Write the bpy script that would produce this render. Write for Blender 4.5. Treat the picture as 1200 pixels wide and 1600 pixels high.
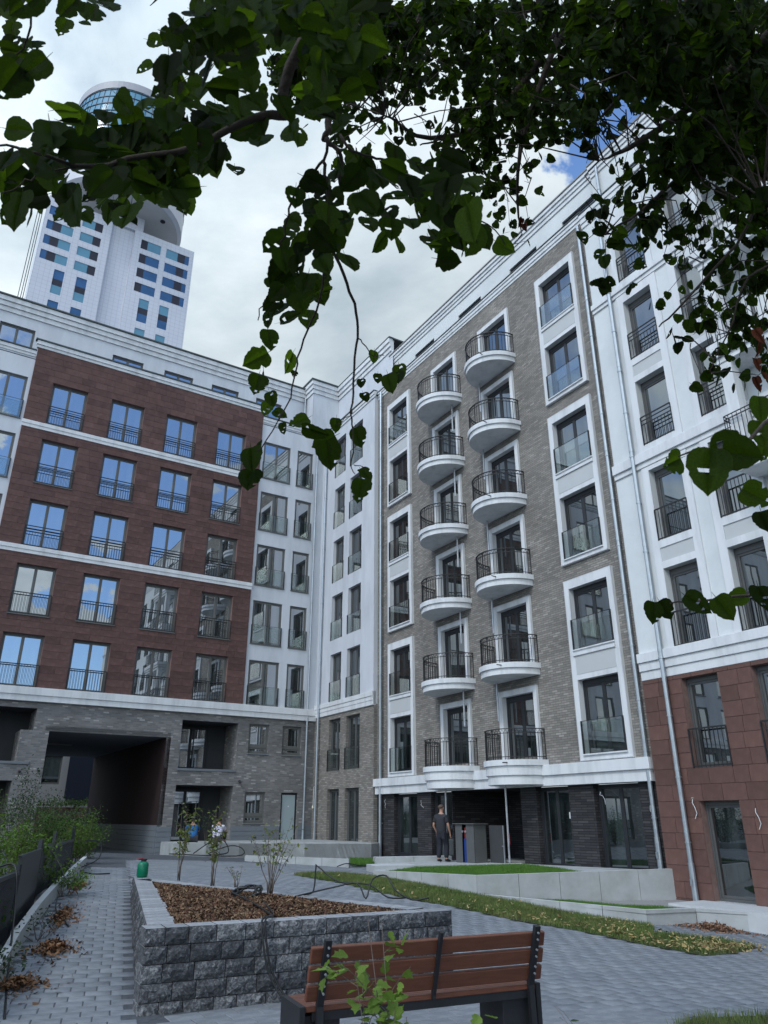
import bpy, math, random
import numpy as np
from math import sin, cos, pi, radians, sqrt, atan2
from mathutils import Vector, Matrix
random.seed(7); np.random.seed(7)
sc = bpy.context.scene
for o in list(bpy.data.objects): bpy.data.objects.remove(o)
ZC = 1.65                                   # height of the camera above the paving it stands on

# ------------------------------------------------------------------ camera
cam_d = bpy.data.cameras.new('camera'); cam = bpy.data.objects.new('camera', cam_d)
sc.collection.objects.link(cam); sc.camera = cam
cam.location = (0, 0, ZC)
cam.rotation_euler = (radians(90 + 22.571), 0, 0)
cam_d.sensor_fit = 'VERTICAL'; cam_d.sensor_height = 36.0
cam_d.lens = 36.0 * 1149.85 / 1600.0
cam_d.clip_start = 0.05; cam_d.clip_end = 2000
cam_d.dof.use_dof = True; cam_d.dof.focus_distance = 14.0; cam_d.dof.aperture_fstop = 16.0

# ------------------------------------------------------------------ sky, sun, exposure
SUN_EL, SUN_DIR = radians(48), Vector((-0.62, -0.78, 0)).normalized()
SUNV = Vector((SUN_DIR.x*cos(SUN_EL), SUN_DIR.y*cos(SUN_EL), sin(SUN_EL)))
W = bpy.data.worlds.new('World'); sc.world = W; W.use_nodes = True
nt = W.node_tree; nt.nodes.clear()
def N(t, **k):
    n = nt.nodes.new(t)
    for a, b in k.items(): setattr(n, a, b)
    return n
def LK(a, b): nt.links.new(a, b)
def VM(op, a, b=None):
    n = N('ShaderNodeVectorMath', operation=op)
    for i, s in enumerate((a, b)):
        if s is None: continue
        if hasattr(s, 'is_output'): LK(s, n.inputs[i])
        else: n.inputs[i].default_value = s
    return n
def MM(op, a, b=None, c=None, clamp=False):
    n = N('ShaderNodeMath', operation=op, use_clamp=clamp)
    for i, s in enumerate((a, b, c)):
        if s is None: continue
        if hasattr(s, 'is_output'): LK(s, n.inputs[i])
        else: n.inputs[i].default_value = s
    return n.outputs[0]
def MIXC(f, a, b):
    n = N('ShaderNodeMix', data_type='RGBA')
    for i, s in ((0, f), (6, a), (7, b)):
        if hasattr(s, 'is_output'): LK(s, n.inputs[i])
        else: n.inputs[i].default_value = s
    return n.outputs[2]
sky = N('ShaderNodeTexSky', sky_type='NISHITA', sun_disc=False)
sky.sun_elevation = SUN_EL; sky.sun_rotation = atan2(SUN_DIR.x, SUN_DIR.y); sky.air_density = 1.0; sky.dust_density = 0.6; sky.ozone_density = 1.6
tc = N('ShaderNodeTexCoord'); dirv = tc.outputs['Generated']
sep = N('ShaderNodeSeparateXYZ'); LK(dirv, sep.inputs[0])
zz = MM('ADD', MM('MAXIMUM', sep.outputs[2], 0.0), 0.22)
pl = N('ShaderNodeCombineXYZ'); LK(MM('DIVIDE', sep.outputs[0], zz), pl.inputs[0]); LK(MM('DIVIDE', sep.outputs[1], zz), pl.inputs[1])
def NZ(scale, det, rough, off=(0, 0, 0), dist=0.0):
    m = N('ShaderNodeMapping'); LK(pl.outputs[0], m.inputs[0]); m.inputs['Location'].default_value = off
    n = N('ShaderNodeTexNoise'); LK(m.outputs[0], n.inputs['Vector'])
    n.inputs['Scale'].default_value = scale; n.inputs['Detail'].default_value = det; n.inputs['Roughness'].default_value = rough; n.inputs['Distortion'].default_value = dist
    return n.outputs['Fac']
big = NZ(0.55, 7, .55, (3.1, 1.7, 0.4), .3)
fine = NZ(1.7, 8, .6, (0.3, 7.7, 2.4), .4)
sund = VM('DOT_PRODUCT', dirv, tuple(SUNV)).outputs['Value']
front = MM('MULTIPLY_ADD', sund, -0.5, 0.5)                     # 1 away from the sun, 0 towards it
# cloud cover: a broken deck, closed ahead of the camera and opening towards the sun behind it
cov = MM('ADD', MM('ADD', big, .05), MM('MULTIPLY', front, 0.62))
cov = MM('ADD', cov, MM('MULTIPLY', MM('SUBTRACT', fine, .5), .35))
gapd = VM('DOT_PRODUCT', dirv, tuple(Vector((.292, .585, .757)).normalized())).outputs['Value']   # a break in the deck, high over the right wing
gap = N('ShaderNodeMapRange', interpolation_type='SMOOTHSTEP'); LK(MM('ADD', gapd, MM('MULTIPLY', MM('SUBTRACT', fine, .5), .07)), gap.inputs[0]); gap.inputs[1].default_value = .990; gap.inputs[2].default_value = 1.004
cov = MM('SUBTRACT', cov, MM('MULTIPLY', gap.outputs[0], .6))
gapd2 = VM('DOT_PRODUCT', dirv, tuple(Vector((.66, -.60, .44)).normalized())).outputs['Value']      # the wide blue break behind the viewer that the left windows mirror
gap2 = N('ShaderNodeMapRange', interpolation_type='SMOOTHSTEP'); LK(MM('ADD', gapd2, MM('MULTIPLY', MM('SUBTRACT', fine, .5), .5)), gap2.inputs[0]); gap2.inputs[1].default_value = .93; gap2.inputs[2].default_value = .985
cov = MM('SUBTRACT', cov, MM('MULTIPLY', gap2.outputs[0], .45))
cr = N('ShaderNodeMapRange', interpolation_type='SMOOTHSTEP'); LK(cov, cr.inputs[0]); cr.inputs[1].default_value = 0.53; cr.inputs[2].default_value = 0.64
glow = MM('POWER', MM('MAXIMUM', MM('MULTIPLY_ADD', sund, .5, .5), 0.0), 2.2)
shade = N('ShaderNodeMapRange'); LK(MM('ADD', MM('MULTIPLY', fine, .65), MM('MULTIPLY', big, .35)), shade.inputs[0])
shade.inputs[1].default_value = .36; shade.inputs[2].default_value = .64; shade.inputs[3].default_value = 0.62; shade.inputs[4].default_value = 1.24
cb = MM('MULTIPLY', MM('MULTIPLY_ADD', glow, 1.45, 0.38), shade.outputs[0])
tintf = N('ShaderNodeMapRange'); LK(shade.outputs[0], tintf.inputs[0]); tintf.inputs[1].default_value = .62; tintf.inputs[2].default_value = 1.2
tint = MIXC(tintf.outputs[0], (.76, .94, 1.08, 1), (.935, 1.0, 1.02, 1))
cloudc = VM('SCALE', tint); LK(cb, cloudc.inputs['Scale'])
bl = VM('SCALE', VM('MULTIPLY', sky.outputs[0], (1.15, 1.35, 1.6)).outputs[0]); bl.inputs['Scale'].default_value = 0.15
col = MIXC(cr.outputs[0], bl.outputs[0], cloudc.outputs[0])
bg = N('ShaderNodeBackground'); bg.inputs['Strength'].default_value = 1.0
LK(col, bg.inputs['Color'])
wo = N('ShaderNodeOutputWorld'); LK(bg.outputs[0], wo.inputs[0])

sl = bpy.data.lights.new('sun', 'SUN'); sl.energy = 1.1; sl.angle = radians(12); sl.color = (1, .975, .91)
so = bpy.data.objects.new('sun', sl); sc.collection.objects.link(so)
so.rotation_euler = SUNV.to_track_quat('Z', 'Y').to_euler(); so.location = (0, 0, 60)
sc.view_settings.view_transform = 'Standard'; sc.view_settings.look = 'None'
sc.view_settings.exposure = 0.20; sc.view_settings.gamma = 1; sc.view_settings.use_curve_mapping = False
sc.render.resolution_x = 768; sc.render.resolution_y = 1024
try:
    sc.cycles.max_bounces = 6; sc.cycles.diffuse_bounces = 3; sc.cycles.glossy_bounces = 3; sc.cycles.transparent_max_bounces = 8; sc.cycles.caustics_reflective = False
except Exception: pass

# ------------------------------------------------------------------ helpers
def setp(o, label=None, cat=None, group=None, kind=None):
    if label: o['label'] = label
    if cat: o['category'] = cat
    if group: o['group'] = group
    if kind: o['kind'] = kind
    return o
class MB:
    def __init__(s): s.v = []; s.f = []; s.m = []; s.n = 0
    def add(s, vs, fs, m=0):
        b = len(s.v); s.v += [tuple(map(float, p)) for p in vs]
        for f in fs: s.f.append(tuple(b + i for i in f)); s.m.append(m)
    def box(s, x0, x1, y0, y1, z0, z1, m=0):
        if x0 > x1: x0, x1 = x1, x0
        s.add([(x0,y0,z0),(x1,y0,z0),(x1,y1,z0),(x0,y1,z0),(x0,y0,z1),(x1,y0,z1),(x1,y1,z1),(x0,y1,z1)],
              [(0,3,2,1),(4,5,6,7),(0,1,5,4),(1,2,6,5),(2,3,7,6),(3,0,4,7)], m)
    def bbox(s, x0, x1, y0, y1, z0, z1, b=.006, m=0):       # box with a chamfered front
        s.add([(x0+b,y0,z0+b),(x1-b,y0,z0+b),(x1-b,y0,z1-b),(x0+b,y0,z1-b),(x0,y0+b,z0),(x1,y0+b,z0),(x1,y0+b,z1),(x0,y0+b,z1),
               (x0,y1,z0),(x1,y1,z0),(x1,y1,z1),(x0,y1,z1)],
              [(0,1,2,3),(4,5,1,0),(5,6,2,1),(6,7,3,2),(7,4,0,3),(8,9,5,4),(9,10,6,5),(10,11,7,6),(11,8,4,7)], m)
    def obox(s, c, ax, ay, az, m=0):                        # oriented box: centre and three half vectors
        c, ax, ay, az = map(Vector, (c, ax, ay, az)); P = []
        for k in (-1, 1):
            for i, j in ((-1,-1),(1,-1),(1,1),(-1,1)): P.append(c + ax*i + ay*j + az*k)
        s.add(P, [(0,3,2,1),(4,5,6,7),(0,1,5,4),(1,2,6,5),(2,3,7,6),(3,0,4,7)], m)
    def prism(s, poly, z0, z1, m=0, mt=None):               # z1 may be a list of heights
        n = len(poly); zt = z1 if hasattr(z1, '__len__') else [z1]*n; zb = z0 if hasattr(z0, '__len__') else [z0]*n
        vs = [(x, y, zb[i]) for i, (x, y) in enumerate(poly)] + [(x, y, zt[i]) for i, (x, y) in enumerate(poly)]
        s.add(vs, [tuple(range(n-1, -1, -1))] + [(i, (i+1) % n, n+(i+1) % n, n+i) for i in range(n)], m)
        s.add(vs, [tuple(range(n, 2*n))], m if mt is None else mt)
    def tube(s, pts, r, n=6, m=0, cap=True):
        pts = [Vector(p) for p in pts]; rs = r if hasattr(r, '__len__') else [r]*len(pts); b = len(s.v); up = None
        for i, p in enumerate(pts):
            t = (pts[min(i+1, len(pts)-1)] - pts[max(i-1, 0)])
            if t.length < 1e-9: t = Vector((0, 0, 1))
            t.normalize()
            if up is None: up = t.orthogonal().normalized()
            up = (up - t*up.dot(t)); up = up.normalized() if up.length > 1e-6 else t.orthogonal().normalized()
            w = t.cross(up)
            for k in range(n):
                a = 2*pi*k/n; q = p + (up*cos(a) + w*sin(a))*rs[i]; s.v.append((q.x, q.y, q.z))
        for i in range(len(pts)-1):
            for k in range(n):
                s.f.append((b+i*n+k, b+i*n+(k+1) % n, b+(i+1)*n+(k+1) % n, b+(i+1)*n+k)); s.m.append(m)
        if cap:
            s.f.append(tuple(b+k for k in range(n-1, -1, -1))); s.m.append(m)
            s.f.append(tuple(b+(len(pts)-1)*n+k for k in range(n))); s.m.append(m)
    def lathe(s, prof, n=16, c=(0, 0, 0), m=0):
        b = len(s.v)
        for r, z in prof:
            for k in range(n): s.v.append((c[0]+r*cos(2*pi*k/n), c[1]+r*sin(2*pi*k/n), c[2]+z))
        for i in range(len(prof)-1):
            for k in range(n):
                s.f.append((b+i*n+k, b+i*n+(k+1) % n, b+(i+1)*n+(k+1) % n, b+(i+1)*n+k)); s.m.append(m)
        s.f.append(tuple(b+k for k in range(n-1, -1, -1))); s.m.append(m)
        s.f.append(tuple(b+(len(prof)-1)*n+k for k in range(n))); s.m.append(m)
    def mesh(s, name, mats, smooth=False, uvoff=(0, 0)):
        me = bpy.data.meshes.new(name); me.from_pydata(s.v, [], s.f)
        if not isinstance(mats, (list, tuple)): mats = [mats]
        for mm in mats: me.materials.append(mm)
        nf = len(me.polygons)
        if nf:
            me.polygons.foreach_set('material_index', s.m[:nf] if len(s.m) >= nf else [0]*nf)
            if smooth: me.polygons.foreach_set('use_smooth', [True]*nf)
            uv = me.uv_layers.new(name='UVMap')
            V = np.array(s.v, float); nl = len(me.loops); li = np.empty(nl, int); me.loops.foreach_get('vertex_index', li)
            nn = np.empty(nf*3); me.polygons.foreach_get('normal', nn); nn = np.abs(nn.reshape(-1, 3))
            lt = np.empty(nf, int); me.polygons.foreach_get('loop_total', lt); fi = np.repeat(np.arange(nf), lt); P = V[li]; A = nn[fi]
            top = (A[:, 2] > A[:, 0]) & (A[:, 2] > A[:, 1]); sx = (~top) & (A[:, 0] > A[:, 1])
            U = np.where(sx, P[:, 1], P[:, 0]); Q = np.where(top, P[:, 1], P[:, 2])
            uv.data.foreach_set('uv', np.stack([U+uvoff[0], Q+uvoff[1]], 1).astype(np.float32).ravel())
        me.update(); return me
    def build(s, name, mats, parent=None, loc=(0, 0, 0), rz=0, smooth=False):
        return link(name, s.mesh(name, mats, smooth), parent, loc, rz)
def link(name, me, parent=None, loc=(0, 0, 0), rz=0):
    o = bpy.data.objects.new(name, me); sc.collection.objects.link(o)
    if parent is not None: o.parent = parent
    o.location = loc; o.rotation_euler = (0, 0, rz); return o
def empty(name, loc, rz=0, **k):
    o = bpy.data.objects.new(name, None); sc.collection.objects.link(o); o.location = loc; o.rotation_euler = (0, 0, rz)
    o.empty_display_size = .3; return setp(o, **k)

# ------------------------------------------------------------------ materials
def mat(name, base, rough=.8, vary=.15, vscale=3.0, bump=0.0, bscale=40.0, metal=0.0, spec=.4, coord='Object', dirt=None, dscale=.6, rnd=0.0, det=5, stretch=None):
    """noise-varied principled material; dirt = second colour mixed in large patches; rnd = brightness change per object"""
    m = bpy.data.materials.new(name); m.use_nodes = True; t = m.node_tree; t.nodes.clear()
    L = t.links.new
    out = t.nodes.new('ShaderNodeOutputMaterial'); b = t.nodes.new('ShaderNodeBsdfPrincipled'); L(b.outputs[0], out.inputs[0])
    b.inputs['Roughness'].default_value = rough; b.inputs['Metallic'].default_value = metal; b.inputs['Specular IOR Level'].default_value = spec
    tc = t.nodes.new('ShaderNodeTexCoord'); vec = tc.outputs[coord]
    if stretch:
        mp = t.nodes.new('ShaderNodeMapping'); L(vec, mp.inputs[0]); mp.inputs['Scale'].default_value = stretch; vec = mp.outputs[0]
    n1 = t.nodes.new('ShaderNodeTexNoise'); L(vec, n1.inputs['Vector']); n1.inputs['Scale'].default_value = vscale; n1.inputs['Detail'].default_value = det; n1.inputs['Roughness'].default_value = .6
    mr = t.nodes.new('ShaderNodeMapRange'); L(n1.outputs['Fac'], mr.inputs[0]); mr.inputs[1].default_value = .3; mr.inputs[2].default_value = .7; mr.inputs[3].default_value = 1-vary; mr.inputs[4].default_value = 1+vary
    fac = mr.outputs[0]
    if rnd:
        oi = t.nodes.new('ShaderNodeObjectInfo'); r2 = t.nodes.new('ShaderNodeMapRange'); L(oi.outputs['Random'], r2.inputs[0]); r2.inputs[3].default_value = 1-rnd; r2.inputs[4].default_value = 1+rnd
        mu = t.nodes.new('ShaderNodeMath'); mu.operation = 'MULTIPLY'; L(fac, mu.inputs[0]); L(r2.outputs[0], mu.inputs[1]); fac = mu.outputs[0]
    cin = None
    if dirt:
        n2 = t.nodes.new('ShaderNodeTexNoise'); L(vec, n2.inputs['Vector']); n2.inputs['Scale'].default_value = dscale; n2.inputs['Detail'].default_value = 8; n2.inputs['Roughness'].default_value = .65
        m2 = t.nodes.new('ShaderNodeMapRange'); L(n2.outputs['Fac'], m2.inputs[0]); m2.inputs[1].default_value = .45; m2.inputs[2].default_value = .7
        mx = t.nodes.new('ShaderNodeMix'); mx.data_type = 'RGBA'; L(m2.outputs[0], mx.inputs[0]); mx.inputs[6].default_value = (*base, 1); mx.inputs[7].default_value = (*dirt, 1); cin = mx.outputs[2]
    vs = t.nodes.new('ShaderNodeVectorMath'); vs.operation = 'SCALE'
    if cin: L(cin, vs.inputs[0])
    else: vs.inputs[0].default_value = base
    L(fac, vs.inputs['Scale']); L(vs.outputs[0], b.inputs['Base Color'])
    if bump:
        n3 = t.nodes.new('ShaderNodeTexNoise'); L(vec, n3.inputs['Vector']); n3.inputs['Scale'].default_value = bscale; n3.inputs['Detail'].default_value = 4
        bp = t.nodes.new('ShaderNodeBump'); bp.inputs['Strength'].default_value = bump; bp.inputs['Distance'].default_value = .02; L(n3.outputs['Fac'], bp.inputs['Height']); L(bp.outputs[0], b.inputs['Normal'])
    return m
def brick_mat(name, c1, c2, mortar, bw=.24, rh=.0715, ms=.008, streak=.35, light=None, bumps=.6):
    m = bpy.data.materials.new(name); m.use_nodes = True; t = m.node_tree; t.nodes.clear(); L = t.links.new
    out = t.nodes.new('ShaderNodeOutputMaterial'); b = t.nodes.new('ShaderNodeBsdfPrincipled'); L(b.outputs[0], out.inputs[0]); b.inputs['Roughness'].default_value = .85; b.inputs['Specular IOR Level'].default_value = .25
    tc = t.nodes.new('ShaderNodeTexCoord'); uv = tc.outputs['UV']
    br = t.nodes.new('ShaderNodeTexBrick'); L(uv, br.inputs['Vector']); br.offset = .5; br.offset_frequency = 2
    br.inputs['Scale'].default_value = 1.0; br.inputs['Brick Width'].default_value = bw; br.inputs['Row Height'].default_value = rh; br.inputs['Mortar Size'].default_value = ms; br.inputs['Mortar Smooth'].default_value = .2; br.inputs['Bias'].default_value = -.1
    br.inputs['Color1'].default_value = (*c1, 1); br.inputs['Color2'].default_value = (*c2, 1); br.inputs['Mortar'].default_value = (*mortar, 1)
    cin = br.outputs['Color']
    # single pale bricks: coarse cell noise laid on the same courses
    def M_(op, a, b=None):
        n = t.nodes.new('ShaderNodeMath'); n.operation = op
        for i, s in enumerate((a, b)):
            if s is None: continue
            if hasattr(s, 'is_output'): L(s, n.inputs[i])
            else: n.inputs[i].default_value = s
        return n.outputs[0]
    su = t.nodes.new('ShaderNodeSeparateXYZ'); L(uv, su.inputs[0]); row = M_('FLOOR', M_('DIVIDE', su.outputs[1], rh)); odd = M_('FLOORED_MODULO', row, 2.0)
    colm = M_('FLOOR', M_('ADD', M_('DIVIDE', su.outputs[0], bw), M_('MULTIPLY', M_('SUBTRACT', 1.0, odd), .5)))
    cx = t.nodes.new('ShaderNodeCombineXYZ'); L(colm, cx.inputs[0]); L(row, cx.inputs[1]); wn = t.nodes.new('ShaderNodeTexWhiteNoise'); wn.noise_dimensions = '2D'; L(cx.outputs[0], wn.inputs['Vector'])
    sp = t.nodes.new('ShaderNodeSeparateColor'); L(wn.outputs['Color'], sp.inputs[0])
    if light:
        r = t.nodes.new('ShaderNodeMapRange'); L(sp.outputs[0], r.inputs[0]); r.inputs[1].default_value = 1-streak; r.inputs[2].default_value = 1.0; r.inputs[4].default_value = .8
        mm = t.nodes.new('ShaderNodeMath'); mm.operation = 'MULTIPLY'; L(r.outputs[0], mm.inputs[0])
        iv = t.nodes.new('ShaderNodeMath'); iv.operation = 'SUBTRACT'; iv.inputs[0].default_value = 1.0; L(br.outputs['Fac'], iv.inputs[1]); L(iv.outputs[0], mm.inputs[1])
        mx = t.nodes.new('ShaderNodeMix'); mx.data_type = 'RGBA'; L(mm.outputs[0], mx.inputs[0]); L(cin, mx.inputs[6]); mx.inputs[7].default_value = (*light, 1); cin = mx.outputs[2]
    n1 = t.nodes.new('ShaderNodeTexNoise'); L(uv, n1.inputs['Vector']); n1.inputs['Scale'].default_value = .7; n1.inputs['Detail'].default_value = 7
    mr = t.nodes.new('ShaderNodeMapRange'); L(n1.outputs['Fac'], mr.inputs[0]); mr.inputs[1].default_value = .3; mr.inputs[2].default_value = .7; mr.inputs[3].default_value = .82; mr.inputs[4].default_value = 1.18
    vs = t.nodes.new('ShaderNodeVectorMath'); vs.operation = 'SCALE'; L(cin, vs.inputs[0]); L(mr.outputs[0], vs.inputs['Scale']); L(vs.outputs[0], b.inputs['Base Color'])
    bp = t.nodes.new('ShaderNodeBump'); bp.inputs['Strength'].default_value = bumps; bp.inputs['Distance'].default_value = .012; bp.invert = True; L(br.outputs['Fac'], bp.inputs['Height']); L(bp.outputs[0], b.inputs['Normal'])
    return m
def glass_mat(name, base=(.018, .022, .022), ior=2.0, tint=(.92, .96, 1.0), blinds=False):
    """coated window glass: mirror reflection over a dim room"""
    m = bpy.data.materials.new(name); m.use_nodes = True; t = m.node_tree; t.nodes.clear(); L = t.links.new
    out = t.nodes.new('ShaderNodeOutputMaterial'); mix = t.nodes.new('ShaderNodeMixShader'); L(mix.outputs[0], out.inputs[0])
    d = t.nodes.new('ShaderNodeBsdfDiffuse'); g = t.nodes.new('ShaderNodeBsdfGlossy'); g.inputs['Roughness'].default_value = 0.012; g.inputs['Color'].default_value = (*tint, 1)
    fr = t.nodes.new('ShaderNodeFresnel'); fr.inputs['IOR'].default_value = ior
    L(fr.outputs[0], mix.inputs[0]); L(d.outputs[0], mix.inputs[1]); L(g.outputs[0], mix.inputs[2])
    tc = t.nodes.new('ShaderNodeTexCoord'); oi = t.nodes.new('ShaderNodeObjectInfo')
    mp = t.nodes.new('ShaderNodeMapping'); L(tc.outputs['Object'], mp.inputs[0]); L(oi.outputs['Random'], mp.inputs['Location']); mp.inputs['Scale'].default_value = (2.2, 1, .35)
    nz = t.nodes.new('ShaderNodeTexNoise'); L(mp.outputs[0], nz.inputs['Vector']); nz.inputs['Scale'].default_value = 1.6; nz.inputs['Detail'].default_value = 2
    r = t.nodes.new('ShaderNodeMapRange'); L(nz.outputs['Fac'], r.inputs[0]); r.inputs[1].default_value = .35; r.inputs[2].default_value = .65; r.inputs[3].default_value = .5; r.inputs[4].default_value = 2.4
    vs = t.nodes.new('ShaderNodeVectorMath'); vs.operation = 'SCALE'; vs.inputs[0].default_value = base; L(r.outputs[0], vs.inputs['Scale']); L(vs.outputs[0], d.inputs['Color'])
    # each pane sits very slightly out of true, so reflections break from sash to sash
    nb = t.nodes.new('ShaderNodeTexNoise'); L(tc.outputs['Object'], nb.inputs['Vector']); nb.inputs['Scale'].default_value = 1.3; nb.inputs['Detail'].default_value = 1
    bp = t.nodes.new('ShaderNodeBump'); bp.inputs['Strength'].default_value = .018; bp.inputs['Distance'].default_value = .03; L(nb.outputs['Fac'], bp.inputs['Height']); L(bp.outputs[0], g.inputs['Normal'])
    return m
def clear_glass(name, tint=(.89, .925, .915), ior=1.5):
    m = bpy.data.materials.new(name); m.use_nodes = True; t = m.node_tree; t.nodes.clear(); L = t.links.new
    out = t.nodes.new('ShaderNodeOutputMaterial'); mix = t.nodes.new('ShaderNodeMixShader'); L(mix.outputs[0], out.inputs[0])
    d = t.nodes.new('ShaderNodeBsdfTransparent'); d.inputs[0].default_value = (*tint, 1); g = t.nodes.new('ShaderNodeBsdfGlossy'); g.inputs['Roughness'].default_value = 0.01; g.inputs['Color'].default_value = (.95, .97, .97, 1)
    fr = t.nodes.new('ShaderNodeLayerWeight'); fr.inputs['Blend'].default_value = .5; pw = t.nodes.new('ShaderNodeMath'); pw.operation = 'POWER'; pw.inputs[1].default_value = 4; L(fr.outputs['Facing'], pw.inputs[0]); ad = t.nodes.new('ShaderNodeMath'); ad.operation = 'MULTIPLY_ADD'; ad.inputs[1].default_value = .85; ad.inputs[2].default_value = .10; L(pw.outputs[0], ad.inputs[0])
    L(ad.outputs[0], mix.inputs[0]); L(d.outputs[0], mix.inputs[1]); L(g.outputs[0], mix.inputs[2]); return m
M = dict(
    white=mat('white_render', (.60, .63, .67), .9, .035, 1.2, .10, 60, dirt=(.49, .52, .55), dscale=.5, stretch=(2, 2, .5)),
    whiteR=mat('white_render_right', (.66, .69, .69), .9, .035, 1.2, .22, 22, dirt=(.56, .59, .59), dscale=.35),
    trim=mat('white_trim', (.69, .71, .72), .8, .03, 2.0, dirt=(.53, .55, .56), dscale=.9, stretch=(2.6, 2.6, .45)),
    greyp=mat('grey_infill', (.50, .52, .52), .85, .03, 2.0),
    copingR=mat('grey_coping', (.22, .22, .22), .6, .1, 3),
    coping=mat('zinc_coping', (.06, .075, .075), .5, .2, 4, metal=.2),
    brickL=brick_mat('mottled_grey_brick', (.148, .147, .146), (.225, .22, .214), (.19, .19, .19), light=(.40, .39, .37), streak=.14),
    brickR=brick_mat('taupe_brick', (.19, .177, .158), (.29, .268, .238), (.13, .125, .118), light=(.36, .338, .305), streak=.16),
    brickD=brick_mat('charcoal_brick', (.030, .030, .033), (.058, .056, .058), (.012, .012, .012), bw=.44, rh=.0715, light=(.075, .073, .075), streak=.2),
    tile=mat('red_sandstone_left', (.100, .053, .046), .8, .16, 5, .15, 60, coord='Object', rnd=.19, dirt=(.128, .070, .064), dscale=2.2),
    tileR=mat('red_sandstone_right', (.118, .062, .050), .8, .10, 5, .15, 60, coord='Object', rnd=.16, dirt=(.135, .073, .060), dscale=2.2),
    joint=mat('tile_joint', (.24, .15, .135), .9, .2, 6),
    jointR=mat('tile_joint_right', (.21, .135, .118), .9, .2, 6),
    frameL=mat('window_frame_grey', (.115, .118, .112), .45, .05, 3),
    frameR=mat('window_frame_anthracite', (.022, .025, .030), .45, .1, 3),
    frameW=mat('window_frame_stone_grey', (.085, .088, .088), .45, .05, 3),
    iron=mat('anthracite_iron', (.018, .019, .021), .5, .15, 8),
    zinc=mat('zinc_pipe', (.40, .45, .49), .38, .10, 4, metal=.75),
    steel=mat('galvanised_steel', (.42, .44, .46), .45, .15, 8, metal=.6),
    glassL=glass_mat('window_glass_left', (.022, .026, .024), 5.0),
    glassR=glass_mat('window_glass_right', (.013, .018, .018), 2.7),
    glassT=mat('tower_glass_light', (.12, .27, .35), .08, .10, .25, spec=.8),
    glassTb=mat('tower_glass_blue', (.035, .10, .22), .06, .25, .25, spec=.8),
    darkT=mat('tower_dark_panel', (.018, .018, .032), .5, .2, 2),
    glassB=clear_glass('balustrade_glass'),
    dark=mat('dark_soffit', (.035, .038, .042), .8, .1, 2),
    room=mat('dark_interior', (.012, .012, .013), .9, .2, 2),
    clad=mat('grey_cladding', (.15, .17, .19), .6, .05, 2),
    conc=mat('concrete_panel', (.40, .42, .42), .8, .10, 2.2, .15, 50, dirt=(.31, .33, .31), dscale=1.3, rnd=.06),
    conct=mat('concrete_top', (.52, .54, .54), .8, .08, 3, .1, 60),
    paver=mat('grey_paver', (.185, .205, .225), .8, .18, 9, .35, 90, rnd=.08, dirt=(.235, .25, .262), dscale=.9),
    grout=mat('paving_sand', (.075, .085, .095), .95, .3, 20, .3, 80),
    grass=mat('grass_blades', (.085, .135, .030), .7, .35, 1.5, dirt=(.165, .165, .055), dscale=1.3),
    lawn=mat('lawn_blades', (.070, .170, .020), .7, .2, 1.5),
    soil=mat('soil', (.045, .034, .026), .95, .4, 12, .5, 40),
    grav=mat('gravel', (.28, .28, .27), .95, .3, 60, .4, 90),
    wood=mat('bench_wood', (.135, .046, .024), .42, .22, 3, .1, 30, stretch=(2, 18, 18), rnd=.05, spec=.5),
    blackm=mat('bench_black_metal', (.016, .017, .020), .5, .15, 10),
    rubber=mat('black_hose', (.010, .011, .012), .4, .1, 10),
    bark=mat('bark', (.040, .030, .022), .9, .3, 30, .4, 60),
    twig=mat('shrub_stem', (.13, .105, .085), .8, .25, 20),
)
# ------------------------------------------------------------------ building frames
# left wing: local x runs along its front to the far corner, y into the house.  right wings: local x runs along the front towards the viewer
A1, D1, A2, D2 = 1.0095088, -33.878017, -0.5436320, 16.704767
T1, N1 = Vector((sin(A1), cos(A1), 0)), Vector((cos(A1), -sin(A1), 0))
T2, N2 = Vector((sin(A2), cos(A2), 0)), Vector((cos(A2), -sin(A2), 0))
class Bld:
    def __init__(s, name, side, x0, zb, **k):
        if side == 'L': org, rz = N1*D1, atan2(T1.y, T1.x)
        else: org, rz = N2*D2, atan2(-T2.y, -T2.x)
        ax = T1 if side == 'L' else -T2
        s.o = Vector((x0, 0, zb)); p = org + ax*x0
        s.e = empty(name, (p.x, p.y, zb + ZC), rz, **k)
    def loc(s, x=0, y=0, z=0): return Vector((x, y, z)) - s.o
    def part(s, mb, name, mats, x=0, y=0, z=0, smooth=False): return mb.build(name, mats, s.e, s.loc(x, y, z), smooth=smooth)
    def inst(s, name, me, x, y, z): return link(name, me, s.e, s.loc(x, y, z))

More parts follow.
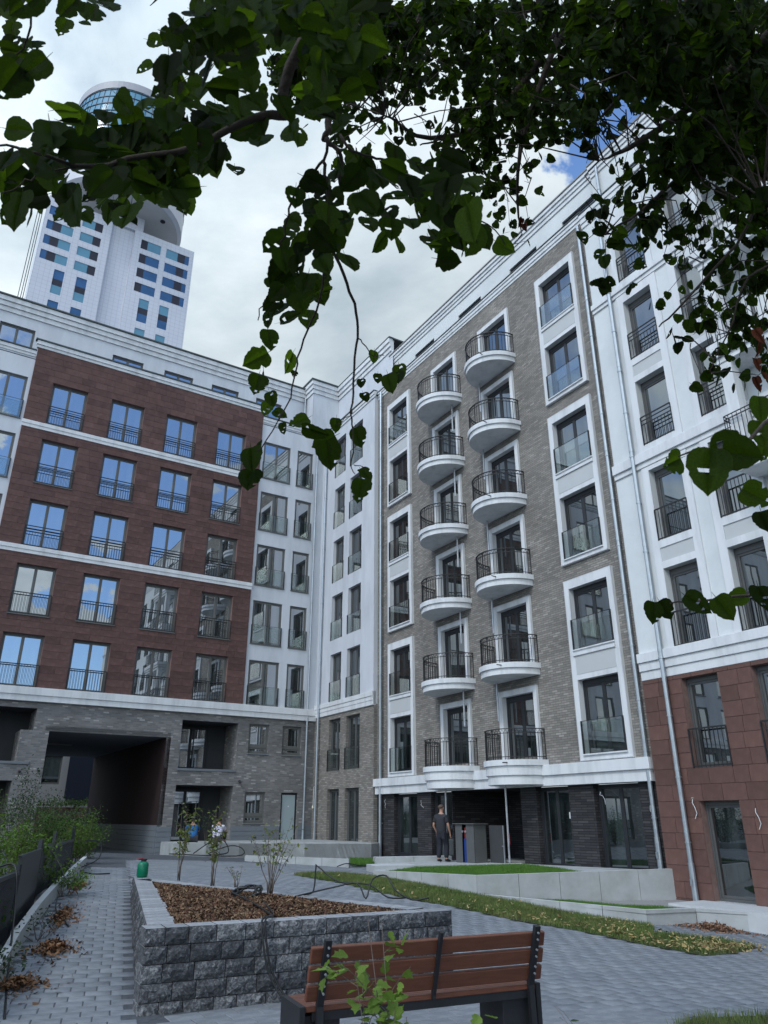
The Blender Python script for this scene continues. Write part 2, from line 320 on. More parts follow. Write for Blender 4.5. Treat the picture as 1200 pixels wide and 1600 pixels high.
def wall(mb, x0, x1, z0, z1, holes, y=0.0, rev=.18, m=0, mr=None):
    """front skin with openings (hx0,hx1,hz0,hz1[,depth]) and their reveals"""
    xs = sorted({x0, x1, *[min(max(h[i], x0), x1) for h in holes for i in (0, 1)]}); zs = sorted({z0, z1, *[min(max(h[i], z0), z1) for h in holes for i in (2, 3)]})
    ins = lambda a, b: any(h[0]-1e-6 < a < h[1]+1e-6 and h[2]-1e-6 < b < h[3]+1e-6 for h in holes)
    for j in range(len(zs)-1):
        i = 0
        while i < len(xs)-1:
            if ins((xs[i]+xs[i+1])/2, (zs[j]+zs[j+1])/2): i += 1; continue
            k = i
            while k < len(xs)-1 and not ins((xs[k]+xs[k+1])/2, (zs[j]+zs[j+1])/2): k += 1
            mb.add([(xs[i], y, zs[j]), (xs[k], y, zs[j]), (xs[k], y, zs[j+1]), (xs[i], y, zs[j+1])], [(0, 1, 2, 3)], m); i = k
    for h in holes:
        a, b, c, d = h[:4]; e = y + (h[4] if len(h) > 4 else rev); mm = m if mr is None else mr
        mb.add([(a, y, c), (a, e, c), (a, e, d), (a, y, d)], [(0, 3, 2, 1)], mm); mb.add([(b, y, c), (b, e, c), (b, e, d), (b, y, d)], [(0, 1, 2, 3)], mm)
        mb.add([(a, y, d), (b, y, d), (b, e, d), (a, e, d)], [(0, 3, 2, 1)], mm); mb.add([(a, y, c), (b, y, c), (b, e, c), (a, e, c)], [(0, 1, 2, 3)], mm)

_wc = {}
def win_mesh(w, h, sashes, fr, transom=0.0, head=.0):
    """window frame with sash frames, origin bottom left of the opening; panes returned as (x0,x1,z0,z1)"""
    key = (round(w, 2), round(h, 2), sashes, fr.name, transom, head)
    if key in _wc: return _wc[key]
    mb = MB(); F = .055; hh = h - head
    mb.bbox(0, F, 0, .09, 0, h); mb.bbox(w-F, w, 0, .09, 0, h); mb.bbox(F, w-F, .001, .09, 0, F+.01); mb.bbox(F, w-F, .001, .09, h-F-head, h)
    panes = []
    zt = hh-F; zb = F+.01
    if transom: mb.bbox(F, w-F, .004, .09, transom-.05, transom+.05)
    sw = (w-2*F)/sashes
    for i in range(sashes):
        a = F + i*sw; b = a + sw; S = .062
        for (c, d) in ([(zb, zt)] if not transom else [(zb, transom-.05), (transom+.05, zt)]):
            mb.bbox(a, a+S, .018, .08, c, d); mb.bbox(b-S, b, .018, .08, c, d); mb.bbox(a+S, b-S, .019, .08, c, c+S); mb.bbox(a+S, b-S, .019, .08, d-S, d)
            panes.append((a+S, b-S, c+S, d-S))
    if sashes > 1:
        for i in range(1, sashes): mb.bbox(F+i*sw-.02, F+i*sw+.02, .008, .05, zb, zt)
    me = mb.mesh('window', fr); _wc[key] = (me, panes); return _wc[key]
_pc = {}
def pane_mesh(w, h, g):
    k = (round(w, 2), round(h, 2), g.name)
    if k not in _pc:
        mb = MB(); mb.box(0, w, 0, .024, 0, h); _pc[k] = mb.mesh('pane', g)
    return _pc[k]
_rc = {}
def rail_mesh(w, style, m):
    k = (round(w, 2), style)
    if k in _rc: return _rc[k]
    mb = MB(); H = .92
    if style == 'glass':
        mb.box(0, w, 0, .016, .02, H)
    elif style in ('bars', 'double'):
        mb.box(0, w, -.012, .012, H-.02, H+.02); mb.box(0, w, -.01, .01, .02, .05)
        if style == 'double': mb.box(0, w, -.01, .01, H-.14, H-.11); mb.box(0, w, -.01, .01, H-.27, H-.24)
        n = max(3, int(round(w/.115))); top = H-.27 if style == 'double' else H
        for i in range(n+1):
            x = w*i/n; mb.box(x-.007, x+.007, -.007, .007, 0, top if 0 < i < n else H)
        for x in (0, w): mb.box(x-.015, x+.015, -.015, .015, 0, H)
    _rc[k] = mb.mesh('railing', m); return _rc[k]
_sc = {}
def sill_mesh(w, m, d=.30):
    k = (round(w, 2), m.name, d)
    if k not in _sc:
        mb = MB(); mb.bbox(-.04, w+.04, -.05, d, -.045, 0); _sc[k] = mb.mesh('sill', m)
    return _sc[k]
def window(b, x0, x1, z0, z1, y, fr, gl, sashes=2, rail=None, ry=-.02, sill=None, transom=0, head=0, rinset=.0):
    w, h = x1-x0, z1-z0; me, panes = win_mesh(w, h, sashes, fr, transom, head)
    o = b.inst('window', me, x0, y, z0)
    for (a, c, d, e) in panes: link('pane', pane_mesh(c-a, e-d, gl), o, (a, .045, d))
    if rail:
        g = M['glassB'] if rail == 'glass' else M['iron']
        link('glass_balustrade' if rail == 'glass' else 'railing', rail_mesh(w-2*rinset, rail, g), o, (rinset, ry-y, 0.0))
        if rail == 'glass':
            cm = _sc.setdefault(('clip', round(w-2*rinset, 2)), None)
            if cm is None:
                mb = MB()
                for x in (0, w-2*rinset): mb.box(x-.02, x+.02, -.012, .028, .0, .93)
                mb.box(0, w-2*rinset, -.003, .019, .92, .932)
                cm = _sc[('clip', round(w-2*rinset, 2))] = mb.mesh('balustrade_channel', M['iron'])
            link('balustrade_channel', cm, o, (rinset, ry-y, 0.0))
    if sill: link('sill', sill_mesh(w, sill), o, (0, -y-.0, 0))
    return o
def tiers(b, x0, x1, tl, y, m, name='cornice', ends=True):
    """horizontal moulding made of stacked strips (z0,z1,projection)"""
    mb = MB()
    for z0, z1, p in tl: mb.bbox(x0 - (p*.5 if ends else 0), x1 + (p*.5 if ends else 0), y-p, y+.12, z0, z1, .008)
    return b.part(mb, name, m)
_tc = {}
def tile_wall(b, x0, x1, rows, holes, m, y, name='stone_tile', wr=(.42, .72), q=.06, nmax=300, th=.018, seen=lambda x, z: 0, gap=.006):
    """cladding of single stone tiles laid in rows [(z0,z1)...]"""
    allt = []
    for j, (z0, z1) in enumerate(rows):
        bl = sorted((h[0], h[1]) for h in holes if h[2] < z1-.02 and h[3] > z0+.02); spans = []; x = x0
        for a, c in bl:
            if a - x > .05: spans.append((x, min(a, x1)))
            x = max(x, c)
        if x1 - x > .05: spans.append((x, x1))
        for a, c in spans:
            L_ = c-a; n = max(1, int(round(L_/random.uniform(*wr)))); ws = [random.uniform(.62, 1.38) for _ in range(n)]; s = sum(ws); xx = a
            for wv in ws:
                wd = L_*wv/s; allt.append((xx+wd/2, (z0+z1)/2, wd, z1-z0)); xx += wd
    allt.sort(key=lambda t: seen(t[0], t[1]))
    for i, (cx, cz, wd, hh) in enumerate(allt[:nmax]):
        k = (round(wd/q), round(hh, 3), m.name)
        if k not in _tc:
            mb = MB(); mb.bbox(-.5, .5, 0, th, -hh/2+gap/2, hh/2-gap/2, .004); _tc[k] = mb.mesh(name, m)
        o = b.inst(name, _tc[k], cx, y-th-random.uniform(0, .003), cz); o.scale = (wd-gap, 1, 1)
    if len(allt) > nmax:
        mb = MB()
        for cx, cz, wd, hh in allt[nmax:]: mb.bbox(cx-wd/2+gap/2, cx+wd/2-gap/2, y-th-random.uniform(0, .003), y, cz-hh/2+gap/2, cz+hh/2-gap/2, .004)
        o = b.part(mb, name+'s', M['tile_st'] if m is M['tile'] else m); o['kind'] = 'stuff'
def pipe(b, x, y, z0, z1, r=.055, name='downpipe', foot=True, m=None):
    mb = MB(); z = z1; mb.tube([(x, y, z0), (x, y, z1)], r, 10)
    z = z0 + 1.3
    while z < z1:
        mb.tube([(x, y, z-.02), (x, y, z+.02)], r+.014, 10); mb.box(x-.012, x+.012, y, y+.14, z-.015, z+.015); z += 1.5
    z = z0 + 3
    while z < z1: mb.tube([(x, y, z-.05), (x, y, z+.05)], r+.007, 10); z += 3
    if foot: mb.tube([(x, y, z0), (x, y, z0+.85)], r+.012, 10); mb.box(x-.03, x+.03, y-r-.03, y-r, z0+.35, z0+.5)
    return b.part(mb, name, m or M['zinc'], smooth=False)

def tile_stuff_mat():                                   # same stone as the single tiles, varied tile by tile through the mesh island
    m = M['tile'].copy(); m.name = 'red_sandstone_left_joined'; t = m.node_tree
    g = t.nodes.new('ShaderNodeNewGeometry')
    for n in t.nodes:
        if n.type == 'MAP_RANGE' and n.inputs[0].links and n.inputs[0].links[0].from_node.type == 'OBJECT_INFO': t.links.new(g.outputs['Random Per Island'], n.inputs[0])
    return m
M['tile_st'] = tile_stuff_mat()

# ================================================================== left wing
bL = Bld('apartment_wing', 'L', 8.0, -1.2, label='wing with five storeys of dark red stone over a brick base with a passage', cat='building')
XL0, XL1 = -24.0, 17.31
colx = [(2.65, 4.25), (5.38, 6.98), (8.12, 9.72), (10.84, 12.43)]
rowz = [(3*k-1.05, 3*k+1.13) for k in range(2, 7)]
leftcols = [(-.05, 1.55), (-3.2, -1.6), (-6.3, -4.7), (-9.4, -7.8), (-12.5, -10.9), (-15.6, -14.), (-18.7, -17.1), (-21.8, -20.2)]
rcols = [(13.54, 15.14), (15.57, 16.54)]
holes_up = [(a, c, z0, z1) for a, c in leftcols for z0, z1 in rowz] + [(a, c, z0, z1) for a, c in rcols for z0, z1 in rowz]
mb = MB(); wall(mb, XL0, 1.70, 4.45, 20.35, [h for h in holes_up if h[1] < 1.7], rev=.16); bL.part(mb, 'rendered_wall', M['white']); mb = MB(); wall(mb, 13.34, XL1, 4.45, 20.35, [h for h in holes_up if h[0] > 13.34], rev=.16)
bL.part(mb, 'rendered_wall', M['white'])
hr = [(a, c, z0, z1) for a, c in colx for z0, z1 in rowz]
PY = -.085
mb = MB(); wall(mb, 1.70, 13.34, 4.45, 21.0, hr, y=PY, rev=.25); mb.box(1.70, 1.72, PY, .0, 4.45, 21.0); mb.box(13.32, 13.34, PY, .0, 4.45, 21.0)
bL.part(mb, 'mortar_bed', M['joint'])
rows = []
for k in range(2, 7):
    z0, z1 = rowz[k-2]; n = 7; rows += [(z0+(z1-z0)*i/n, z0+(z1-z0)*(i+1)/n) for i in range(n)]
    zt = 3*(k+1)-1.05 if k < 6 else 20.82
    m0 = z1; n = 3 if k < 6 else 5
    rows += [(m0+(zt-m0)*i/n, m0+(zt-m0)*(i+1)/n) for i in range(n)]
bandz = [(10.60, 10.94), (16.56, 16.90)]
rows = [r for r in rows if not any(r[0] > a-.0 and r[1] < c+.05 for a, c in bandz)]
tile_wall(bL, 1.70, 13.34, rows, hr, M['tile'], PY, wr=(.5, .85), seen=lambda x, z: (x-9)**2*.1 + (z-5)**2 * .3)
for a, c in bandz: tiers(bL, 1.70, 13.34, [(a, (a+c)/2-.01, .03), ((a+c)/2-.01, c, .055)], PY-.02, M['trim'], 'string_course')
tiers(bL, XL0, XL1-.02, [(4.42, 4.66, .05), (4.66, 4.97, .09)], PY, M['trim'], 'string_course', False)
tiers(bL, 1.66, 13.36, [(20.80, 20.95, .05), (20.95, 21.16, .10)], PY, M['trim']); tiers(bL, 1.60, 13.42, [(21.16, 21.24, .14)], PY, M['coping'], 'coping')
for x0, x1 in ((XL0, 1.68), (13.36, XL1-.02)):
    tiers(bL, x0, x1, [(20.28, 20.42, .04), (20.42, 20.60, .08)], 0, M['trim'], ends=False); tiers(bL, x0, x1, [(20.60, 20.67, .12)], 0, M['coping'], 'coping', False)
for j, (z0, z1) in enumerate(rowz):
    k = j+2
    for a, c in colx: window(bL, a, c, z0, z1, .06, M['frameL'], M['glassL'], 2, 'double' if k >= 4 else 'bars', ry=PY-.03, sill=None, rinset=.02); 
    for a, c in leftcols[:3]+leftcols[3:]: window(bL, a, c, z0, z1, .05, M['frameL'], M['glassL'], 2, 'glass' if a > -4 else None, ry=-.03)
    for i, (a, c) in enumerate(rcols): window(bL, a, c, z0, z1, .05, M['frameL'], M['glassL'], 2-i, 'glass', ry=-.03)
for a, c in colx+leftcols+rcols:
    for z0, z1 in rowz: bL.inst('sill', sill_mesh(c-a, M['frameL'], .10) if (a, c) not in colx else sill_mesh(c-a, M['frameL'], .18), a, -.09 if (a, c) in colx else 0, z0-.004)
# attic storey, set back behind the parapets
AY = 1.2
ah = [(x-.10, x+1.5, 20.4, 22.47) for x in (-8.3, -5.6, -2.9, -.0, 5.36, 8.09, 10.76, 13.43)]
mb = MB(); wall(mb, XL0, 16.5, 20.2, 23.1, ah, y=AY, rev=.15); mb.box(2.0, 4.4, AY-.012, AY, 21.9, 22.35)
bL.part(mb, 'attic_wall', M['white'])
mb = MB(); mb.box(XL0, XL1, .0, AY, 20.15, 20.2); bL.part(mb, 'terrace_deck', M['coping'])
for a, c, z0, z1 in ah: window(bL, a, c, z0, z1, AY+.08, M['frameL'], M['glassL'], 2)
tiers(bL, XL0, 16.5, [(23.08, 23.34, .06), (23.34, 23.60, .13), (23.60, 23.86, .20)], AY, M['trim'], 'cornice', False)
tiers(bL, XL0, 16.5, [(23.86, 23.95, .26)], AY, M['coping'], 'roof_edge', False)
mb = MB(); wall(mb, 16.5, 20.0, 20.2, 23.3, [], y=.2); mb.box(16.5, 16.52, .2, 6, 20.2, 23.3); bL.part(mb, 'corner_attic_wall', M['white'])
mb = MB()
for z0, z1, p in [(23.28, 23.54, .06), (23.54, 23.80, .13), (23.80, 24.06, .20)]: mb.bbox(16.5-p, 20, .2-p, 4, z0, z1, .008)
bL.part(mb, 'cornice', M['trim'])
mb = MB(); mb.box(16.24, 20, -.06, 4, 24.06, 24.15); bL.part(mb, 'roof_edge', M['coping'])
mb = MB(); mb.box(XL0, 20, AY+.1, 14, 23.9, 23.97); mb.box(XL0, 4.0, 13.8, 14.0, -1.2, 23.9); mb.box(10.1, XL1+6, 13.8, 14.0, -1.2, 23.9); mb.box(4.0, 10.1, 13.8, 14.0, 3.5, 23.9); mb.box(XL0, XL0+.2, .2, 14, -1.2, 23.9); bL.part(mb, 'roof_slab', M['coping'])
# brick base: loggias, passage, small windows, door
log = [(10.56, 13.23, 2.03, 4.10, 1.6), (10.56, 13.20, -1.2, 1.34, 1.6), (1.3, 4.46, 2.08, 4.16, 1.6), (1.2, 4.46, -1.3, 1.36, 1.6)]
sm = [(13.79, 14.79, 2.78, 4.12), (15.51, 16.52, 2.78, 4.12), (13.79, 14.79, -.22, 1.10)]
door = (15.60, 16.46, -1.08, 1.10)
pas = (5.06, 9.92, -3.0, 3.30, 14.3)
more = [(a-.3, c+.3, z0, z1) for a, c in leftcols[1:] for z0, z1 in ((1.9, 4.1), (-1.2, 1.2))]
mb = MB(); wall(mb, XL0, XL1, -3.0, 4.44, log + [(*s, .15) for s in sm] + [(*door, .15)] + [(*pas[:4], 0.0)] + [(*s, .15) for s in more])
bL.part(mb, 'brick_wall', M['brickL'])
for a, c, z0, z1, d in log:
    fl = z0
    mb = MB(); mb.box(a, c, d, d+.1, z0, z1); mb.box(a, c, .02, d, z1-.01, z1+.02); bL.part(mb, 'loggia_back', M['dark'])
    window(bL, a+.12, a+1.75, max(fl, z0)+.02, z1-.12, d-.10, M['frameR'], M['glassL'], 2)
    mb = MB(); mb.bbox(a-.03, c+.03, -.05, .15, z0-.10, z0); bL.part(mb, 'loggia_sill', M['clad'])
    if z0 > 0:
        mb = MB(); mb.box(a+1.0, a+1.0+.05, d-.3, d-.25, z0, z1-.2); bL.part(mb, 'post', M['frameR'])
for s in sm:
    window(bL, *s, .07, M['frameL'], M['glassL'], 1, transom=.32, sill=M['clad'])
for s in more: window(bL, *s, .08, M['frameL'], M['glassL'], 2)
mb = MB(); mb.bbox(door[0], door[1], .10, .15, door[2], door[3]); bL.part(mb, 'door_frame', M['frameR'])
mb = MB(); mb.bbox(door[0]+.1, door[1]-.1, .07, .11, door[2]+.03, door[3]-.1)
d = bL.part(mb, 'door', mat('pale_grey_door', (.30, .36, .38), .5, .03, 2)); mb = MB(); mb.lathe([(.03, 0), (.03, .02)], 10); h = mb.build('door_knob', M['steel'], d, (door[1]-.2, .06, -.05)); h.rotation_euler = (pi/2, 0, 0)
mb = MB(); mb.lathe([(.028, 0), (.028, .006)], 12); h = mb.build('spy_hole', M['trim'], d, (16.02, .062, .50)); h.rotation_euler = (pi/2, 0, 0)
# grey lap cladding along the foot of the wall and inside the passage
mb = MB(); zc0 = -1.9
for x0, x1 in ((9.925, 10.53), (13.22, 15.57), (16.5, XL1)):
    for i in range(6): mb = MB(); mb.bbox(x0, x1, -.03-.004*(i % 2), .02, -1.55+.2*i, -1.36+.2*i, .006); bL.part(mb, 'cladding_board', M['clad'])
px = 9.92; dp = 14.3
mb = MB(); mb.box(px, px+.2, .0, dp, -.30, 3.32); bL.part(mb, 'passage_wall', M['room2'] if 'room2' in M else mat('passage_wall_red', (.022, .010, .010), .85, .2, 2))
mb = MB()
for i in range(6): mb = MB(); mb.box(px-.04-.006*(i % 2), px+.1, .0, dp, -1.6+.22*i, -1.39+.22*i); bL.part(mb, 'cladding_board', M['clad'])
mb = MB(); mb.box(4.0, 5.05, .01, dp, -1.6, 3.3); bL.part(mb, 'passage_pier', M['brickL'])
mb = MB(); mb.box(4.9, 10.1, .0, dp, 3.31, 3.5); bL.part(mb, 'passage_ceiling', mat('pale_soffit', (.16, .175, .19), .8, .04, 1))
mb = MB(); mb.box(5.9, 7.1, 6.0, 6.15, 3.27, 3.31); bL.part(mb, 'ceiling_lamp', M['conc'])
pipe(bL, 16.75, -.11, -1.4, 20.3, .05); pipe(bL, 16.38, 1.05, 20.25, 23.3, .05, foot=False)
# small lamps and loose cables on the brick
mb = MB(); mb.tube([(13.45, -.05, 1.55), (13.45, -.12, 1.55)], .05, 8); mb.tube([(13.45, -.14, 1.55), (13.45, -.16, 1.47)], .06, 8)
bL.part(mb, 'wall_lamp', M['frameR'])
mb = MB(); mb.tube([(4.9, -.02, 1.75), (4.9, -.14, 1.73)], .05, 8); mb.tube([(4.2, -.02, 1.7), (4.2, -.14, 1.68)], .05, 8); bL.part(mb, 'wall_lamp', M['frameR'])

# ================================================================== corner section (right wing, far end)
UL = lambda u: -u
bC = Bld('apartment_house', 'R', UL(31.2), -1.5, label='narrow white rendered corner house with paired windows above taupe brick, wedged between the two wings', cat='building')
CY = -.10
cc = [(-32.62, -31.47), (-30.90, -29.62)]
hz = [(3*k-.82, 3*k+1.46) for k in range(2, 7)]
hol = [(a, c, z0, z1) for a, c in cc for z0, z1 in hz]
mb = MB(); wall(mb, -34.2, -28.36, 4.6, 20.3, hol, y=CY, rev=.22); mb.box(-28.38, -28.36, CY, .30, 4.6, 20.3); bC.part(mb, 'rendered_wall', M['white'])
hb = [(a, c, 2.02, 4.34) for a, c in cc] + [(a, c, -1.4, 1.22) for a, c in cc]
mb = MB(); wall(mb, -34.2, -28.36, -2.2, 4.62, hb, y=CY+.03, rev=.22); mb.box(-28.38, -28.36, CY+.03, .35, -2.2, 4.62); bC.part(mb, 'brick_wall', M['brickR'])
for a, c, z0, z1 in hol + hb: window(bC, a, c, z0, z1, CY+.17, M['frameW'], M['glassR'], 2, 'glass' if z0 > 0 else None, ry=CY-.02, sill=M['trim'] if z0 > 0 else None)
tiers(bC, -34.15, -28.36, [(4.56, 4.76, .03), (4.76, 4.95, .05), (4.95, 5.16, .08)], CY, M['trim'], 'string_course', False)
tiers(bC, -34.15, -28.30, [(20.1, 20.25, .05), (20.25, 20.42, .09)], CY, M['trim'], 'cornice', False); tiers(bC, -34.15, -28.3, [(20.42, 20.49, .13)], CY, M['coping'], 'coping', False)
mb = MB(); wall(mb, -34.6, -28.2, 20.2, 23.3, [], y=.9); bC.part(mb, 'attic_wall', M['white'])
tiers(bC, -34.6, -28.3, [(23.28, 23.54, .06), (23.54, 23.80, .13), (23.80, 24.06, .20)], .9, M['trim'], 'cornice', False); tiers(bC, -34.6, -28.25, [(24.06, 24.13, .22)], .9, M['coping'], 'roof_edge', False)
mb = MB(); mb.box(-36, -28.2, .95, 12, 24.0, 24.08); mb.box(-34.3, -28.2, CY, 1.0, 20.15, 20.2); bC.part(mb, 'roof_slab', M['coping'])
pipe(bC, -33.55, CY-.11, -1.5, 20.2, .05)
mb = MB(); mb.tube([(-33.9, CY-.05, .55), (-33.88, CY-.05, 1.35), (-33.6, CY-.06, 1.5)], .012, 5); bC.part(mb, 'loose_cable', M['trim'])
mb = MB(); mb.lathe([(.01, -.04), (.045, -.01), (.05, .03), (.025, .08), (.02, .11)], 10, (-33.9, CY-.06, .44)); bC.part(mb, 'bare_bulb', mat('bulb_glass', (.8, .75, .6), .3, .02, 2))

# ================================================================== brick house with the round balconies
bB = Bld('apartment_house', 'R', UL(21.0), -1.35, label='tall taupe brick house with two columns of white half-round balconies', cat='building')
BY = .10                                                    # brick face
X0, X1 = -28.38, -13.9
FR = [(-27.34, -25.36), (-16.50, -14.50)]                    # outer frame of the window pairs
doorsL, doorsR = (-23.56, -21.68), (-20.1, -18.16)
holB = []
for (a, c) in FR:
    for g in range(3):
        kt = 6-2*g; z1 = 3*kt+1.02; z0 = 3*(kt-1)-1.46 if g < 2 else 1.53
        holB.append((a, c, z0, z1))
for (a, c) in (doorsL, doorsR):
    for k in range(1, 7): holB.append((a, c, 3*k-1.3, 3*k+1.0))
mb = MB(); wall(mb, X0, X1, 1.45, 20.1, [(a+.1, c-.1, z0+.1, z1-.1, .2) for a, c, z0, z1 in holB], y=BY); bB.part(mb, 'brick_wall', M['brickR'])
for (a, c) in FR:
    for g in range(3):
        kt = 6-2*g; z1 = 3*kt+1.02; z0 = 3*(kt-1)-1.46 if g < 2 else 1.53
        o1, o2 = (3*kt-1.22, 3*kt+.72), (3*(kt-1)-1.28, 3*(kt-1)+.86)
        mb = MB(); wall(mb, a, c, z0, z1, [(a+.21, c-.20, *o1, .28), (a+.21, c-.20, *o2, .28)], y=0)
        mb.box(a-.001, a+.02, 0, .12, z0, z1); mb.box(c-.02, c+.001, 0, .12, z0, z1); mb.box(a, c, .0, .12, z0-.001, z0+.02); mb.box(a, c, .0, .12, z1-.02, z1)
        bB.part(mb, 'window_surround', M['trim'])
        mb = MB(); mb.box(a+.22, c-.21, -.008, .01, o2[1]+.16, o1[0]-.22); bB.part(mb, 'spandrel_panel', M['greyp'])
        mb = MB(); mb.bbox(a+.16, c-.16, -.05, .02, o1[0]-.20, o1[0]-.10); bB.part(mb, 'sill_band', M['trim'])
        for (q0, q1) in (o1, o2):
            window(bB, a+.21, c-.20, q0, q1, .20, M['frameR'], M['glassR'], 2, 'glass', ry=-.03, sill=M['trim'], head=.10)
for (a, c) in (doorsL, doorsR):
    for k in range(1, 7):
        z0, z1 = 3*k-1.34, 3*k+1.0
        mb = MB(); wall(mb, a, c, z0, z1, [(a+.20, c-.18, z0, z1-.20, .28)], y=.03); mb.box(a, a+.02, .03, .15, z0, z1); mb.box(c-.02, c, .03, .15, z0, z1); mb.box(a, c, .03, .15, z1-.02, z1)
        bB.part(mb, 'door_surround', M['trim'])
        window(bB, a+.20, c-.18, z0, z1-.20, .22, M['frameR'], M['glassR'], 2, head=.08)
# balconies: half ellipse slab, projecting 1.15 m
def ell(cx, a, d, n=26): return [(cx - a*cos(pi*i/n), BY-d*sin(pi*i/n)) for i in range(n+1)]
def balcony(cx, a, k, pipex):
    d = 1.30; zt = 3*k-1.33
    mb = MB()
    if k > 1: lay = [(zt-.17, zt, 0), (zt-.37, zt-.17, .06)]
    else: lay = [(zt-.17, zt, 0), (zt-.45, zt-.17, .06), (zt-.72, zt-.45, .12)]
    for z0, z1, q in lay: mb.prism(ell(cx, a-q, d-q), z0, z1)
    mb.f = [tuple(reversed(f)) for f in mb.f]
    o = bB.part(mb, 'balcony', M['trim'])
    mb = MB(); P = [Vector((x, y, 0)) for x, y in ell(cx, a-.09, d-.09, 30)]; H = .93
    for h, w, t in ((H, .022, .012), (H-.13, .012, .010), (.09, .012, .010)): 
        for p, q in zip(P[:-1], P[1:]):
            dd = (q-p)*.52; mb.obox((p+q)/2+Vector((0, 0, zt+h)), dd, Vector((-dd.y, dd.x, 0)).normalized()*w, (0, 0, t))
    n = 30; S = ell(cx, a-.09, d-.09, n)
    for i, (x, y) in enumerate(S): mb.box(x-.007, x+.007, y-.007, y+.007, zt, zt+H-(.13 if i not in (0, n) else 0))
    for i in range(0, n):
        p, q = P[i], P[i+1]; mb.tube([p+Vector((0, 0, zt+H-.12)), (p+q)/2+Vector((0, 0, zt+H-.02)), q+Vector((0, 0, zt+H-.12))], .007, 4)
    for i in (0, n//4, n//2, 3*n//4, n): x, y = S[i]; mb.box(x-.014, x+.014, y-.014, y+.014, zt, zt+H)
    r = MB(); r.v, r.f, r.m = mb.v, mb.f, mb.m
    link('railing', r.mesh('railing', M['iron']), o)
    if cx > -21:
        mb = MB(); mb.tube([(cx+.55, BY-d+.25, zt-.08), (cx+.62, BY-d-.06, zt-.10)], .018, 6); link('drain_spout', mb.mesh('drain_spout', M['iron']), o)
    px_, py_ = (pipex, -.12) if k > 1 else ((-22.55 if cx < -21 else -19.3), -.55)
    mb = MB(); mb.tube([(px_, py_, zt-1.65 if k > 1 else -1.3), (px_, py_, zt-(.37 if k > 1 else .72))], .032, 8); link('drain_pipe', mb.mesh('drain_pipe', M['steel']), o)
for k in range(1, 7):
    balcony(-22.62, 1.24, k, -21.85); balcony(-19.13, 1.20, k, -19.95)
# cornice, attic
tiers(bB, X0, X1, [(19.93, 20.05, .03), (20.05, 20.20, .07), (20.20, 20.30, .11)], BY, M['trim'], 'cornice', False); tiers(bB, X0, X1, [(20.30, 20.35, .14)], BY, M['coping'], 'coping', False)
mb = MB(); ahB = [(x, x+1.7, 20.7, 21.87) for x in (-26.3, -22.6, -18.9, -15.7)]
wall(mb, X0, X1, 20.1, 22.6, ahB, y=1.05, rev=.12); bB.part(mb, 'attic_wall', M['whiteR'])
for h in ahB: window(bB, *h, 1.12, M['frameR'], M['glassR'], 2)
tiers(bB, X0-.2, X1+.2, [(22.52, 22.70, .05), (22.70, 22.86, .10), (22.86, 23.02, .16)], 1.05, M['trim'], 'cornice', False); tiers(bB, X0-.2, X1+.2, [(23.02, 23.09, .20)], 1.05, M['copingR'], 'roof_edge', False)
mb = MB(); mb.box(X0, X1+.2, 1.1, 12, 22.95, 23.05); mb.box(X0, X1, .1, 1.1, 20.1, 20.14); bB.part(mb, 'roof_slab', M['coping'])
# first floor band and dark ground floor
mb = MB(); mb.bbox(X0+.05, X1-.02, -.13, .2, 1.20, 1.50); mb.bbox(X0+.1, X1-.06, -.06, .2, .90, 1.20); bB.part(mb, 'string_course', M['trim'])
gh = [(-27.02, -25.34, -1.5, .9), (-24.40, -23.1, -1.5, .9), (-18.62, -17.2, -1.5, .9), (-16.2, -14.55, -1.5, .9)]
ent = (-23.05, -19.35, -1.6, .9, 2.6)
mb = MB(); wall(mb, X0, X1, -2.2, .92, [(*g, .25) for g in gh] + [ent], y=BY); bB.part(mb, 'dark_brick_wall', M['brickD'])
for g in gh: window(bB, g[0], g[1], -1.38, .88, BY+.18, M['frameR'], M['glassR'], 2)
mb = MB(); mb.box(ent[0], ent[1], 2.69, 2.8, -1.6, .92); bB.part(mb, 'entrance_back_wall', M['brickD'])
mb = MB(); mb.box(-20.9, -19.5, 2.62, 2.68, -1.38, .75); bB.part(mb, 'entrance_door', M['room'])
mb = MB(); mb.box(ent[0], ent[1], .1, 2.7, -1.7, -1.36); bB.part(mb, 'entrance_floor', M['conc'])
mb = MB()
for r in range(5):
    for c in range(2): mb.box(-20.9+c*.3, -20.7+c*.3, 2.60, 2.62, -.45+r*.11, -.40+r*.11)
bB.part(mb, 'letter_boxes', mat('letterbox_plate', (.07, .07, .075), .4, .1, 5))
pipe(bB, -27.85, -.06, -1.5, 20.1, .06); pipe(bB, -14.05, -.03, -1.3, 19.8, .058)
mb = MB()
for cx, cz in ((-25.0, .62), (-15.9, .68), (-14.2, .30), (-27.6, .7)):
    pts = [(cx, .05, cz)]
    for i in range(7): pts.append((pts[-1][0]+random.uniform(-.05, .09), random.uniform(-.04, .05), pts[-1][2]-random.uniform(.02, .07)))
    mb.tube(pts, .006, 5)
bB.part(mb, 'loose_cables', M['trim'])
mb = MB(); mb.box(-17.35, -17.22, .20, .205, -.02, .16); bB.part(mb, 'paper_notice', M['trim'])

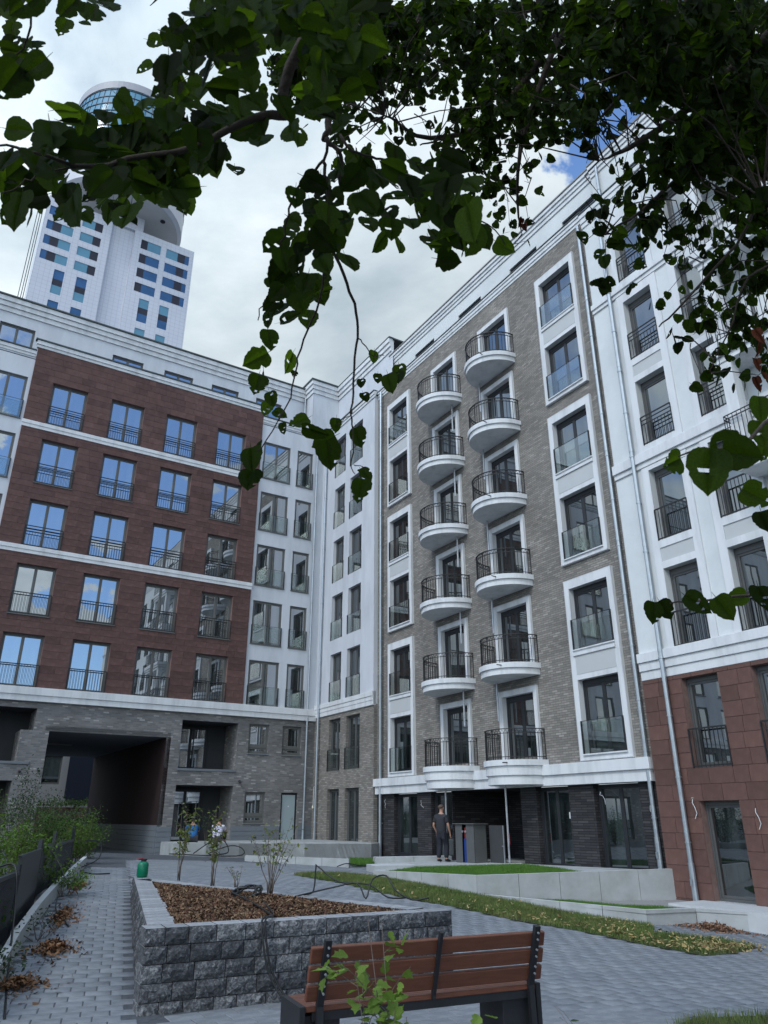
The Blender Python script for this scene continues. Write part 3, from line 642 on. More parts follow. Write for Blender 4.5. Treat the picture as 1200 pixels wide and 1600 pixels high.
# ================================================================== right house: white above red sandstone
bW = Bld('apartment_house', 'R', UL(10.0), -1.85, label='nearest house, white render with iron window rails above a red sandstone ground floor', cat='building')
WY = -.07
WX0, WX1 = -13.82, 14.0
wc = [(-12.57, -11.50), (-10.58, -9.60)] + [(x, x+1.05) for x in (-5.2, -2.9, -.6, 1.7, 4.0, 6.3, 8.6, 10.9)]
zr = [(3*k-1.83, 3*k+.35) for k in range(2, 7)]
wh = [(a, c, z0, z1) for a, c in wc for z0, z1 in zr]
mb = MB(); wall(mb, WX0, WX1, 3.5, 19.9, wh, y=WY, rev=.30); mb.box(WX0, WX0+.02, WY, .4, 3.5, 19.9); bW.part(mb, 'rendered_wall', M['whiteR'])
for i, (a, c) in enumerate(wc[:2]):
    mb = MB()
    for (zb, zt) in ((3.86+.3, 9.48), (9.98, 15.66), (16.02, 19.45)):
        hs = [(h[0], h[1], h[2], h[3], .04) for h in wh if h[0] == a and h[2] > zb-.6 and h[3] < zt+.2]
        sp = []
        for h in sorted(hs, key=lambda h: h[2])[1:]: sp.append((h[0], h[1], h[2]-.62, h[2]-.22, .03))
        wall(mb, a-.24, c+.24, zb, zt, hs+sp, y=WY-.04)
        mb.box(a-.24, a-.235, WY-.04, WY, zb, zt); mb.box(c+.235, c+.24, WY-.04, WY, zb, zt); mb.box(a-.24, c+.24, WY-.04, WY, zt-.005, zt)
        for s in sp: mb.box(s[0], s[1], WY-.012, WY, s[2], s[3], 1)
    bW.part(mb, 'window_surround', [M['trim'], M['greyp']])
for i, (a, c) in enumerate(wc):
    for j, (z0, z1) in enumerate(zr):
        window(bW, a, c, z0, z1, WY+.20, M['frameW'], M['glassR'], 1, ('double' if j >= 2 else 'bars'), ry=WY-.04, sill=M['trim'], head=.12)
tiers(bW, WX0, WX1, [(3.46, 3.70, .03), (3.70, 3.93, .07), (3.93, 4.18, .12)], WY, M['trim'], 'string_course', False)
tiers(bW, WX0, WX1, [(9.50, 9.66, .05), (9.66, 9.96, .11)], WY, M['trim'], 'string_course', False)
tiers(bW, WX0, WX1, [(15.68, 15.82, .05), (15.82, 16.02, .10)], WY, M['trim'], 'string_course', False)
tiers(bW, WX0, WX1, [(19.42, 19.60, .04), (19.60, 19.80, .08), (19.80, 19.98, .12)], WY, M['trim'], 'cornice', False); tiers(bW, WX0, WX1, [(19.98, 20.04, .15)], WY, M['coping'], 'coping', False)
mb = MB(); wall(mb, WX0, WX1, 19.9, 22.4, [(x, x+1.6, 20.4, 21.4) for x in (-12.4, -8.5, -4.6)], y=.8, rev=.1); bW.part(mb, 'attic_wall', M['whiteR'])
for x in (-12.4, -8.5, -4.6): window(bW, x, x+1.6, 20.4, 21.4, .86, M['frameW'], M['glassR'], 2)
tiers(bW, WX0, WX1, [(22.3, 22.48, .05), (22.48, 22.64, .10), (22.64, 22.8, .16)], .8, M['trim'], 'cornice', False); tiers(bW, WX0, WX1, [(22.8, 22.87, .2)], .8, M['copingR'], 'roof_edge', False)
mb = MB(); mb.box(WX0, WX1, .85, 12, 22.7, 22.8); mb.box(WX0, WX1, WY, .9, 19.9, 19.95); bW.part(mb, 'roof_slab', M['coping'])
pipe(bW, -13.45, .68, 20.1, 22.6, .05, foot=False)
# sandstone ground floors
gz = [(1.15, 3.35), (-1.80, .38)]
gh = [(a, c, *g) for a, c in wc for g in gz]
mb = MB(); wall(mb, WX0, WX1, -2.6, 3.5, gh, y=WY, rev=.28); mb.box(WX0, WX0+.02, WY, .4, -2.6, 3.5); bW.part(mb, 'mortar_bed', M['jointR'])
rows = [(-2.5, -2.15), (-2.15, -1.80)] + [(-1.80+2.18*i/6, -1.80+2.18*(i+1)/6) for i in range(6)] + [(.38+.77*i/2, .38+.77*(i+1)/2) for i in range(2)] + [(1.15+2.2*i/6, 1.15+2.2*(i+1)/6) for i in range(6)] + [(3.35, 3.46)]
tile_wall(bW, WX0, -2.0, rows, gh, M['tileR'], WY, wr=(.40, .66), nmax=290, seen=lambda x, z: x, gap=.009)
for a, c in wc:
    window(bW, a, c, *gz[0], WY+.18, M['frameW'], M['glassR'], 1, 'bars', ry=WY-.03, sill=M['trim'], head=.06)
    window(bW, a, c, *gz[1], WY+.18, M['frameW'], M['glassR'], 1, sill=M['trim'], head=.04)
pipe(bW, -12.99, WY-.13, -1.85, 19.4, .06)
mb = MB()
for cx, cz in ((-12.95+.2, .42), (-11.1, .2)):
    mb.tube([(cx, WY-.03, cz), (cx+.02, WY-.08, cz-.08), (cx+.07, WY-.07, cz-.2), (cx+.09, WY-.06, cz-.32), (cx+.03, WY-.07, cz-.44)], .008, 5)
mb.lathe([(.03, 0), (.03, .01)], 8, (-12.75, WY-.02, .45)); bW.part(mb, 'loose_cables', M['trim'])
# stacked loggias at the near end
mb = MB()
lx0, lx1 = -9.45, -5.9; ly = -1.0
for zf in (7.8, 10.85, 13.9, 16.95):
    mb.bbox(lx0-.06, lx1, ly-.06, WY+.01, zf+.34, zf+.58, .01); mb.bbox(lx0, lx1, ly, WY+.01, zf+.17, zf+.34, .01); mb.bbox(lx0+.07, lx1, ly+.07, WY+.01, zf, zf+.17, .01)
for x in (lx0+.1, lx1-.45):
    mb.box(x, x+.32, ly+.1, ly+.42, 8.3, 17.0); mb.box(x, x+.1, WY-.02-.1, WY-.0, 4.2, 17)
o = bW.part(mb, 'loggia', M['trim'])
for zf in (7.8, 10.85, 13.9, 16.95):
    mb = MB(); z = zf+.58; w = lx1-lx0
    for h in (.95, .85, .05): mb.box(lx0, lx1, ly-.01, ly+.01, z+h-.012, z+h+.012); mb.box(lx0-.01, lx0+.01, ly, WY, z+h-.012, z+h+.012)
    for i in range(31): x = lx0+w*i/30; mb.box(x-.007, x+.007, ly-.007, ly+.007, z, z+.95)
    for i in range(9): y = ly+(WY-ly)*i/9; mb.box(lx0-.007, lx0+.007, y-.007, y+.007, z, z+.95)
    link('railing', mb.mesh('railing', M['iron']), o)
    window(bW, lx0+.8, lx1-.8, z, z+2.1, WY-.02, M['frameW'], M['glassR'], 2)

# ================================================================== high-rise behind the left wing
class Twr(Bld):
    def __init__(s):
        org = N1*(D1-110); s.o = Vector((19, 10, 60)); p = org + T1*19 - N1*10; s.e = empty('high_rise_tower', (p.x, p.y, 60+ZC), atan2(T1.y, T1.x), label='white tiled hotel tower with a round glass crown rising behind the left wing', cat='tower')
bT = Twr()
def tw_tile(name):
    m = mat(name, (.60, .62, .68), .45, .03, .3); t = m.node_tree; L = t.links.new; b = [n for n in t.nodes if n.type == 'BSDF_PRINCIPLED'][0]; src = b.inputs['Base Color'].links[0].from_socket
    br = t.nodes.new('ShaderNodeTexBrick'); tc = t.nodes.new('ShaderNodeTexCoord'); L(tc.outputs['UV'], br.inputs['Vector']); br.offset = 0; br.inputs['Scale'].default_value = 1; br.inputs['Brick Width'].default_value = 1.05; br.inputs['Row Height'].default_value = 1.0; br.inputs['Mortar Size'].default_value = .03; br.inputs['Mortar Smooth'].default_value = .5
    mx = t.nodes.new('ShaderNodeMix'); mx.data_type = 'RGBA'; L(br.outputs['Fac'], mx.inputs[0]); L(src, mx.inputs[6]); mx.inputs[7].default_value = (.40, .41, .46, 1); L(mx.outputs[2], b.inputs['Base Color']); return m
M['tt'] = tw_tile('tower_tile')
wl = [(3.75, 9.15), (10.65, 15.0)]; wr_ = [(23.6, 28.2), (29.5, 35.0)]
hs = []
for i in range(4):
    z = 112.6+4.05*i
    for a, c in wl: hs.append((a, c, z-2.4, z, .25))
    for a, c in wr_: hs.append((a, c, z-2.45, z+.05*i, .25))
vs_ = []
for z1 in (108.6, 100.6, 92.6):
    for a, c in ((7.1, 9.15), (11.65, 13.8), (25.1, 27.3), (29.7, 31.85)): vs_.append((a, c, z1-6.2, z1, .25))
mb = MB(); wall(mb, 3.1, 14.7, 20, 127.4, [h for h in hs+vs_ if h[0] < 14.6 and h[1] <= 14.7] , y=0)
def clipw(h, x1): return (h[0], min(h[1], x1), *h[2:])
mb = MB(); wall(mb, 3.1, 16.9, 20, 127.4, [h for h in hs+vs_ if h[1] < 16], y=0); wall(mb, 21.9, 36.0, 20, 127.0, [h for h in hs+vs_ if h[0] > 21], y=0)
mb.box(3.1, 3.12, 0, 18, 20, 127.4); mb.box(35.98, 36.0, 0, 18, 20, 127); mb.box(16.88, 16.9, 0, 1.2, 20, 127.4); mb.box(21.9, 21.92, 0, 1.2, 20, 127); wall(mb, 16.9, 21.9, 20, 127.4, [], y=1.0)
mb.box(3.1, 36, .3, 18, 127.0, 127.2); bT.part(mb, 'tiled_wall', M['tt'])
mb = MB(); mb.box(15.5, 23.8, 1.0, 16, 127.0, 131.7); bT.part(mb, 'crown_shaft', M['tt'])
mb = MB()
for dx, dy in ((-.6, .5), (-1.0, .9), (-1.5, 1.4)): mb.box(3.0+dx, 3.14+dx, dy, dy+.2, 20, 128.5+dx)
bT.part(mb, 'facade_mast', M['darkT'])
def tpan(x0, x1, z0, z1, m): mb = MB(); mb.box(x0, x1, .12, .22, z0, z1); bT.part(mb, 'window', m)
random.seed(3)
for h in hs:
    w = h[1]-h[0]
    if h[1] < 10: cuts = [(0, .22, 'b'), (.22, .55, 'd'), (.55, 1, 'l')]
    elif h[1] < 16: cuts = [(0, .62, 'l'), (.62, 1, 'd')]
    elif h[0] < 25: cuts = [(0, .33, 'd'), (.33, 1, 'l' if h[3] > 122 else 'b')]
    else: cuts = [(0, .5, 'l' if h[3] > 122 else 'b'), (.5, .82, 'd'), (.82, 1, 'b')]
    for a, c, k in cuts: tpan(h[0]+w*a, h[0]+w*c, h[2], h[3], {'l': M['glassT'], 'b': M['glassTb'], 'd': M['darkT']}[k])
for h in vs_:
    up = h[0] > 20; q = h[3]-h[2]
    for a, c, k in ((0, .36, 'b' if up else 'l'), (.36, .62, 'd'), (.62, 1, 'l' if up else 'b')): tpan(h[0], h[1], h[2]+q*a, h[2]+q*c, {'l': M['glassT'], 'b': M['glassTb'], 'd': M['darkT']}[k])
DC, DR = (18.7, 7.0), 15.0
def ring(r, z, n=72): return [(DC[0]+r*cos(2*pi*i/n), DC[1]+r*sin(2*pi*i/n), z) for i in range(n)]
def loft(mb, rs, m=0, n=72):
    b = len(mb.v)
    for r, z in rs: mb.v += ring(r, z, n)
    for j in range(len(rs)-1):
        for i in range(n): mb.f.append((b+j*n+i, b+j*n+(i+1) % n, b+(j+1)*n+(i+1) % n, b+(j+1)*n+i)); mb.m.append(m)
mb = MB(); loft(mb, [(1.0, 131.6), (DR-.9, 131.6)]); bT.part(mb, 'crown_soffit', mat('crown_soffit_panel', (.55, .54, .52), .6, .05, .5))
mb = MB()
for z in (132, ): loft(mb, [(DR-.9, 131.5), (DR, 132.2), (DR, 138.0), (DR-.1, 138.1)])
bT.part(mb, 'crown_band', mat('crown_band_metal', (.55, .56, .60), .4, .04, .5))
mb = MB(); loft(mb, [(DR-.08, 138), (DR-.3, 147), (DR-.9, 156), (DR-1.5, 162)]); bT.part(mb, 'crown_glazing', M['glassT'])
mb = MB(); rz_ = lambda z: np.interp(z, [138, 147, 156, 162], [DR-.05, DR-.27, DR-.87, DR-1.47])
for z in np.arange(138, 162.1, 2.6):
    r0 = float(rz_(z)); loft(mb, [(r0+.0, z-.10), (r0+.12, z-.10), (r0+.12, z+.10), (r0+.0, z+.10)])
for i in range(60):
    a = 2*pi*i/60; mb.tube([(DC[0]+float(rz_(z))*cos(a), DC[1]+float(rz_(z))*sin(a), z) for z in (138, 147, 156, 162)], .07, 4)
bT.part(mb, 'crown_mullions', M['darkT'])
mb = MB(); loft(mb, [(DR-1.35, 161.9), (DR-1.2, 164.0), (DR-1.7, 164.3), (1, 164.5)]); bT.part(mb, 'crown_rim', mat('crown_rim_metal', (.38, .39, .42), .5, .05, 1))
mb = MB(); mb.lathe([(.6, 0), (.6, -.1)], 16, (27.5, -.8, 131.58)); bT.part(mb, 'soffit_vent', M['darkT'])
mb = MB()
for x, y in ((20, -5), (22, -4)): mb.tube([(x, y, 164), (x, y, 168)], .12, 5); mb.tube([(x, y, 167.5), (x+1.2, y, 168.2)], .1, 5)
bT.part(mb, 'roof_aerial', M['darkT'])
# ------------------------------------------------------------------ lie of the land
CPT = np.array([(0,0,-1.62),(0,6.5,-1.65),(-2.22,7.83,-1.655),(.8,9.3,-1.70),(3.5,9,-1.82),(-4.46,14.5,-1.27),(-9.2,34.2,-1.14),(-8.3,31.9,-1.22),(-2,31.5,-1.47),(-.3,20.2,-1.45),(2.1,18.4,-1.66),(5.5,17.5,-2.06),(7.9,17.1,-2.17),(8,8,-2.05),(-14,22,-1.1),(-9,8,-1.45),(10,0,-2.0),(-10,0,-1.5),(-20,50,-1.05),(5,40,-1.5),(20,25,-2.2),(0,-10,-1.7)], float)
def _tk(r): return np.where(r > 1e-9, r*r*np.log(np.maximum(r, 1e-9)), 0)
_P = CPT[:, :2]/10; _n = len(_P)
_W = np.linalg.solve(np.block([[_tk(np.linalg.norm(_P[:, None]-_P[None], axis=2))+np.eye(_n)*.02, np.c_[np.ones(_n), _P]], [np.c_[np.ones(_n), _P].T, np.zeros((3, 3))]]), np.r_[CPT[:, 2], 0, 0, 0])
def G(x, y):
    x = np.asarray(x, float)/10; y = np.asarray(y, float)/10
    r = np.sqrt((x[..., None]-_P[:, 0])**2+(y[..., None]-_P[:, 1])**2)
    g = _tk(r)@_W[:_n]+_W[_n]+_W[_n+1]*x+_W[_n+2]*y
    far = np.clip((np.sqrt(x*x+y*y)-4.5)/3, 0, 1)
    return np.clip(g, -2.6, -1.0)*(1-far) + (-1.3)*far + ZC
def g1(x, y): return float(G(x, y))
def inside(px, py, poly):
    px = np.asarray(px); py = np.asarray(py); c = np.zeros(px.shape, bool); n = len(poly)
    for i in range(n):
        x1, y1 = poly[i]; x2, y2 = poly[(i+1) % n]
        if y1 == y2: continue
        c ^= ((y1 > py) != (y2 > py)) & (px < (x2-x1)*(py-y1)/(y2-y1)+x1)
    return c
def grid_sheet(name, xs, ys, mats, dz=0.0, **k):
    X, Y = np.meshgrid(xs, ys); Z = G(X, Y)+dz; nx, ny = len(xs), len(ys)
    mb = MB(); mb.v = [tuple(p) for p in np.stack([X, Y, Z], -1).reshape(-1, 3)]
    mb.f = [(j*nx+i, j*nx+i+1, (j+1)*nx+i+1, (j+1)*nx+i) for j in range(ny-1) for i in range(nx-1)]; mb.m = [0]*len(mb.f)
    o = link(name, mb.mesh(name, mats, True)); return setp(o, **k)
def gax(lo, hi, f0, f1, fine, coarse):
    a = [lo]
    while a[-1] < hi: a.append(a[-1] + (fine if f0 <= a[-1] <= f1 else coarse))
    return a
def far_paver():
    m = bpy.data.materials.new('paving_ground'); m.use_nodes = True; t = m.node_tree; L = t.links.new; b = t.nodes['Principled BSDF']; b.inputs['Roughness'].default_value = .85
    tc = t.nodes.new('ShaderNodeTexCoord'); mp = t.nodes.new('ShaderNodeMapping'); L(tc.outputs['Object'], mp.inputs[0]); mp.inputs['Rotation'].default_value = (0, 0, radians(-32))
    br = t.nodes.new('ShaderNodeTexBrick'); L(mp.outputs[0], br.inputs['Vector']); br.inputs['Scale'].default_value = 1; br.inputs['Brick Width'].default_value = .30; br.inputs['Row Height'].default_value = .2; br.inputs['Mortar Size'].default_value = .006
    br.inputs['Color1'].default_value = (.13, .15, .17, 1); br.inputs['Color2'].default_value = (.16, .18, .20, 1); br.inputs['Mortar'].default_value = (.09, .10, .11, 1)
    n = t.nodes.new('ShaderNodeTexNoise'); L(tc.outputs['Object'], n.inputs['Vector']); n.inputs['Scale'].default_value = .8; n.inputs['Detail'].default_value = 8
    r = t.nodes.new('ShaderNodeMapRange'); L(n.outputs['Fac'], r.inputs[0]); r.inputs[1].default_value = .3; r.inputs[2].default_value = .7; r.inputs[3].default_value = .8; r.inputs[4].default_value = 1.2
    v = t.nodes.new('ShaderNodeVectorMath'); v.operation = 'SCALE'; L(br.outputs['Color'], v.inputs[0]); L(r.outputs[0], v.inputs['Scale']); L(v.outputs[0], b.inputs['Base Color']); return m
ground = grid_sheet('ground', gax(-900, 900, -16, 22, .75, 60), gax(-600, 1200, -8, 44, .75, 60), [far_paver()], -.014, kind='structure', label='grey block paving of the courtyard')

# planter corners and walls
PA, PB, PC = Vector((-2.22, 7.83, 0)), Vector((.77, 9.33, 0)), Vector((-4.45, 14.5, 0)); PT = ZC-.955
# grass strip, terrace outlines
STRIP = [(-2.3, 20.75), (-1.74, 22.0), (-1.07, 22.4), (-.3, 21.9), (2.16, 19.1), (2.88, 18.75), (3.83, 17.9), (5.3, 17.35), (5.49, 17.3), (5.35, 16.6), (5.1, 15.95), (5.6, 15.75), (6.25, 15.6), (6.55, 14.85), (5.64, 13.7), (4.95, 13.1), (4.36, 13.75), (3.93, 14.4), (3.42, 14.95), (3.02, 15.22), (2.36, 15.55), (1.73, 16.2), (1.27, 16.6), (.73, 16.9), (-.13, 17.8), (-1.11, 19.25)]
TER = [(-.29, 21.92), (2.16, 19.13), (7.25, 20.3)]
facR = lambda u, f=0.0: (N2*(D2-f)+T2*u); facL = lambda u, f=0.0: (N1*(D1+f)+T1*u)
PATCH = [(2.55, 7.9), (3.0, 8.45), (3.9, 8.8), (6, 9.2), (7, 6), (2.9, 5.5)]
kerb = [(-3.55, 7.6), (-3.93, 8.85), (-4.40, 10.17), (-5.0, 12.08), (-5.63, 14.25), (-5.96, 15.48), (-6.98, 18.74), (-7.9, 21.6)]

# pavers: path along the planter (rows square to it), courtyard (rows along the left wing)
def pavers(org, ang, bw, bh, region, name):
    ca, sa = cos(ang), sin(ang); R = 34.0; n = int(R/bw)+2; m = int(R/bh)+2
    I, J = np.meshgrid(np.arange(-n, n), np.arange(-m, m)); U = (I+.5*(J % 2))*bw + (np.sin(J*12.9898)*437.5 % 1)*.03; V = J*bh
    X = org[0]+U*ca-V*sa; Y = org[1]+U*sa+V*ca; k = region(X, Y); return X[k], Y[k], ang
cornx = lambda x, y: np.abs(x) < (y*.56+1.2)
path_line = lambda x, y: (x-PA.x)*cos(radians(18.5))*1.0 + (y-PA.y)*sin(radians(18.5))          # <0: left of the planter's left face
def left_of_kerb(x, y):
    kx = np.interp(y, [p[1] for p in kerb], [p[0] for p in kerb]); return x < kx+.05
ter_poly = [TER[0], TER[1], TER[2], tuple(facR(13.9)[:2]), tuple(facR(28)[:2])]
low_poly = [(2.16, 19.05), (5.49, 17.40), (6.67, 17.80), (7.9, 17.0), (14, 13.2), (22, 14), (8, 24), (7.2, 20.3)]
lter_poly = [(-8.34, 31.94), (-.5, 31.49), (0, 33), (-3.3, 38), (-9.6, 34.4)]
plant_poly = [(PA.x, PA.y), (PB.x, PB.y), (PC.x, PC.y)]
def free(x, y):
    ok = (y > 5.5) & (np.hypot(x, y) < 27) & cornx(x, y) & ~left_of_kerb(x, y)
    for p in (STRIP, ter_poly, low_poly, plant_poly, PATCH): ok &= ~inside(x, y, p)
    return ok
inpath = lambda x, y: (path_line(x, y) < 0) & (y < 21)
sets = [pavers((PA.x, PA.y), radians(18.5), .25, .19, lambda x, y: free(x, y) & inpath(x, y), 'a'), pavers((0, 8), atan2(T1.y, T1.x), .32, .21, lambda x, y: free(x, y) & ~inpath(x, y) & (path_line(x, y) > .12), 'b')]
allp = []
for si, (X, Y, ang) in enumerate(sets):
    w, h = ((.25, .19), (.32, .21))[si]
    for x, y in zip(X, Y): allp.append((math.hypot(x, y), x, y, ang, w, h))
allp.sort(); print('pavers', len(allp))
pm = {}
for w, h in ((.25, .19), (.32, .21)):
    mb = MB(); g = .005; b = .006; a, c = w/2-g, h/2-g
    mb.v = [(-a, -c, -.04), (a, -c, -.04), (a, c, -.04), (-a, c, -.04), (-a, -c, -b), (a, -c, -b), (a, c, -b), (-a, c, -b), (-a+b, -c+b, 0), (a-b, -c+b, 0), (a-b, c-b, 0), (-a+b, c-b, 0)]
    mb.f = [(0,1,5,4),(1,2,6,5),(2,3,7,6),(3,0,4,7),(4,5,9,8),(5,6,10,9),(6,7,11,10),(7,4,8,11),(8,9,10,11)]; mb.m = [0]*9
    pm[w] = (mb.mesh('paver', M['paver']), mb)
def slope_rot(x, y, ang):
    e = .2; dx = (g1(x+e, y)-g1(x-e, y))/(2*e); dy = (g1(x, y+e)-g1(x, y-e))/(2*e); n = Vector((-dx, -dy, 1)).normalized()
    t = Vector((cos(ang), sin(ang), 0)); t = (t-n*t.dot(n)).normalized(); return Matrix((t, n.cross(t), n)).transposed()
for d, x, y, ang, w, h in allp[:300]:
    o = link('paver', pm[w][0], ground); z = g1(x, y)+random.uniform(-.0015, .0015); o.matrix_local = Matrix.Translation((x, y, z)) @ slope_rot(x, y, ang).to_4x4()
rest = np.array([p[1:] for p in allp[300:]])
T = {w: np.array(pm[w][1].v) for w in pm}
vs = np.zeros((len(rest), 12, 3)); Xc, Yc, An, Ww = rest[:, 0], rest[:, 1], rest[:, 2], rest[:, 3]
for w in pm:
    k = Ww == w; t = T[w]; ca, sa = np.cos(An[k])[:, None], np.sin(An[k])[:, None]
    vs[k, :, 0] = Xc[k][:, None]+t[:, 0]*ca-t[:, 1]*sa; vs[k, :, 1] = Yc[k][:, None]+t[:, 0]*sa+t[:, 1]*ca; vs[k, :, 2] = t[:, 2]
e = .3; zc = G(Xc, Yc); gx = (G(Xc+e, Yc)-zc)/e; gy = (G(Xc, Yc+e)-zc)/e
vs[:, :, 2] += zc[:, None]+gx[:, None]*(vs[:, :, 0]-Xc[:, None])+gy[:, None]*(vs[:, :, 1]-Yc[:, None])+np.random.uniform(-.002, .002, (len(rest), 1))
F = np.array([(4,5,9,8),(5,6,10,9),(6,7,11,10),(7,4,8,11),(8,9,10,11),(0,1,5,4),(1,2,6,5),(2,3,7,6),(3,0,4,7)])
def fast_mesh(name, V, F, m, smooth=False):
    me = bpy.data.meshes.new(name); V = np.asarray(V, np.float32).reshape(-1, 3); F = np.asarray(F, np.int32); k = F.shape[1]
    me.vertices.add(len(V)); me.vertices.foreach_set('co', V.ravel()); me.loops.add(F.size); me.loops.foreach_set('vertex_index', F.ravel()); me.polygons.add(len(F))
    me.polygons.foreach_set('loop_start', np.arange(0, F.size, k)); me.polygons.foreach_set('loop_total', np.full(len(F), k))
    if smooth: me.polygons.foreach_set('use_smooth', np.ones(len(F), bool))
    me.materials.append(m); me.update(calc_edges=True); return me
def island_rnd(m, name):
    m = m.copy(); m.name = name; t = m.node_tree; g = t.nodes.new('ShaderNodeNewGeometry')
    for n in t.nodes:
        if n.type == 'MAP_RANGE' and n.inputs[0].links and n.inputs[0].links[0].from_node.type == 'OBJECT_INFO': t.links.new(g.outputs['Random Per Island'], n.inputs[0])
    return m
FF = (F[None]+12*np.arange(len(rest))[:, None, None]).reshape(-1, 4)
o = link('pavers', fast_mesh('pavers', vs, FF, island_rnd(M['paver'], 'grey_paver_joined')), ground); o['kind'] = 'stuff'
# bed under the pavers
grid_sheet('paving_bed', np.arange(-14, 18, .75), np.arange(4, 30, .75), [M['grout']], -.008, kind='structure', label='dark sand bed in the paving joints')

# ------------------------------------------------------------------ stone planter
def stone_mat():
    m = bpy.data.materials.new('split_basalt_block'); m.use_nodes = True; t = m.node_tree; L = t.links.new; b = t.nodes['Principled BSDF']; b.inputs['Roughness'].default_value = .85; b.inputs['Specular IOR Level'].default_value = .3
    tc = t.nodes.new('ShaderNodeTexCoord'); oi = t.nodes.new('ShaderNodeObjectInfo'); mp = t.nodes.new('ShaderNodeMapping'); L(tc.outputs['Object'], mp.inputs[0]); vm = t.nodes.new('ShaderNodeVectorMath'); vm.operation = 'SCALE'; vm.inputs[0].default_value = (37, 19, 53); L(oi.outputs['Random'], vm.inputs['Scale']); L(vm.outputs[0], mp.inputs['Location'])
    n = t.nodes.new('ShaderNodeTexNoise'); L(mp.outputs[0], n.inputs['Vector']); n.inputs['Scale'].default_value = 26; n.inputs['Detail'].default_value = 9; n.inputs['Roughness'].default_value = .68; n.inputs['Distortion'].default_value = 1.2
    oa = t.nodes.new('ShaderNodeMath'); oa.operation = 'MULTIPLY_ADD'; oa.inputs[1].default_value = .16; L(oi.outputs['Random'], oa.inputs[0]); L(n.outputs['Fac'], oa.inputs[2])
    r = t.nodes.new('ShaderNodeValToRGB'); L(oa.outputs[0], r.inputs[0]); e = r.color_ramp.elements; e[0].position = .47; e[0].color = (.040, .043, .048, 1); e[1].position = .80; e[1].color = (.30, .305, .31, 1)
    q = e.new(.60); q.color = (.085, .088, .094, 1); L(r.outputs[0], b.inputs['Base Color'])
    n2 = t.nodes.new('ShaderNodeTexNoise'); L(mp.outputs[0], n2.inputs['Vector']); n2.inputs['Scale'].default_value = 16; n2.inputs['Detail'].default_value = 8
    bp = t.nodes.new('ShaderNodeBump'); bp.inputs['Strength'].default_value = .9; bp.inputs['Distance'].default_value = .03; L(n2.outputs['Fac'], bp.inputs['Height']); L(bp.outputs[0], b.inputs['Normal']); return m
M['stone'] = stone_mat()
M['stonetop'] = mat('skylit_block_top', (.30, .315, .33), .8, .25, 9, .3, 50, rnd=.14, dirt=(.20, .21, .22), dscale=6)  # paler stone colour for the top faces, sky light painted in
planter = empty('raised_planter', (PA.x, PA.y, g1(PA.x, PA.y)), label='triangular raised bed of split dark grey stone blocks filled with bark mulch', cat='planter')
_bk = {}
def block_mesh(w, h, d, var):
    k = (w, h, var)
    if k in _bk: return _bk[k]
    rs = random.Random(hash(k) & 0xffff); nx, nz = 5, 4; mb = MB(); V = []
    for j in range(nz):
        for i in range(nx):
            x, z = -w/2+w*i/(nx-1), -h/2+h*j/(nz-1); edge = i in (0, nx-1) or j in (0, nz-1)
            y = .020 if edge else rs.uniform(-.008, .008)
            if edge: x *= 1-rs.uniform(0.015, .035); z *= 1-rs.uniform(.03, .07)
            V.append((x, y, z))
    mb.add(V, [(j*nx+i, j*nx+i+1, (j+1)*nx+i+1, (j+1)*nx+i) for j in range(nz-1) for i in range(nx-1)], 0)
    w2, h2 = w/2-.006, h/2-.004
    B = [(-w2, .020, -h2), (w2, .020, -h2), (w2, .020, h2), (-w2, .020, h2), (-w2, d, -h2), (w2, d, -h2), (w2, d, h2), (-w2, d, h2)]
    mb.add(B, [(1, 5, 6, 2), (4, 0, 3, 7), (0, 4, 5, 1)], 0); mb.add(B, [(3, 2, 6, 7)], 1); mb.add(B, [(4, 7, 6, 5)], 0)
    me = mb.mesh('stone_block', [M['stone'], M['stonetop']]); _bk[k] = me; return me
CH = .151
def block_wall(p, q, courses, off=0, th=.28, cut=0.0):
    d = (q-p); L_ = d.length; d = d.normalized(); rz = atan2(d.y, d.x)
    for c in range(courses):
        x = 0.0; r = random.Random(c*7+int(L_*100)+off)
        while x < L_-.04:
            w = r.choice([.30, .30, .29, .27, .22, .18]) if x > 0 or c % 2 else .19
            if x+w > L_-.06: w = round(L_-x, 3)
            pos = p+d*(x+w/2); z = PT-CH*(c+.5)
            o = link('stone_block', block_mesh(round(w, 2), CH, th, r.randint(0, 5)), planter, (pos.x-PA.x, pos.y-PA.y, z-g1(PA.x, PA.y)), rz); o.scale = (w/round(w, 2), 1, 1)
            x += w
block_wall(PA, PB, 5); block_wall(PC, PA+(PC-PA).normalized()*.31, 5, 3, th=.30); block_wall(PB+(PC-PB).normalized()*.42, PC-(PC-PB).normalized()*.62, 2, 5)
def _inset(d):
    P = [PA, PB, PC]; out = []
    for i in range(3):
        a, b, c = P[i-1], P[i], P[(i+1) % 3]; u, v = (a-b).normalized(), (c-b).normalized(); h = (u+v).normalized(); out.append(b+h*d/abs(sin(u.angle(v)/2)))
    return out
IA, IB, IC = _inset(.27)
cen = (IA+IB+IC)/3
INS = {0: IA, 1: IB, 2: IC}
def shrink(p, k): q = INS[0] if p is PA else INS[1] if p is PB else INS[2]; return cen+(q-cen)*k
bx = [shrink(p, .86) for p in (PA, PB, PC)]
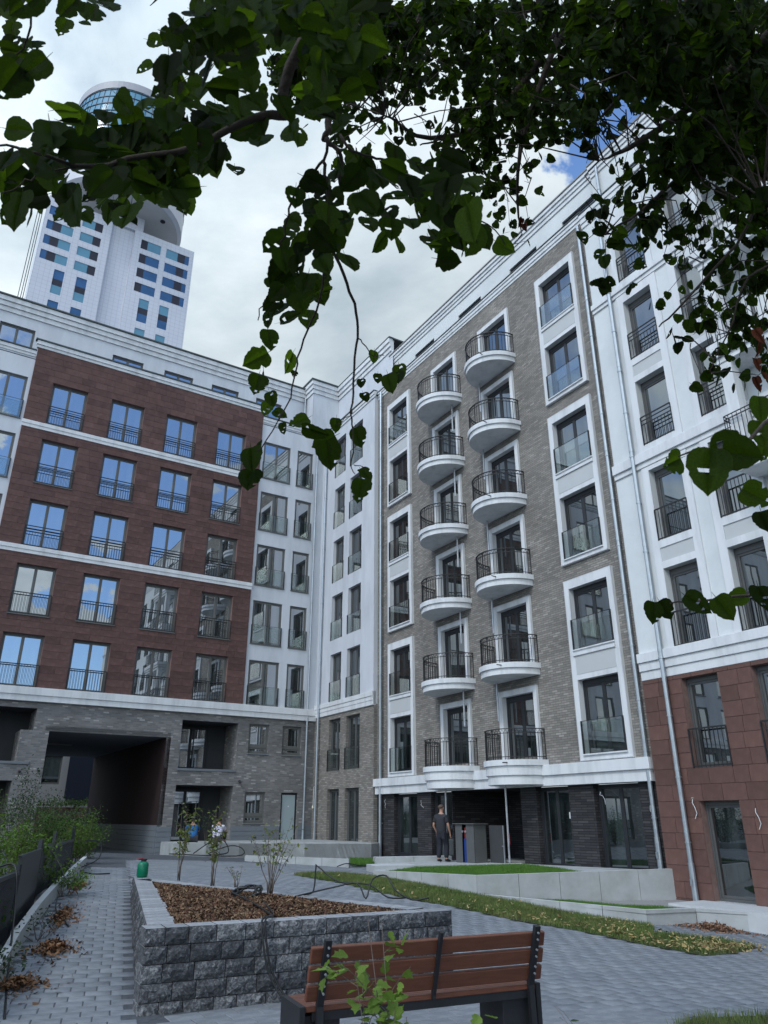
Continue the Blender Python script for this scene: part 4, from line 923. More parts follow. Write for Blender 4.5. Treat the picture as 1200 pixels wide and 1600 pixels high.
# the bark bed, heaped a little in the middle
def tri_pts(n, k=.9, seed=1):
    r = np.random.RandomState(seed); a, b = r.rand(n), r.rand(n); s = a+b > 1; a[s], b[s] = 1-a[s], 1-b[s]
    A, B, C = [np.array(shrink(p, k)[:2]) for p in (PA, PB, PC)]; P = A+a[:, None]*(B-A)+b[:, None]*(C-A); w = np.stack([1-a-b, a, b], 1); return P, 27*w.prod(1)
mb = MB(); n = 14
ids = {}
for i in range(n+1):
    for j in range(n+1-i):
        a, b = i/n, j/n; p = shrink(PA, 1.03)*(1-a-b)+shrink(PB, 1.03)*a+shrink(PC, 1.03)*b; ids[i, j] = len(mb.v); mb.v.append((p.x, p.y, PT-.035+.075*(27*a*b*(1-a-b))))
for i in range(n):
    for j in range(n-i):
        mb.f.append((ids[i, j], ids[i+1, j], ids[i, j+1])); mb.m.append(0)
        if i+j < n-1: mb.f.append((ids[i+1, j], ids[i+1, j+1], ids[i, j+1])); mb.m.append(0)
inv = (-PA.x, -PA.y, -g1(PA.x, PA.y))
mb.build('soil', M['soil'], planter, inv)
def chips(name, P, Z, size, cols, seed=0, parent=None, off=(0, 0, 0), flat=.5):
    r = np.random.RandomState(seed); n = len(P); s = r.uniform(*size, n); asp = r.uniform(.25, .6, n); an = r.uniform(0, 2*pi, n); ti = r.normal(0, flat, n); tj = r.normal(0, flat, n)
    u = np.stack([np.cos(an)*np.cos(ti), np.sin(an)*np.cos(ti), np.sin(ti)], 1)*s[:, None]/2; v = np.stack([-np.sin(an)*np.cos(tj), np.cos(an)*np.cos(tj), np.sin(tj)], 1)*(s*asp)[:, None]/2
    c = np.c_[P, Z]+r.normal(0, .004, (n, 3)); k = r.normal(0, .12, (n, 1))
    V = np.stack([c-u-v*(1+k), c+u-v*.7, c+u*1.1+v, c-u*.9+v*(1-k)], 1); m = mat(name+'_mat', cols[0], .9, .3, 3); t = m.node_tree
    g = t.nodes.new('ShaderNodeNewGeometry'); cr = t.nodes.new('ShaderNodeValToRGB'); t.links.new(g.outputs['Random Per Island'], cr.inputs[0]); e = cr.color_ramp.elements
    e[0].color = (*cols[0], 1); e[1].color = (*cols[-1], 1)
    for i, cc in enumerate(cols[1:-1]): q = e.new((i+1)/(len(cols)-1)); q.color = (*cc, 1)
    b = [x for x in t.nodes if x.type == 'BSDF_PRINCIPLED'][0]; t.links.new(cr.outputs[0], b.inputs['Base Color'])
    o = link(name, fast_mesh(name, V.reshape(-1, 3), np.arange(4*n).reshape(-1, 4), m), parent, off); o['kind'] = 'stuff'; return o
P, w = tri_pts(24000, 1.0); Z = PT-.03+.078*w+np.random.uniform(-.008, .016, len(w))
BARK = [(.035, .018, .012), (.08, .036, .020), (.12, .055, .030), (.16, .095, .052), (.24, .165, .09), (.055, .032, .022)]
chips('bark_mulch', P, Z, (.018, .052), BARK, 3, planter, inv, .55)

# grass
def grass(name, poly, n, h, m, zf, seed=0, label=None, w=.006, parent=None, dens=None):
    r = np.random.RandomState(seed); xs = [p[0] for p in poly]; ys = [p[1] for p in poly]; X = r.uniform(min(xs), max(xs), n*3); Y = r.uniform(min(ys), max(ys), n*3); k = inside(X, Y, poly)
    if dens is not None: k &= r.rand(len(X)) < dens(X, Y)
    X, Y = X[k][:n], Y[k][:n]; n = len(X); Z = zf(X, Y); a = r.uniform(0, 2*pi, n); H = h*r.uniform(.5, 1.25, n); lx, ly = r.normal(0, .3, n)*H, r.normal(0, .3, n)*H
    dx, dy = np.cos(a)*w, np.sin(a)*w
    V = np.stack([np.stack([X-dx, Y-dy, Z-.01], 1), np.stack([X+dx, Y+dy, Z-.01], 1), np.stack([X+lx+dx*.15, Y+ly, Z+H], 1)], 1)
    o = link(name, fast_mesh(name, V.reshape(-1, 3), np.arange(3*n).reshape(-1, 3), m), parent); o['kind'] = 'stuff'
    if label: o['label'] = label; o['category'] = 'grass'
    return o
def poly_sheet(name, poly, zf, m, kind='structure', label=None, n=40):
    """sheet cut to an outline, following a height function"""
    import mathutils.geometry as mg
    pts = []
    for i in range(len(poly)):
        a, b = Vector(poly[i]), Vector(poly[(i+1) % len(poly)]); k = max(1, int((b-a).length/.8))
        pts += [a+(b-a)*j/k for j in range(k)]
    nb = len(pts); xs = [p.x for p in pts]; ys = [p.y for p in pts]
    for x in np.arange(min(xs), max(xs), .8):
        for y in np.arange(min(ys), max(ys), .8):
            if inside(np.array([x]), np.array([y]), poly)[0]: pts.append(Vector((x, y)))
    vo, _, fo, *_ = mg.delaunay_2d_cdt(pts, [(i, (i+1) % nb) for i in range(nb)], [], 1, 1e-5)
    mb = MB(); mb.v = [(p.x, p.y, float(zf(np.array(p.x), np.array(p.y)))) for p in vo]; mb.f = [tuple(f) for f in fo]; mb.m = [0]*len(fo)
    me = mb.mesh(name, m); o = link(name, me); setp(o, label, None, None, kind); return o
M['turf'] = mat('turf_soil', (.045, .062, .018), .95, .35, 8, dirt=(.07, .055, .03), dscale=1.4)
poly_sheet('grass_verge', STRIP, lambda x, y: G(x, y)+.004, M['turf'], label='soil under the long strip of rough grass')
def sdens(x, y): return np.clip(1.25-.16*np.maximum(0, 19-y) + .2*np.sin(x*3)*np.sin(y*2.3), .22, 1)
grass('grass', STRIP, 52000, .085, M['grass'], G, 1, 'rough tapering strip of grass with yellow leaf litter between paving and concrete walls', dens=sdens, w=.007)
r = np.random.RandomState(5)
def scat(poly, n, f=None):
    xs = [p[0] for p in poly]; ys = [p[1] for p in poly]; X = r.uniform(min(xs), max(xs), n*3); Y = r.uniform(min(ys), max(ys), n*3); k = inside(X, Y, poly)
    if f is not None: k &= r.rand(len(X)) < f(X, Y)
    return np.stack([X[k][:n], Y[k][:n]], 1)
YEL = [(.26, .18, .07), (.38, .29, .12), (.15, .09, .04), (.46, .38, .19), (.20, .15, .06)]
Ps = scat([(x, y) for x, y in STRIP], 6500, lambda x, y: np.clip(.03+.06*np.maximum(0, 18.2-y)**1.5, 0, 1)); o = chips('leaf_litter', Ps, G(Ps[:, 0], Ps[:, 1])+r.uniform(.03, .085, len(Ps)), (.04, .085), YEL, 4, flat=.35); setp(o, 'dry yellow leaves and chips scattered over the rough grass strip', 'leaf litter')
def heap(cx, cy, rx, ry, h, n, name, lab, ang=0, cols=None):
    q = r.standard_t(3.0, (n, 2))*.36; q = q[np.hypot(q[:, 0], q[:, 1]) < 2.2]; lump = 1+.35*np.sin(q[:, 0]*7+cx)*np.cos(q[:, 1]*6+cy); d = np.hypot(q[:, 0], q[:, 1]); ca, sa = cos(ang), sin(ang)
    P = np.stack([cx+q[:, 0]*rx*ca-q[:, 1]*ry*sa, cy+q[:, 0]*rx*sa+q[:, 1]*ry*ca], 1); Z = G(P[:, 0], P[:, 1])+np.clip(h*(1-d**1.3)*lump, 0, 9)*r.uniform(.3, 1, len(d))+.01
    return setp(chips(name, P, Z, (.03, .07), cols or [(.10, .04, .015), (.19, .085, .035), (.28, .15, .07), (.07, .03, .015), (.34, .21, .11)], int(cx*10) & 255, flat=.5), lab, 'leaf pile')
heap(-3.72, 8.75, .38, .26, .06, 480, 'leaf_pile', 'rust brown leaf pile in the lower left corner against the kerb', 1.9)
heap(-4.05, 10.35, .42, .24, .10, 650, 'leaf_pile', 'largest heap of brown leaves under the kerb, second from the front', 1.9)
heap(-4.78, 12.4, .9, .15, .06, 600, 'leaf_pile', 'long drift of brown leaves along the middle of the kerb', 1.85)
heap(-5.78, 15.6, .9, .13, .05, 400, 'leaf_pile', 'farthest small drift of brown leaves at the end of the kerb', 1.85)
heap(6.75, 17.2, .75, .28, .13, 1300, 'leaf_pile', 'brown leaf pile against the low concrete wall on the right', -.6, [(.16, .07, .04), (.24, .13, .08), (.32, .20, .12), (.10, .05, .03)])
heap(5.75, 14.5, .9, .40, .04, 1100, 'leaf_pile', 'yellow brown leaf litter on the near tip of the grass strip', .55, YEL)
grass('grass', PATCH, 14000, .10, M['grass'], G, 8, 'tuft of grass cut off by the lower right edge of the view', w=.005)
poly_sheet('grass_verge', PATCH, lambda x, y: G(x, y)+.004, M['turf'], label='soil under the near grass tuft')

# ------------------------------------------------------------------ concrete walls, terraces
def conc_wall(name, pts, tops, base, label, th=.12, panel=1.02, group=None):
    """wall of precast panels along a polyline; tops = top height per vertex"""
    o = empty(name, (pts[0][0], pts[0][1], base(*pts[0])), label=label, cat='retaining wall'); z0 = o.location.z
    for i in range(len(pts)-1):
        a, b = Vector(pts[i]), Vector(pts[i+1]); L_ = (b-a).length; n = max(1, round(L_/panel)); d = (b-a)/L_; nn = Vector((-d.y, d.x))
        for k in range(n):
            p, q = a+d*(L_*k/n+.006), a+d*(L_*(k+1)/n-.006); zt0 = tops[i]+(tops[i+1]-tops[i])*k/n; zt1 = tops[i]+(tops[i+1]-tops[i])*(k+1)/n
            mb = MB(); B = [p, q, q+nn*th, p+nn*th]; zb = [base(*v)-.25 for v in B]; zt = [zt0, zt1, zt1, zt0]
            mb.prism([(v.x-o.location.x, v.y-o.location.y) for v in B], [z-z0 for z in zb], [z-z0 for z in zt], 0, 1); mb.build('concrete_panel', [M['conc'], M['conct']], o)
    return o
gb = lambda x, y: g1(x, y)
conc_wall('retaining_wall', TER, [ZC-1.30, ZC-1.24, ZC-1.165], gb, 'tall concrete retaining wall with a sharp corner in front of the raised lawn')
conc_wall('low_wall', [(2.22, 19.0), (5.49, 17.42), (6.67, 17.82), (7.9, 17.02), (14, 13.0)], [ZC-1.62, ZC-1.78, ZC-1.79, ZC-1.81, ZC-1.9], gb, 'low concrete kerb wall stepping along the sandstone house')
P0 = facR(28.3, .05); 
conc_wall('retaining_wall', [(-8.34, 31.94), (-.5, 31.49)], [ZC-.90, ZC-.90], gb, 'long concrete terrace wall across the inner corner of the courtyard', panel=1.25)
conc_wall('low_wall', [(-4.7, 27.4), (-1.13, 26.2)], [ZC-1.17, ZC-1.22], gb, 'low concrete edging in front of the corner terrace')
conc_wall('low_wall', [(-.30, 27.6), (2.35, 28.1)], [ZC-1.24, ZC-1.22], gb, 'low concrete step in front of the first dark ground floor window', th=.5, panel=1.4)
conc_wall('low_wall', [(-.28, 23.9), (1.0, 24.25)], [ZC-1.30, ZC-1.30], gb, 'pale concrete step at the left end of the raised lawn', th=1.0, panel=1.4)
def tz(x, y):                                               # terrace level: falls from the right end to the far left
    return ZC-1.30+.10*np.clip((np.asarray(x)-2)/5, -1, 1)*1.0-.03*np.clip((np.asarray(y)-22)/5, 0, 2)
LAWN = [(.95, 24.15), (-.1, 22.0), (2.2, 19.35), (5.0, 20.1), (4.75, 22.0), (4.2, 24.4)]
poly_sheet('terrace', ter_poly, lambda x, y: tz(x, y)-.035, M['conc'], label='pale slab terrace in front of the brick house')
poly_sheet('lawn_bed', LAWN, lambda x, y: tz(x, y)-.028, M['turf'], label='soil of the raised lawn')
grass('lawn', LAWN, 30000, .05, M['lawn'], lambda x, y: tz(x, y)-.02, 3, 'bright green raised lawn behind the tall concrete wall', w=.006)
conc_wall('low_wall', [(.98, 24.35), (4.2, 24.75)], [ZC-1.30, ZC-1.27], lambda x, y: ZC-1.5, 'thin concrete edge behind the raised lawn', th=.1, panel=1.6)
lz = lambda x, y: ZC-1.64-.19*np.clip((np.asarray(x)-2.2)/3.2, 0, 1)
poly_sheet('side_terrace', low_poly, lambda x, y: lz(x, y)-.02, M['grav'], label='narrow gravel and slab strip in front of the sandstone house')
LW2 = [(3.4, 18.75), (5.45, 17.60), (6.5, 17.9), (6.2, 18.6), (4.3, 19.2)]
grass('lawn', LW2, 9000, .045, M['lawn'], lambda x, y: lz(x, y)-.01, 4, 'small bright green lawn in the corner of the low wall', w=.006)
mb = MB(); q = [facR(12.9, .05), facR(3, .05), facR(3, 1.5), facR(12.9, 1.3)]; mb.prism([(p.x, p.y) for p in q][::-1], ZC-2.4, ZC-1.80); setp(mb.build('side_pavement', M['conct']), 'pale pavement along the sandstone house', None, None, 'structure')
mb = MB(); mb.prism([(x, y) for x, y in lter_poly], ZC-2, ZC-.93); mb.f[0] = mb.f[0]; setp(mb.build('corner_terrace', M['conc']), 'raised terrace in the inner corner', None, None, 'structure')
SL = [(-1.05, 26.3), (-.35, 27.3), (-.1, 30.5), (-1.3, 30.2)]
grass('lawn', SL, 6000, .12, M['lawn'], lambda x, y: G(x, y)+.05, 6, 'little lawn patch between the corner terrace and the brick house', w=.008)
heap(6.5, 19.9, .9, .15, .05, 500, 'leaf_pile', 'thin line of brown leaves at the foot of the tall concrete wall', .25)

# ------------------------------------------------------------------ bench
B0 = Vector((-.58, 5.97, g1(0, 6.5))); ba = radians(24.5)
bench = empty('park_bench', tuple(B0), ba, label='park bench of reddish wood slats on black metal frames, seen from behind', cat='bench')
BL = 2.0; SH = .45
def bp(mb, name, m, smooth=False): return mb.build(name, m, bench, smooth=smooth)
for i in range(4):
    mb = MB(); y0 = .012+.105*i; mb.bbox(.045, BL-.045, y0, y0+.095, SH-.035, SH, .005); bp(mb, 'seat_slat', M['wood'])
lean = radians(17); cb_, sb_ = cos(lean), sin(lean)
for i in range(3):
    s = .125+.125*i; c = Vector((BL/2+.02, .035-s*sb_-.0, SH+s*cb_-.035)); mb = MB()
    mb.obox(c, (BL/2-.02, 0, 0), (0, .019*cb_, .019*sb_), (0, -sb_*.053, cb_*.053)); o = bp(mb, 'back_slat', M['wood'])
    bv = o.modifiers.new('round', 'BEVEL'); bv.width = .008; bv.segments = 2
for x in (0, BL-.33):
    mb = MB(); mb.bbox(x, x+.045, .0, .42, -.0, SH+.004, .004) if x == 0 else mb.bbox(x+.28, x+.325, 0, .42, 0, SH+.004, .004)
    mb.bbox(x+(.045 if x == 0 else .0), x+(.32 if x == 0 else .28), .05, .40, 0, SH-.06, .004); bp(mb, 'side_panel', M['blackm'])
mb = MB(); mb.box(.1, BL-.1, .02, .05, SH-.09, SH-.036); mb.box(.1, BL-.1, .36, .40, SH-.09, SH-.036); bp(mb, 'seat_rail', M['blackm'])
for x in (.145, BL/2+.04, BL-.10):
    mb = MB(); t = .024 if x != BL/2+.04 else .012
    low = Vector((x, -.02, 0)) if x != BL/2+.04 else Vector((x, .0, SH-.03)); mid = Vector((x, .0, SH)); top = mid+Vector((0, -.43*sb_-.02, .44*cb_))
    for p, q in ((low, mid), (mid, top)):
        d = (q-p)/2; n = Vector((1, 0, 0)).cross(d).normalized(); mb.obox((p+q)/2, (t, 0, 0), n*.018, d)
    o = bp(mb, 'back_post', M['blackm'])
    mb = MB()
    for i in range(3):
        for e in ((-.025, .025) if x != BL/2+.04 else ()):
            s = .125+.125*i+e; c = Vector((x, -s*sb_-.035, SH+s*cb_-.01)); mb.tube([c, c+Vector((0, -.012, -.003))], .008, 8)
    if mb.v: mb.build('bolts', M['steel'], o)

# ------------------------------------------------------------------ hoses, canister, cables
def hose(name, pts, r, lab, cat='hose', m=None, sub=4):
    """tube through smoothed points"""
    P = [Vector(p) for p in pts]; out = []
    for i in range(len(P)-1):
        p0, p1, p2, p3 = P[max(i-1, 0)], P[i], P[i+1], P[min(i+2, len(P)-1)]
        for k in range(sub):
            t = k/sub; out.append(.5*((2*p1)+(p2-p0)*t+(2*p0-5*p1+4*p2-p3)*t*t+(3*p1-p0-3*p2+p3)*t**3))
    out.append(P[-1]); b = out[0].copy(); mb = MB(); mb.tube([p-b for p in out], r, 6); return setp(mb.build(name, m or M['rubber'], None, b, smooth=True), lab, cat)
cx, cy = -1.72, 10.3; pts = []
for i in range(46):
    a = i*.62; rr = .16+.05*sin(i*1.7); pts.append((cx+rr*cos(a), cy+rr*sin(a)*.75, PT+.03+.07*(1+sin(a+.4))*.9+.02*sin(i*2.1)))
e0 = PA+(PB-PA)*.33
pts += [(cx+.1, cy-.5, PT+.06), (e0.x+.05, e0.y+.35, PT+.03), (e0.x+.02, e0.y+.02, PT+.02), (e0.x+.04, e0.y-.06, PT-.12), (e0.x+.12, e0.y-.10, PT-.40), (e0.x+.28, e0.y-.16, PT-.62), (e0.x+.45, e0.y-.22, PT-.70)]
hose('garden_hose', pts, .011, 'black hose coiled on the bark mulch and hanging over the front of the planter')
dh = [(p[0]+.03, p[1]+.02, p[2]) for p in pts[-6:]]; hose('garden_hose', [(cx+.2, cy-.2, PT+.05)]+dh, .010, 'second strand of black hose running down the planter front beside the coil')
c0 = Vector((-.95, 11.1, PT)); hose('drip_line', [c0+Vector(v) for v in ((-.1, -.2, .02), (.0, .0, .05), (.02, .05, .33), (.05, .03, .34), (.35, -.15, .17), (.75, -.35, .15), (1.0, -.55, .02), (1.25, -.7, .03))], .010, 'black irrigation line bent upright out of the mulch at the back of the bed')
hose('drip_line', [c0+Vector(v) for v in ((-.2, -.45, .02), (.3, -.35, .12), (.6, -.45, .17), (.72, -.6, .01), (.8, -.5, .22), (.98, -.45, .26), (1.1, -.6, .10), (1.3, -.85, .02), (1.5, -.95, .05))], .010, 'looping black irrigation line lying over the mulch near the right tip of the bed')
can = empty('garden_sprayer', (PC.x+.22, PC.y-.18, PT), label='small green pump sprayer standing on the far left corner of the planter', cat='sprayer')
mb = MB(); mb.lathe([(.085, 0), (.095, .02), (.095, .20), (.075, .235), (.04, .25)], 16); mb.build('tank', mat('green_plastic', (.0, .15, .075), .35, .05, 4), can, smooth=True)
mb = MB(); mb.lathe([(.045, .24), (.045, .275), (.02, .28)], 12); mb.box(-.09, .06, -.012, .012, .27, .29); mb.build('pump_handle', M['rubber'], can)
mb = MB(); mb.tube([(.05, 0, .26), (-.02, 0, .30), (-.13, .0, .28)], .008, 5); mb.build('nozzle', mat('red_plastic', (.3, .03, .04), .4, .05, 4), can)
hose('cable', [(-7.2, 30.6, g1(-7.2, 30.6)+.02), (-6.6, 30.8, g1(-6.6, 30.8)+.45), (-6.1, 30.7, g1(-6.1, 30.7)+.5), (-5.9, 30.6, g1(-5.9, 30.6)+.1), (-6.6, 30.4, g1(-6.6, 30.4)+.04), (-5.8, 30.5, g1(-5.8, 30.5)+.35), (-5.3, 30.4, g1(-5.3, 30.4)+.25), (-5.5, 30.2, g1(-5.5, 30.2)+.02), (-7.9, 29.8, g1(-7.9, 29.8)+.02)], .02, 'tangled black cable on the paving before the corner terrace', 'cable')
hose('cable', [(-1.5, 26.0, g1(-1.5, 26)+.02), (-1.2, 26.1, g1(-1.2, 26)+.12), (-.8, 26.2, g1(-.8, 26)+.08), (-.5, 26.6, g1(-.5, 26.6)+.1)], .016, 'short black cable end beside the little lawn patch', 'cable')

# ------------------------------------------------------------------ kerb, fence on the left
ko = empty('kerb', (kerb[0][0], kerb[0][1], g1(*kerb[0])), label='pale concrete kerb edging the planting bed on the left', cat='kerb')
for i in range(len(kerb)-1):
    a, b = Vector(kerb[i]), Vector(kerb[i+1]); n = max(1, round((b-a).length/1.0)); d = (b-a)/n
    for k in range(n):
        p, q = a+d*k, a+d*(k+.99); nn = Vector((-d.y, d.x)).normalized()*.09; h = .22 if not (i == 4 and k == 1) else .34
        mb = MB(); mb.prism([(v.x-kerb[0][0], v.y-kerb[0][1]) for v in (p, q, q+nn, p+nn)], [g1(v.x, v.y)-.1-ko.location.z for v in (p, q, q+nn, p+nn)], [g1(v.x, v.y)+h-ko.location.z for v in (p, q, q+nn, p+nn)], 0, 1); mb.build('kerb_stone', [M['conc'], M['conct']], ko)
fo = empty('garden_fence', (-4.45, 8.5, g1(-4.45, 8.5)), label='anthracite metal fence of slatted panels beside the planting bed', cat='fence')
fz = fo.location.z
def fpanel(p, q, z0, z1, style):
    p, q = Vector(p), Vector(q); L_ = (q-p).length; d = (q-p)/L_; mb = MB(); nn = Vector((-d.y, d.x)); f = lambda v: Vector((v.x+4.45, v.y-8.5))
    if style == 'slats':
        for i in range(int(L_/.042)):
            c = f(p+d*(.02+.042*i)); mb.obox((c.x, c.y, (z0+z1)/2-fz), (d.x*.012, d.y*.012, 0), (nn.x*.016, nn.y*.016, 0), (0, 0, (z1-z0)/2-.02))
        for z in (z0+.02, z1): c = f((p+q)/2); mb.obox((c.x, c.y, z-fz), (d.x*L_/2, d.y*L_/2, 0), (nn.x*.03, nn.y*.03, 0), (0, 0, .022))
    else:
        c = f((p+q)/2); mb.obox((c.x, c.y, (z0+z1)/2-fz), (d.x*L_/2, d.y*L_/2, 0), (nn.x*.012, nn.y*.012, 0), (0, 0, (z1-z0)/2))
        for z in (z1-.01,): mb.obox((c.x, c.y, z-fz), (d.x*L_/2, d.y*L_/2, 0), (nn.x*.022, nn.y*.022, 0), (0, 0, .015))
    mb.build('fence_panel', mat('fence_anthracite', (.018, .021, .026), .45, .15, 5) if 'fence' not in M else M['fence'], fo)
M['fence'] = mat('fence_anthracite', (.016, .020, .026), .45, .15, 5)
fpanel((-3.75, 7.0), (-4.75, 10.6), ZC-1.45, ZC-.66, 'slats'); fpanel((-4.75, 10.6), (-5.55, 13.1), ZC-1.35, ZC-.46, 'solid')
fpanel((-5.6, 13.1), (-6.3, 15.4), ZC-1.2, ZC-.44, 'solid'); fpanel((-6.3, 15.4), (-7.5, 19.4), ZC-1.2, ZC-.50, 'slats')
for x, y in ((-4.75, 10.6), (-5.57, 13.1), (-6.3, 15.4), (-7.5, 19.4)):
    mb = MB(); mb.box(-.03, .03, -.03, .03, 0, .98 if y > 11 else .9); mb.build('fence_post', M['fence'], fo, (x+4.45, y-8.5, g1(x, y)-fz))
hose('cable', [(-3.3, 7.6, g1(-3.3, 7.6)), (-3.95, 9.0, g1(-3.95, 9)+.05), (-4.45, 10.0, ZC-.9), (-4.62, 10.2, ZC-.55), (-4.9, 10.3, ZC-.58), (-5.4, 10.2, ZC-.7)], .013, 'thick black cable looped over the near fence panel', 'cable')
hose('cable', [(-4.4, 11.7, g1(-4.4, 11.7)+.02), (-5.1, 12.9, g1(-5.1, 12.9)+.05), (-5.35, 13.7, ZC-.9), (-5.9, 14.0, ZC-.42), (-6.3, 13.8, ZC-.44)], .010, 'thin black cable hanging over the solid fence panel', 'cable')
hose('cable', [(-7.2, 19.4, ZC-.5), (-6.9, 19.6, ZC-.55), (-6.85, 19.5, ZC-.9), (-7.2, 19.3, ZC-1.1), (-7.0, 18.9, g1(-7, 18.9)+.03), (-6.5, 18.3, g1(-6.5, 18.3)+.02), (-6.2, 18.5, g1(-6.2, 18.5)+.02)], .014, 'black cable spilling from the far end of the fence onto the path', 'cable')

# ------------------------------------------------------------------ utility cabinet at the entrance
cabp = Vector((2.72, 26.35, 0)); ca_ = atan2(-T2.y, -T2.x); cz = float(tz(cabp.x, cabp.y))-.035
cab = empty('utility_cabinet', (cabp.x, cabp.y, cz), ca_, label='open grey metal utility cabinet with a red and blue valve beside the entrance', cat='cabinet')
cm = mat('cabinet_grey', (.10, .105, .105), .5, .1, 4)
for nm, b in (('side_panel', (-.65, -.28, 0, .02, 0, 1.15)), ('side_panel', (-.65, -.63, 0, .5, 0, 1.15)), ('side_panel', (-.05, .38, 0, .02, 0, 1.15)), ('back_panel', (-.65, .38, .48, .5, 0, 1.15)), ('side_panel', (.36, .38, 0, .5, 0, 1.15)), ('lid', (-.72, .44, -.06, .55, 1.15, 1.18))):
    mb = MB(); mb.bbox(*b, .004); mb.build(nm, cm, cab)
mb = MB(); mb.tube([(-.17, .1, 0), (-.17, .1, .72)], .085, 10); mb.build('blue_pipe', mat('blue_enamel', (.01, .04, .20), .4, .1, 4), cab)
mb = MB(); mb.tube([(-.17, .1, .72), (-.17, .1, 1.05)], .06, 10); mb.tube([(-.26, .1, .92), (-.06, .06, .94)], .035, 8); v = mb.build('red_valve', mat('red_enamel', (.22, .02, .02), .4, .1, 4), cab)
for x in (-.22, -.06): mb = MB(); mb.tube([(x, .0, .93), (x, -.03, .93)], .035, 8); mb.build('cap', M['steel'], v)
cab2p = Vector((3.62, 25.95, 0)); cab2 = empty('utility_cabinet', (cab2p.x, cab2p.y, cz), ca_, label='closed dark grey cabinet door leaning in the entrance right of the open cabinet', cat='cabinet')
mb = MB(); mb.bbox(-.35, .38, 0, .05, 0, 1.12, .004); mb.build('door', mat('cabinet_dark', (.055, .058, .06), .5, .1, 4), cab2)
mb = MB(); mb.box(.36, .40, -.02, .0, 0, 1.12); mb.box(.30, .36, -.03, -.01, .5, .53); mb.build('handle_bar', M['steel'], cab2)
mb = MB(); mb.box(-.03, .03, -.05, .05, 0, .3); t = mb.build('red_tag', mat('red_tape', (.35, .02, .04), .6, .1, 3)); p = facR(19.32, .52); t.location = (p.x, p.y, ZC-.75); setp(t, 'strip of red tape tied to the steel drain pipe by the entrance', 'tape')

# ------------------------------------------------------------------ what shows through the passage
bg_ = empty('office_building', (-24.5, 58.0, ZC-1.3), radians(20), label='building seen through the passage with a lit window above a planted brick wall', cat='building')
mb = MB(); wall(mb, -9, 9, -1, 12, [(-3.4, -1.2, 3.6, 5.6), (-.9, .4, 3.6, 5.6), (-6.6, -4.4, 3.6, 5.6)], rev=.2); mb.build('wall', mat('pale_far_wall', (.30, .31, .31), .8, .05, 1), bg_)
mb = MB(); mb.box(.9, 9, -.2, -.05, 2.6, 9); mb.build('blue_facade_panel', mat('dark_blue_panel', (.012, .018, .035), .5, .1, 1), bg_)
for x0, x1 in ((-3.4, -1.2), (-.9, .4), (-6.6, -4.4)): me, pn = win_mesh(x1-x0, 2.0, 1, M['frameL']); o = link('window', me, bg_, (x0, .1, 3.6)); link('pane', pane_mesh(pn[0][1]-pn[0][0], pn[0][3]-pn[0][2], M['glassL']), o, (pn[0][0], .045, pn[0][2]))
mb = MB(); mb.box(-9, 9, -2.2, -1.9, -1, 2.0); mb.build('garden_wall', brick_mat('brown_brick', (.10, .06, .045), (.16, .10, .08), (.1, .08, .07)), bg_)
sgn = empty('sign_box', (-17.6, 44.5, ZC-1.2), radians(25), label='grey slatted enclosure with a white curved roof beyond the passage', cat='enclosure')
mb = MB()
for i in range(6): mb.box(-1.1, 1.1, -.5, .5, .25+.16*i, .38+.16*i)
mb.build('slats', M['clad'], sgn); mb = MB(); mb.tube([(-1.1, 0, 1.3), (-.8, 0, 1.42), (1.2, 0, 1.45)], .05, 6); mb.build('roof', M['trim'], sgn)
mb = MB(); mb.bbox(-.28, .28, -.2, .2, 0, .75, .04); mb.box(-.30, .30, -.22, .22, .72, .8); setp(mb.build('yellow_bin', mat('yellow_plastic', (.50, .30, .01), .5, .1, 3), None, (-15.6, 40.3, ZC-1.15), .4), 'bright yellow bin lid inside the mouth of the passage', 'bin')
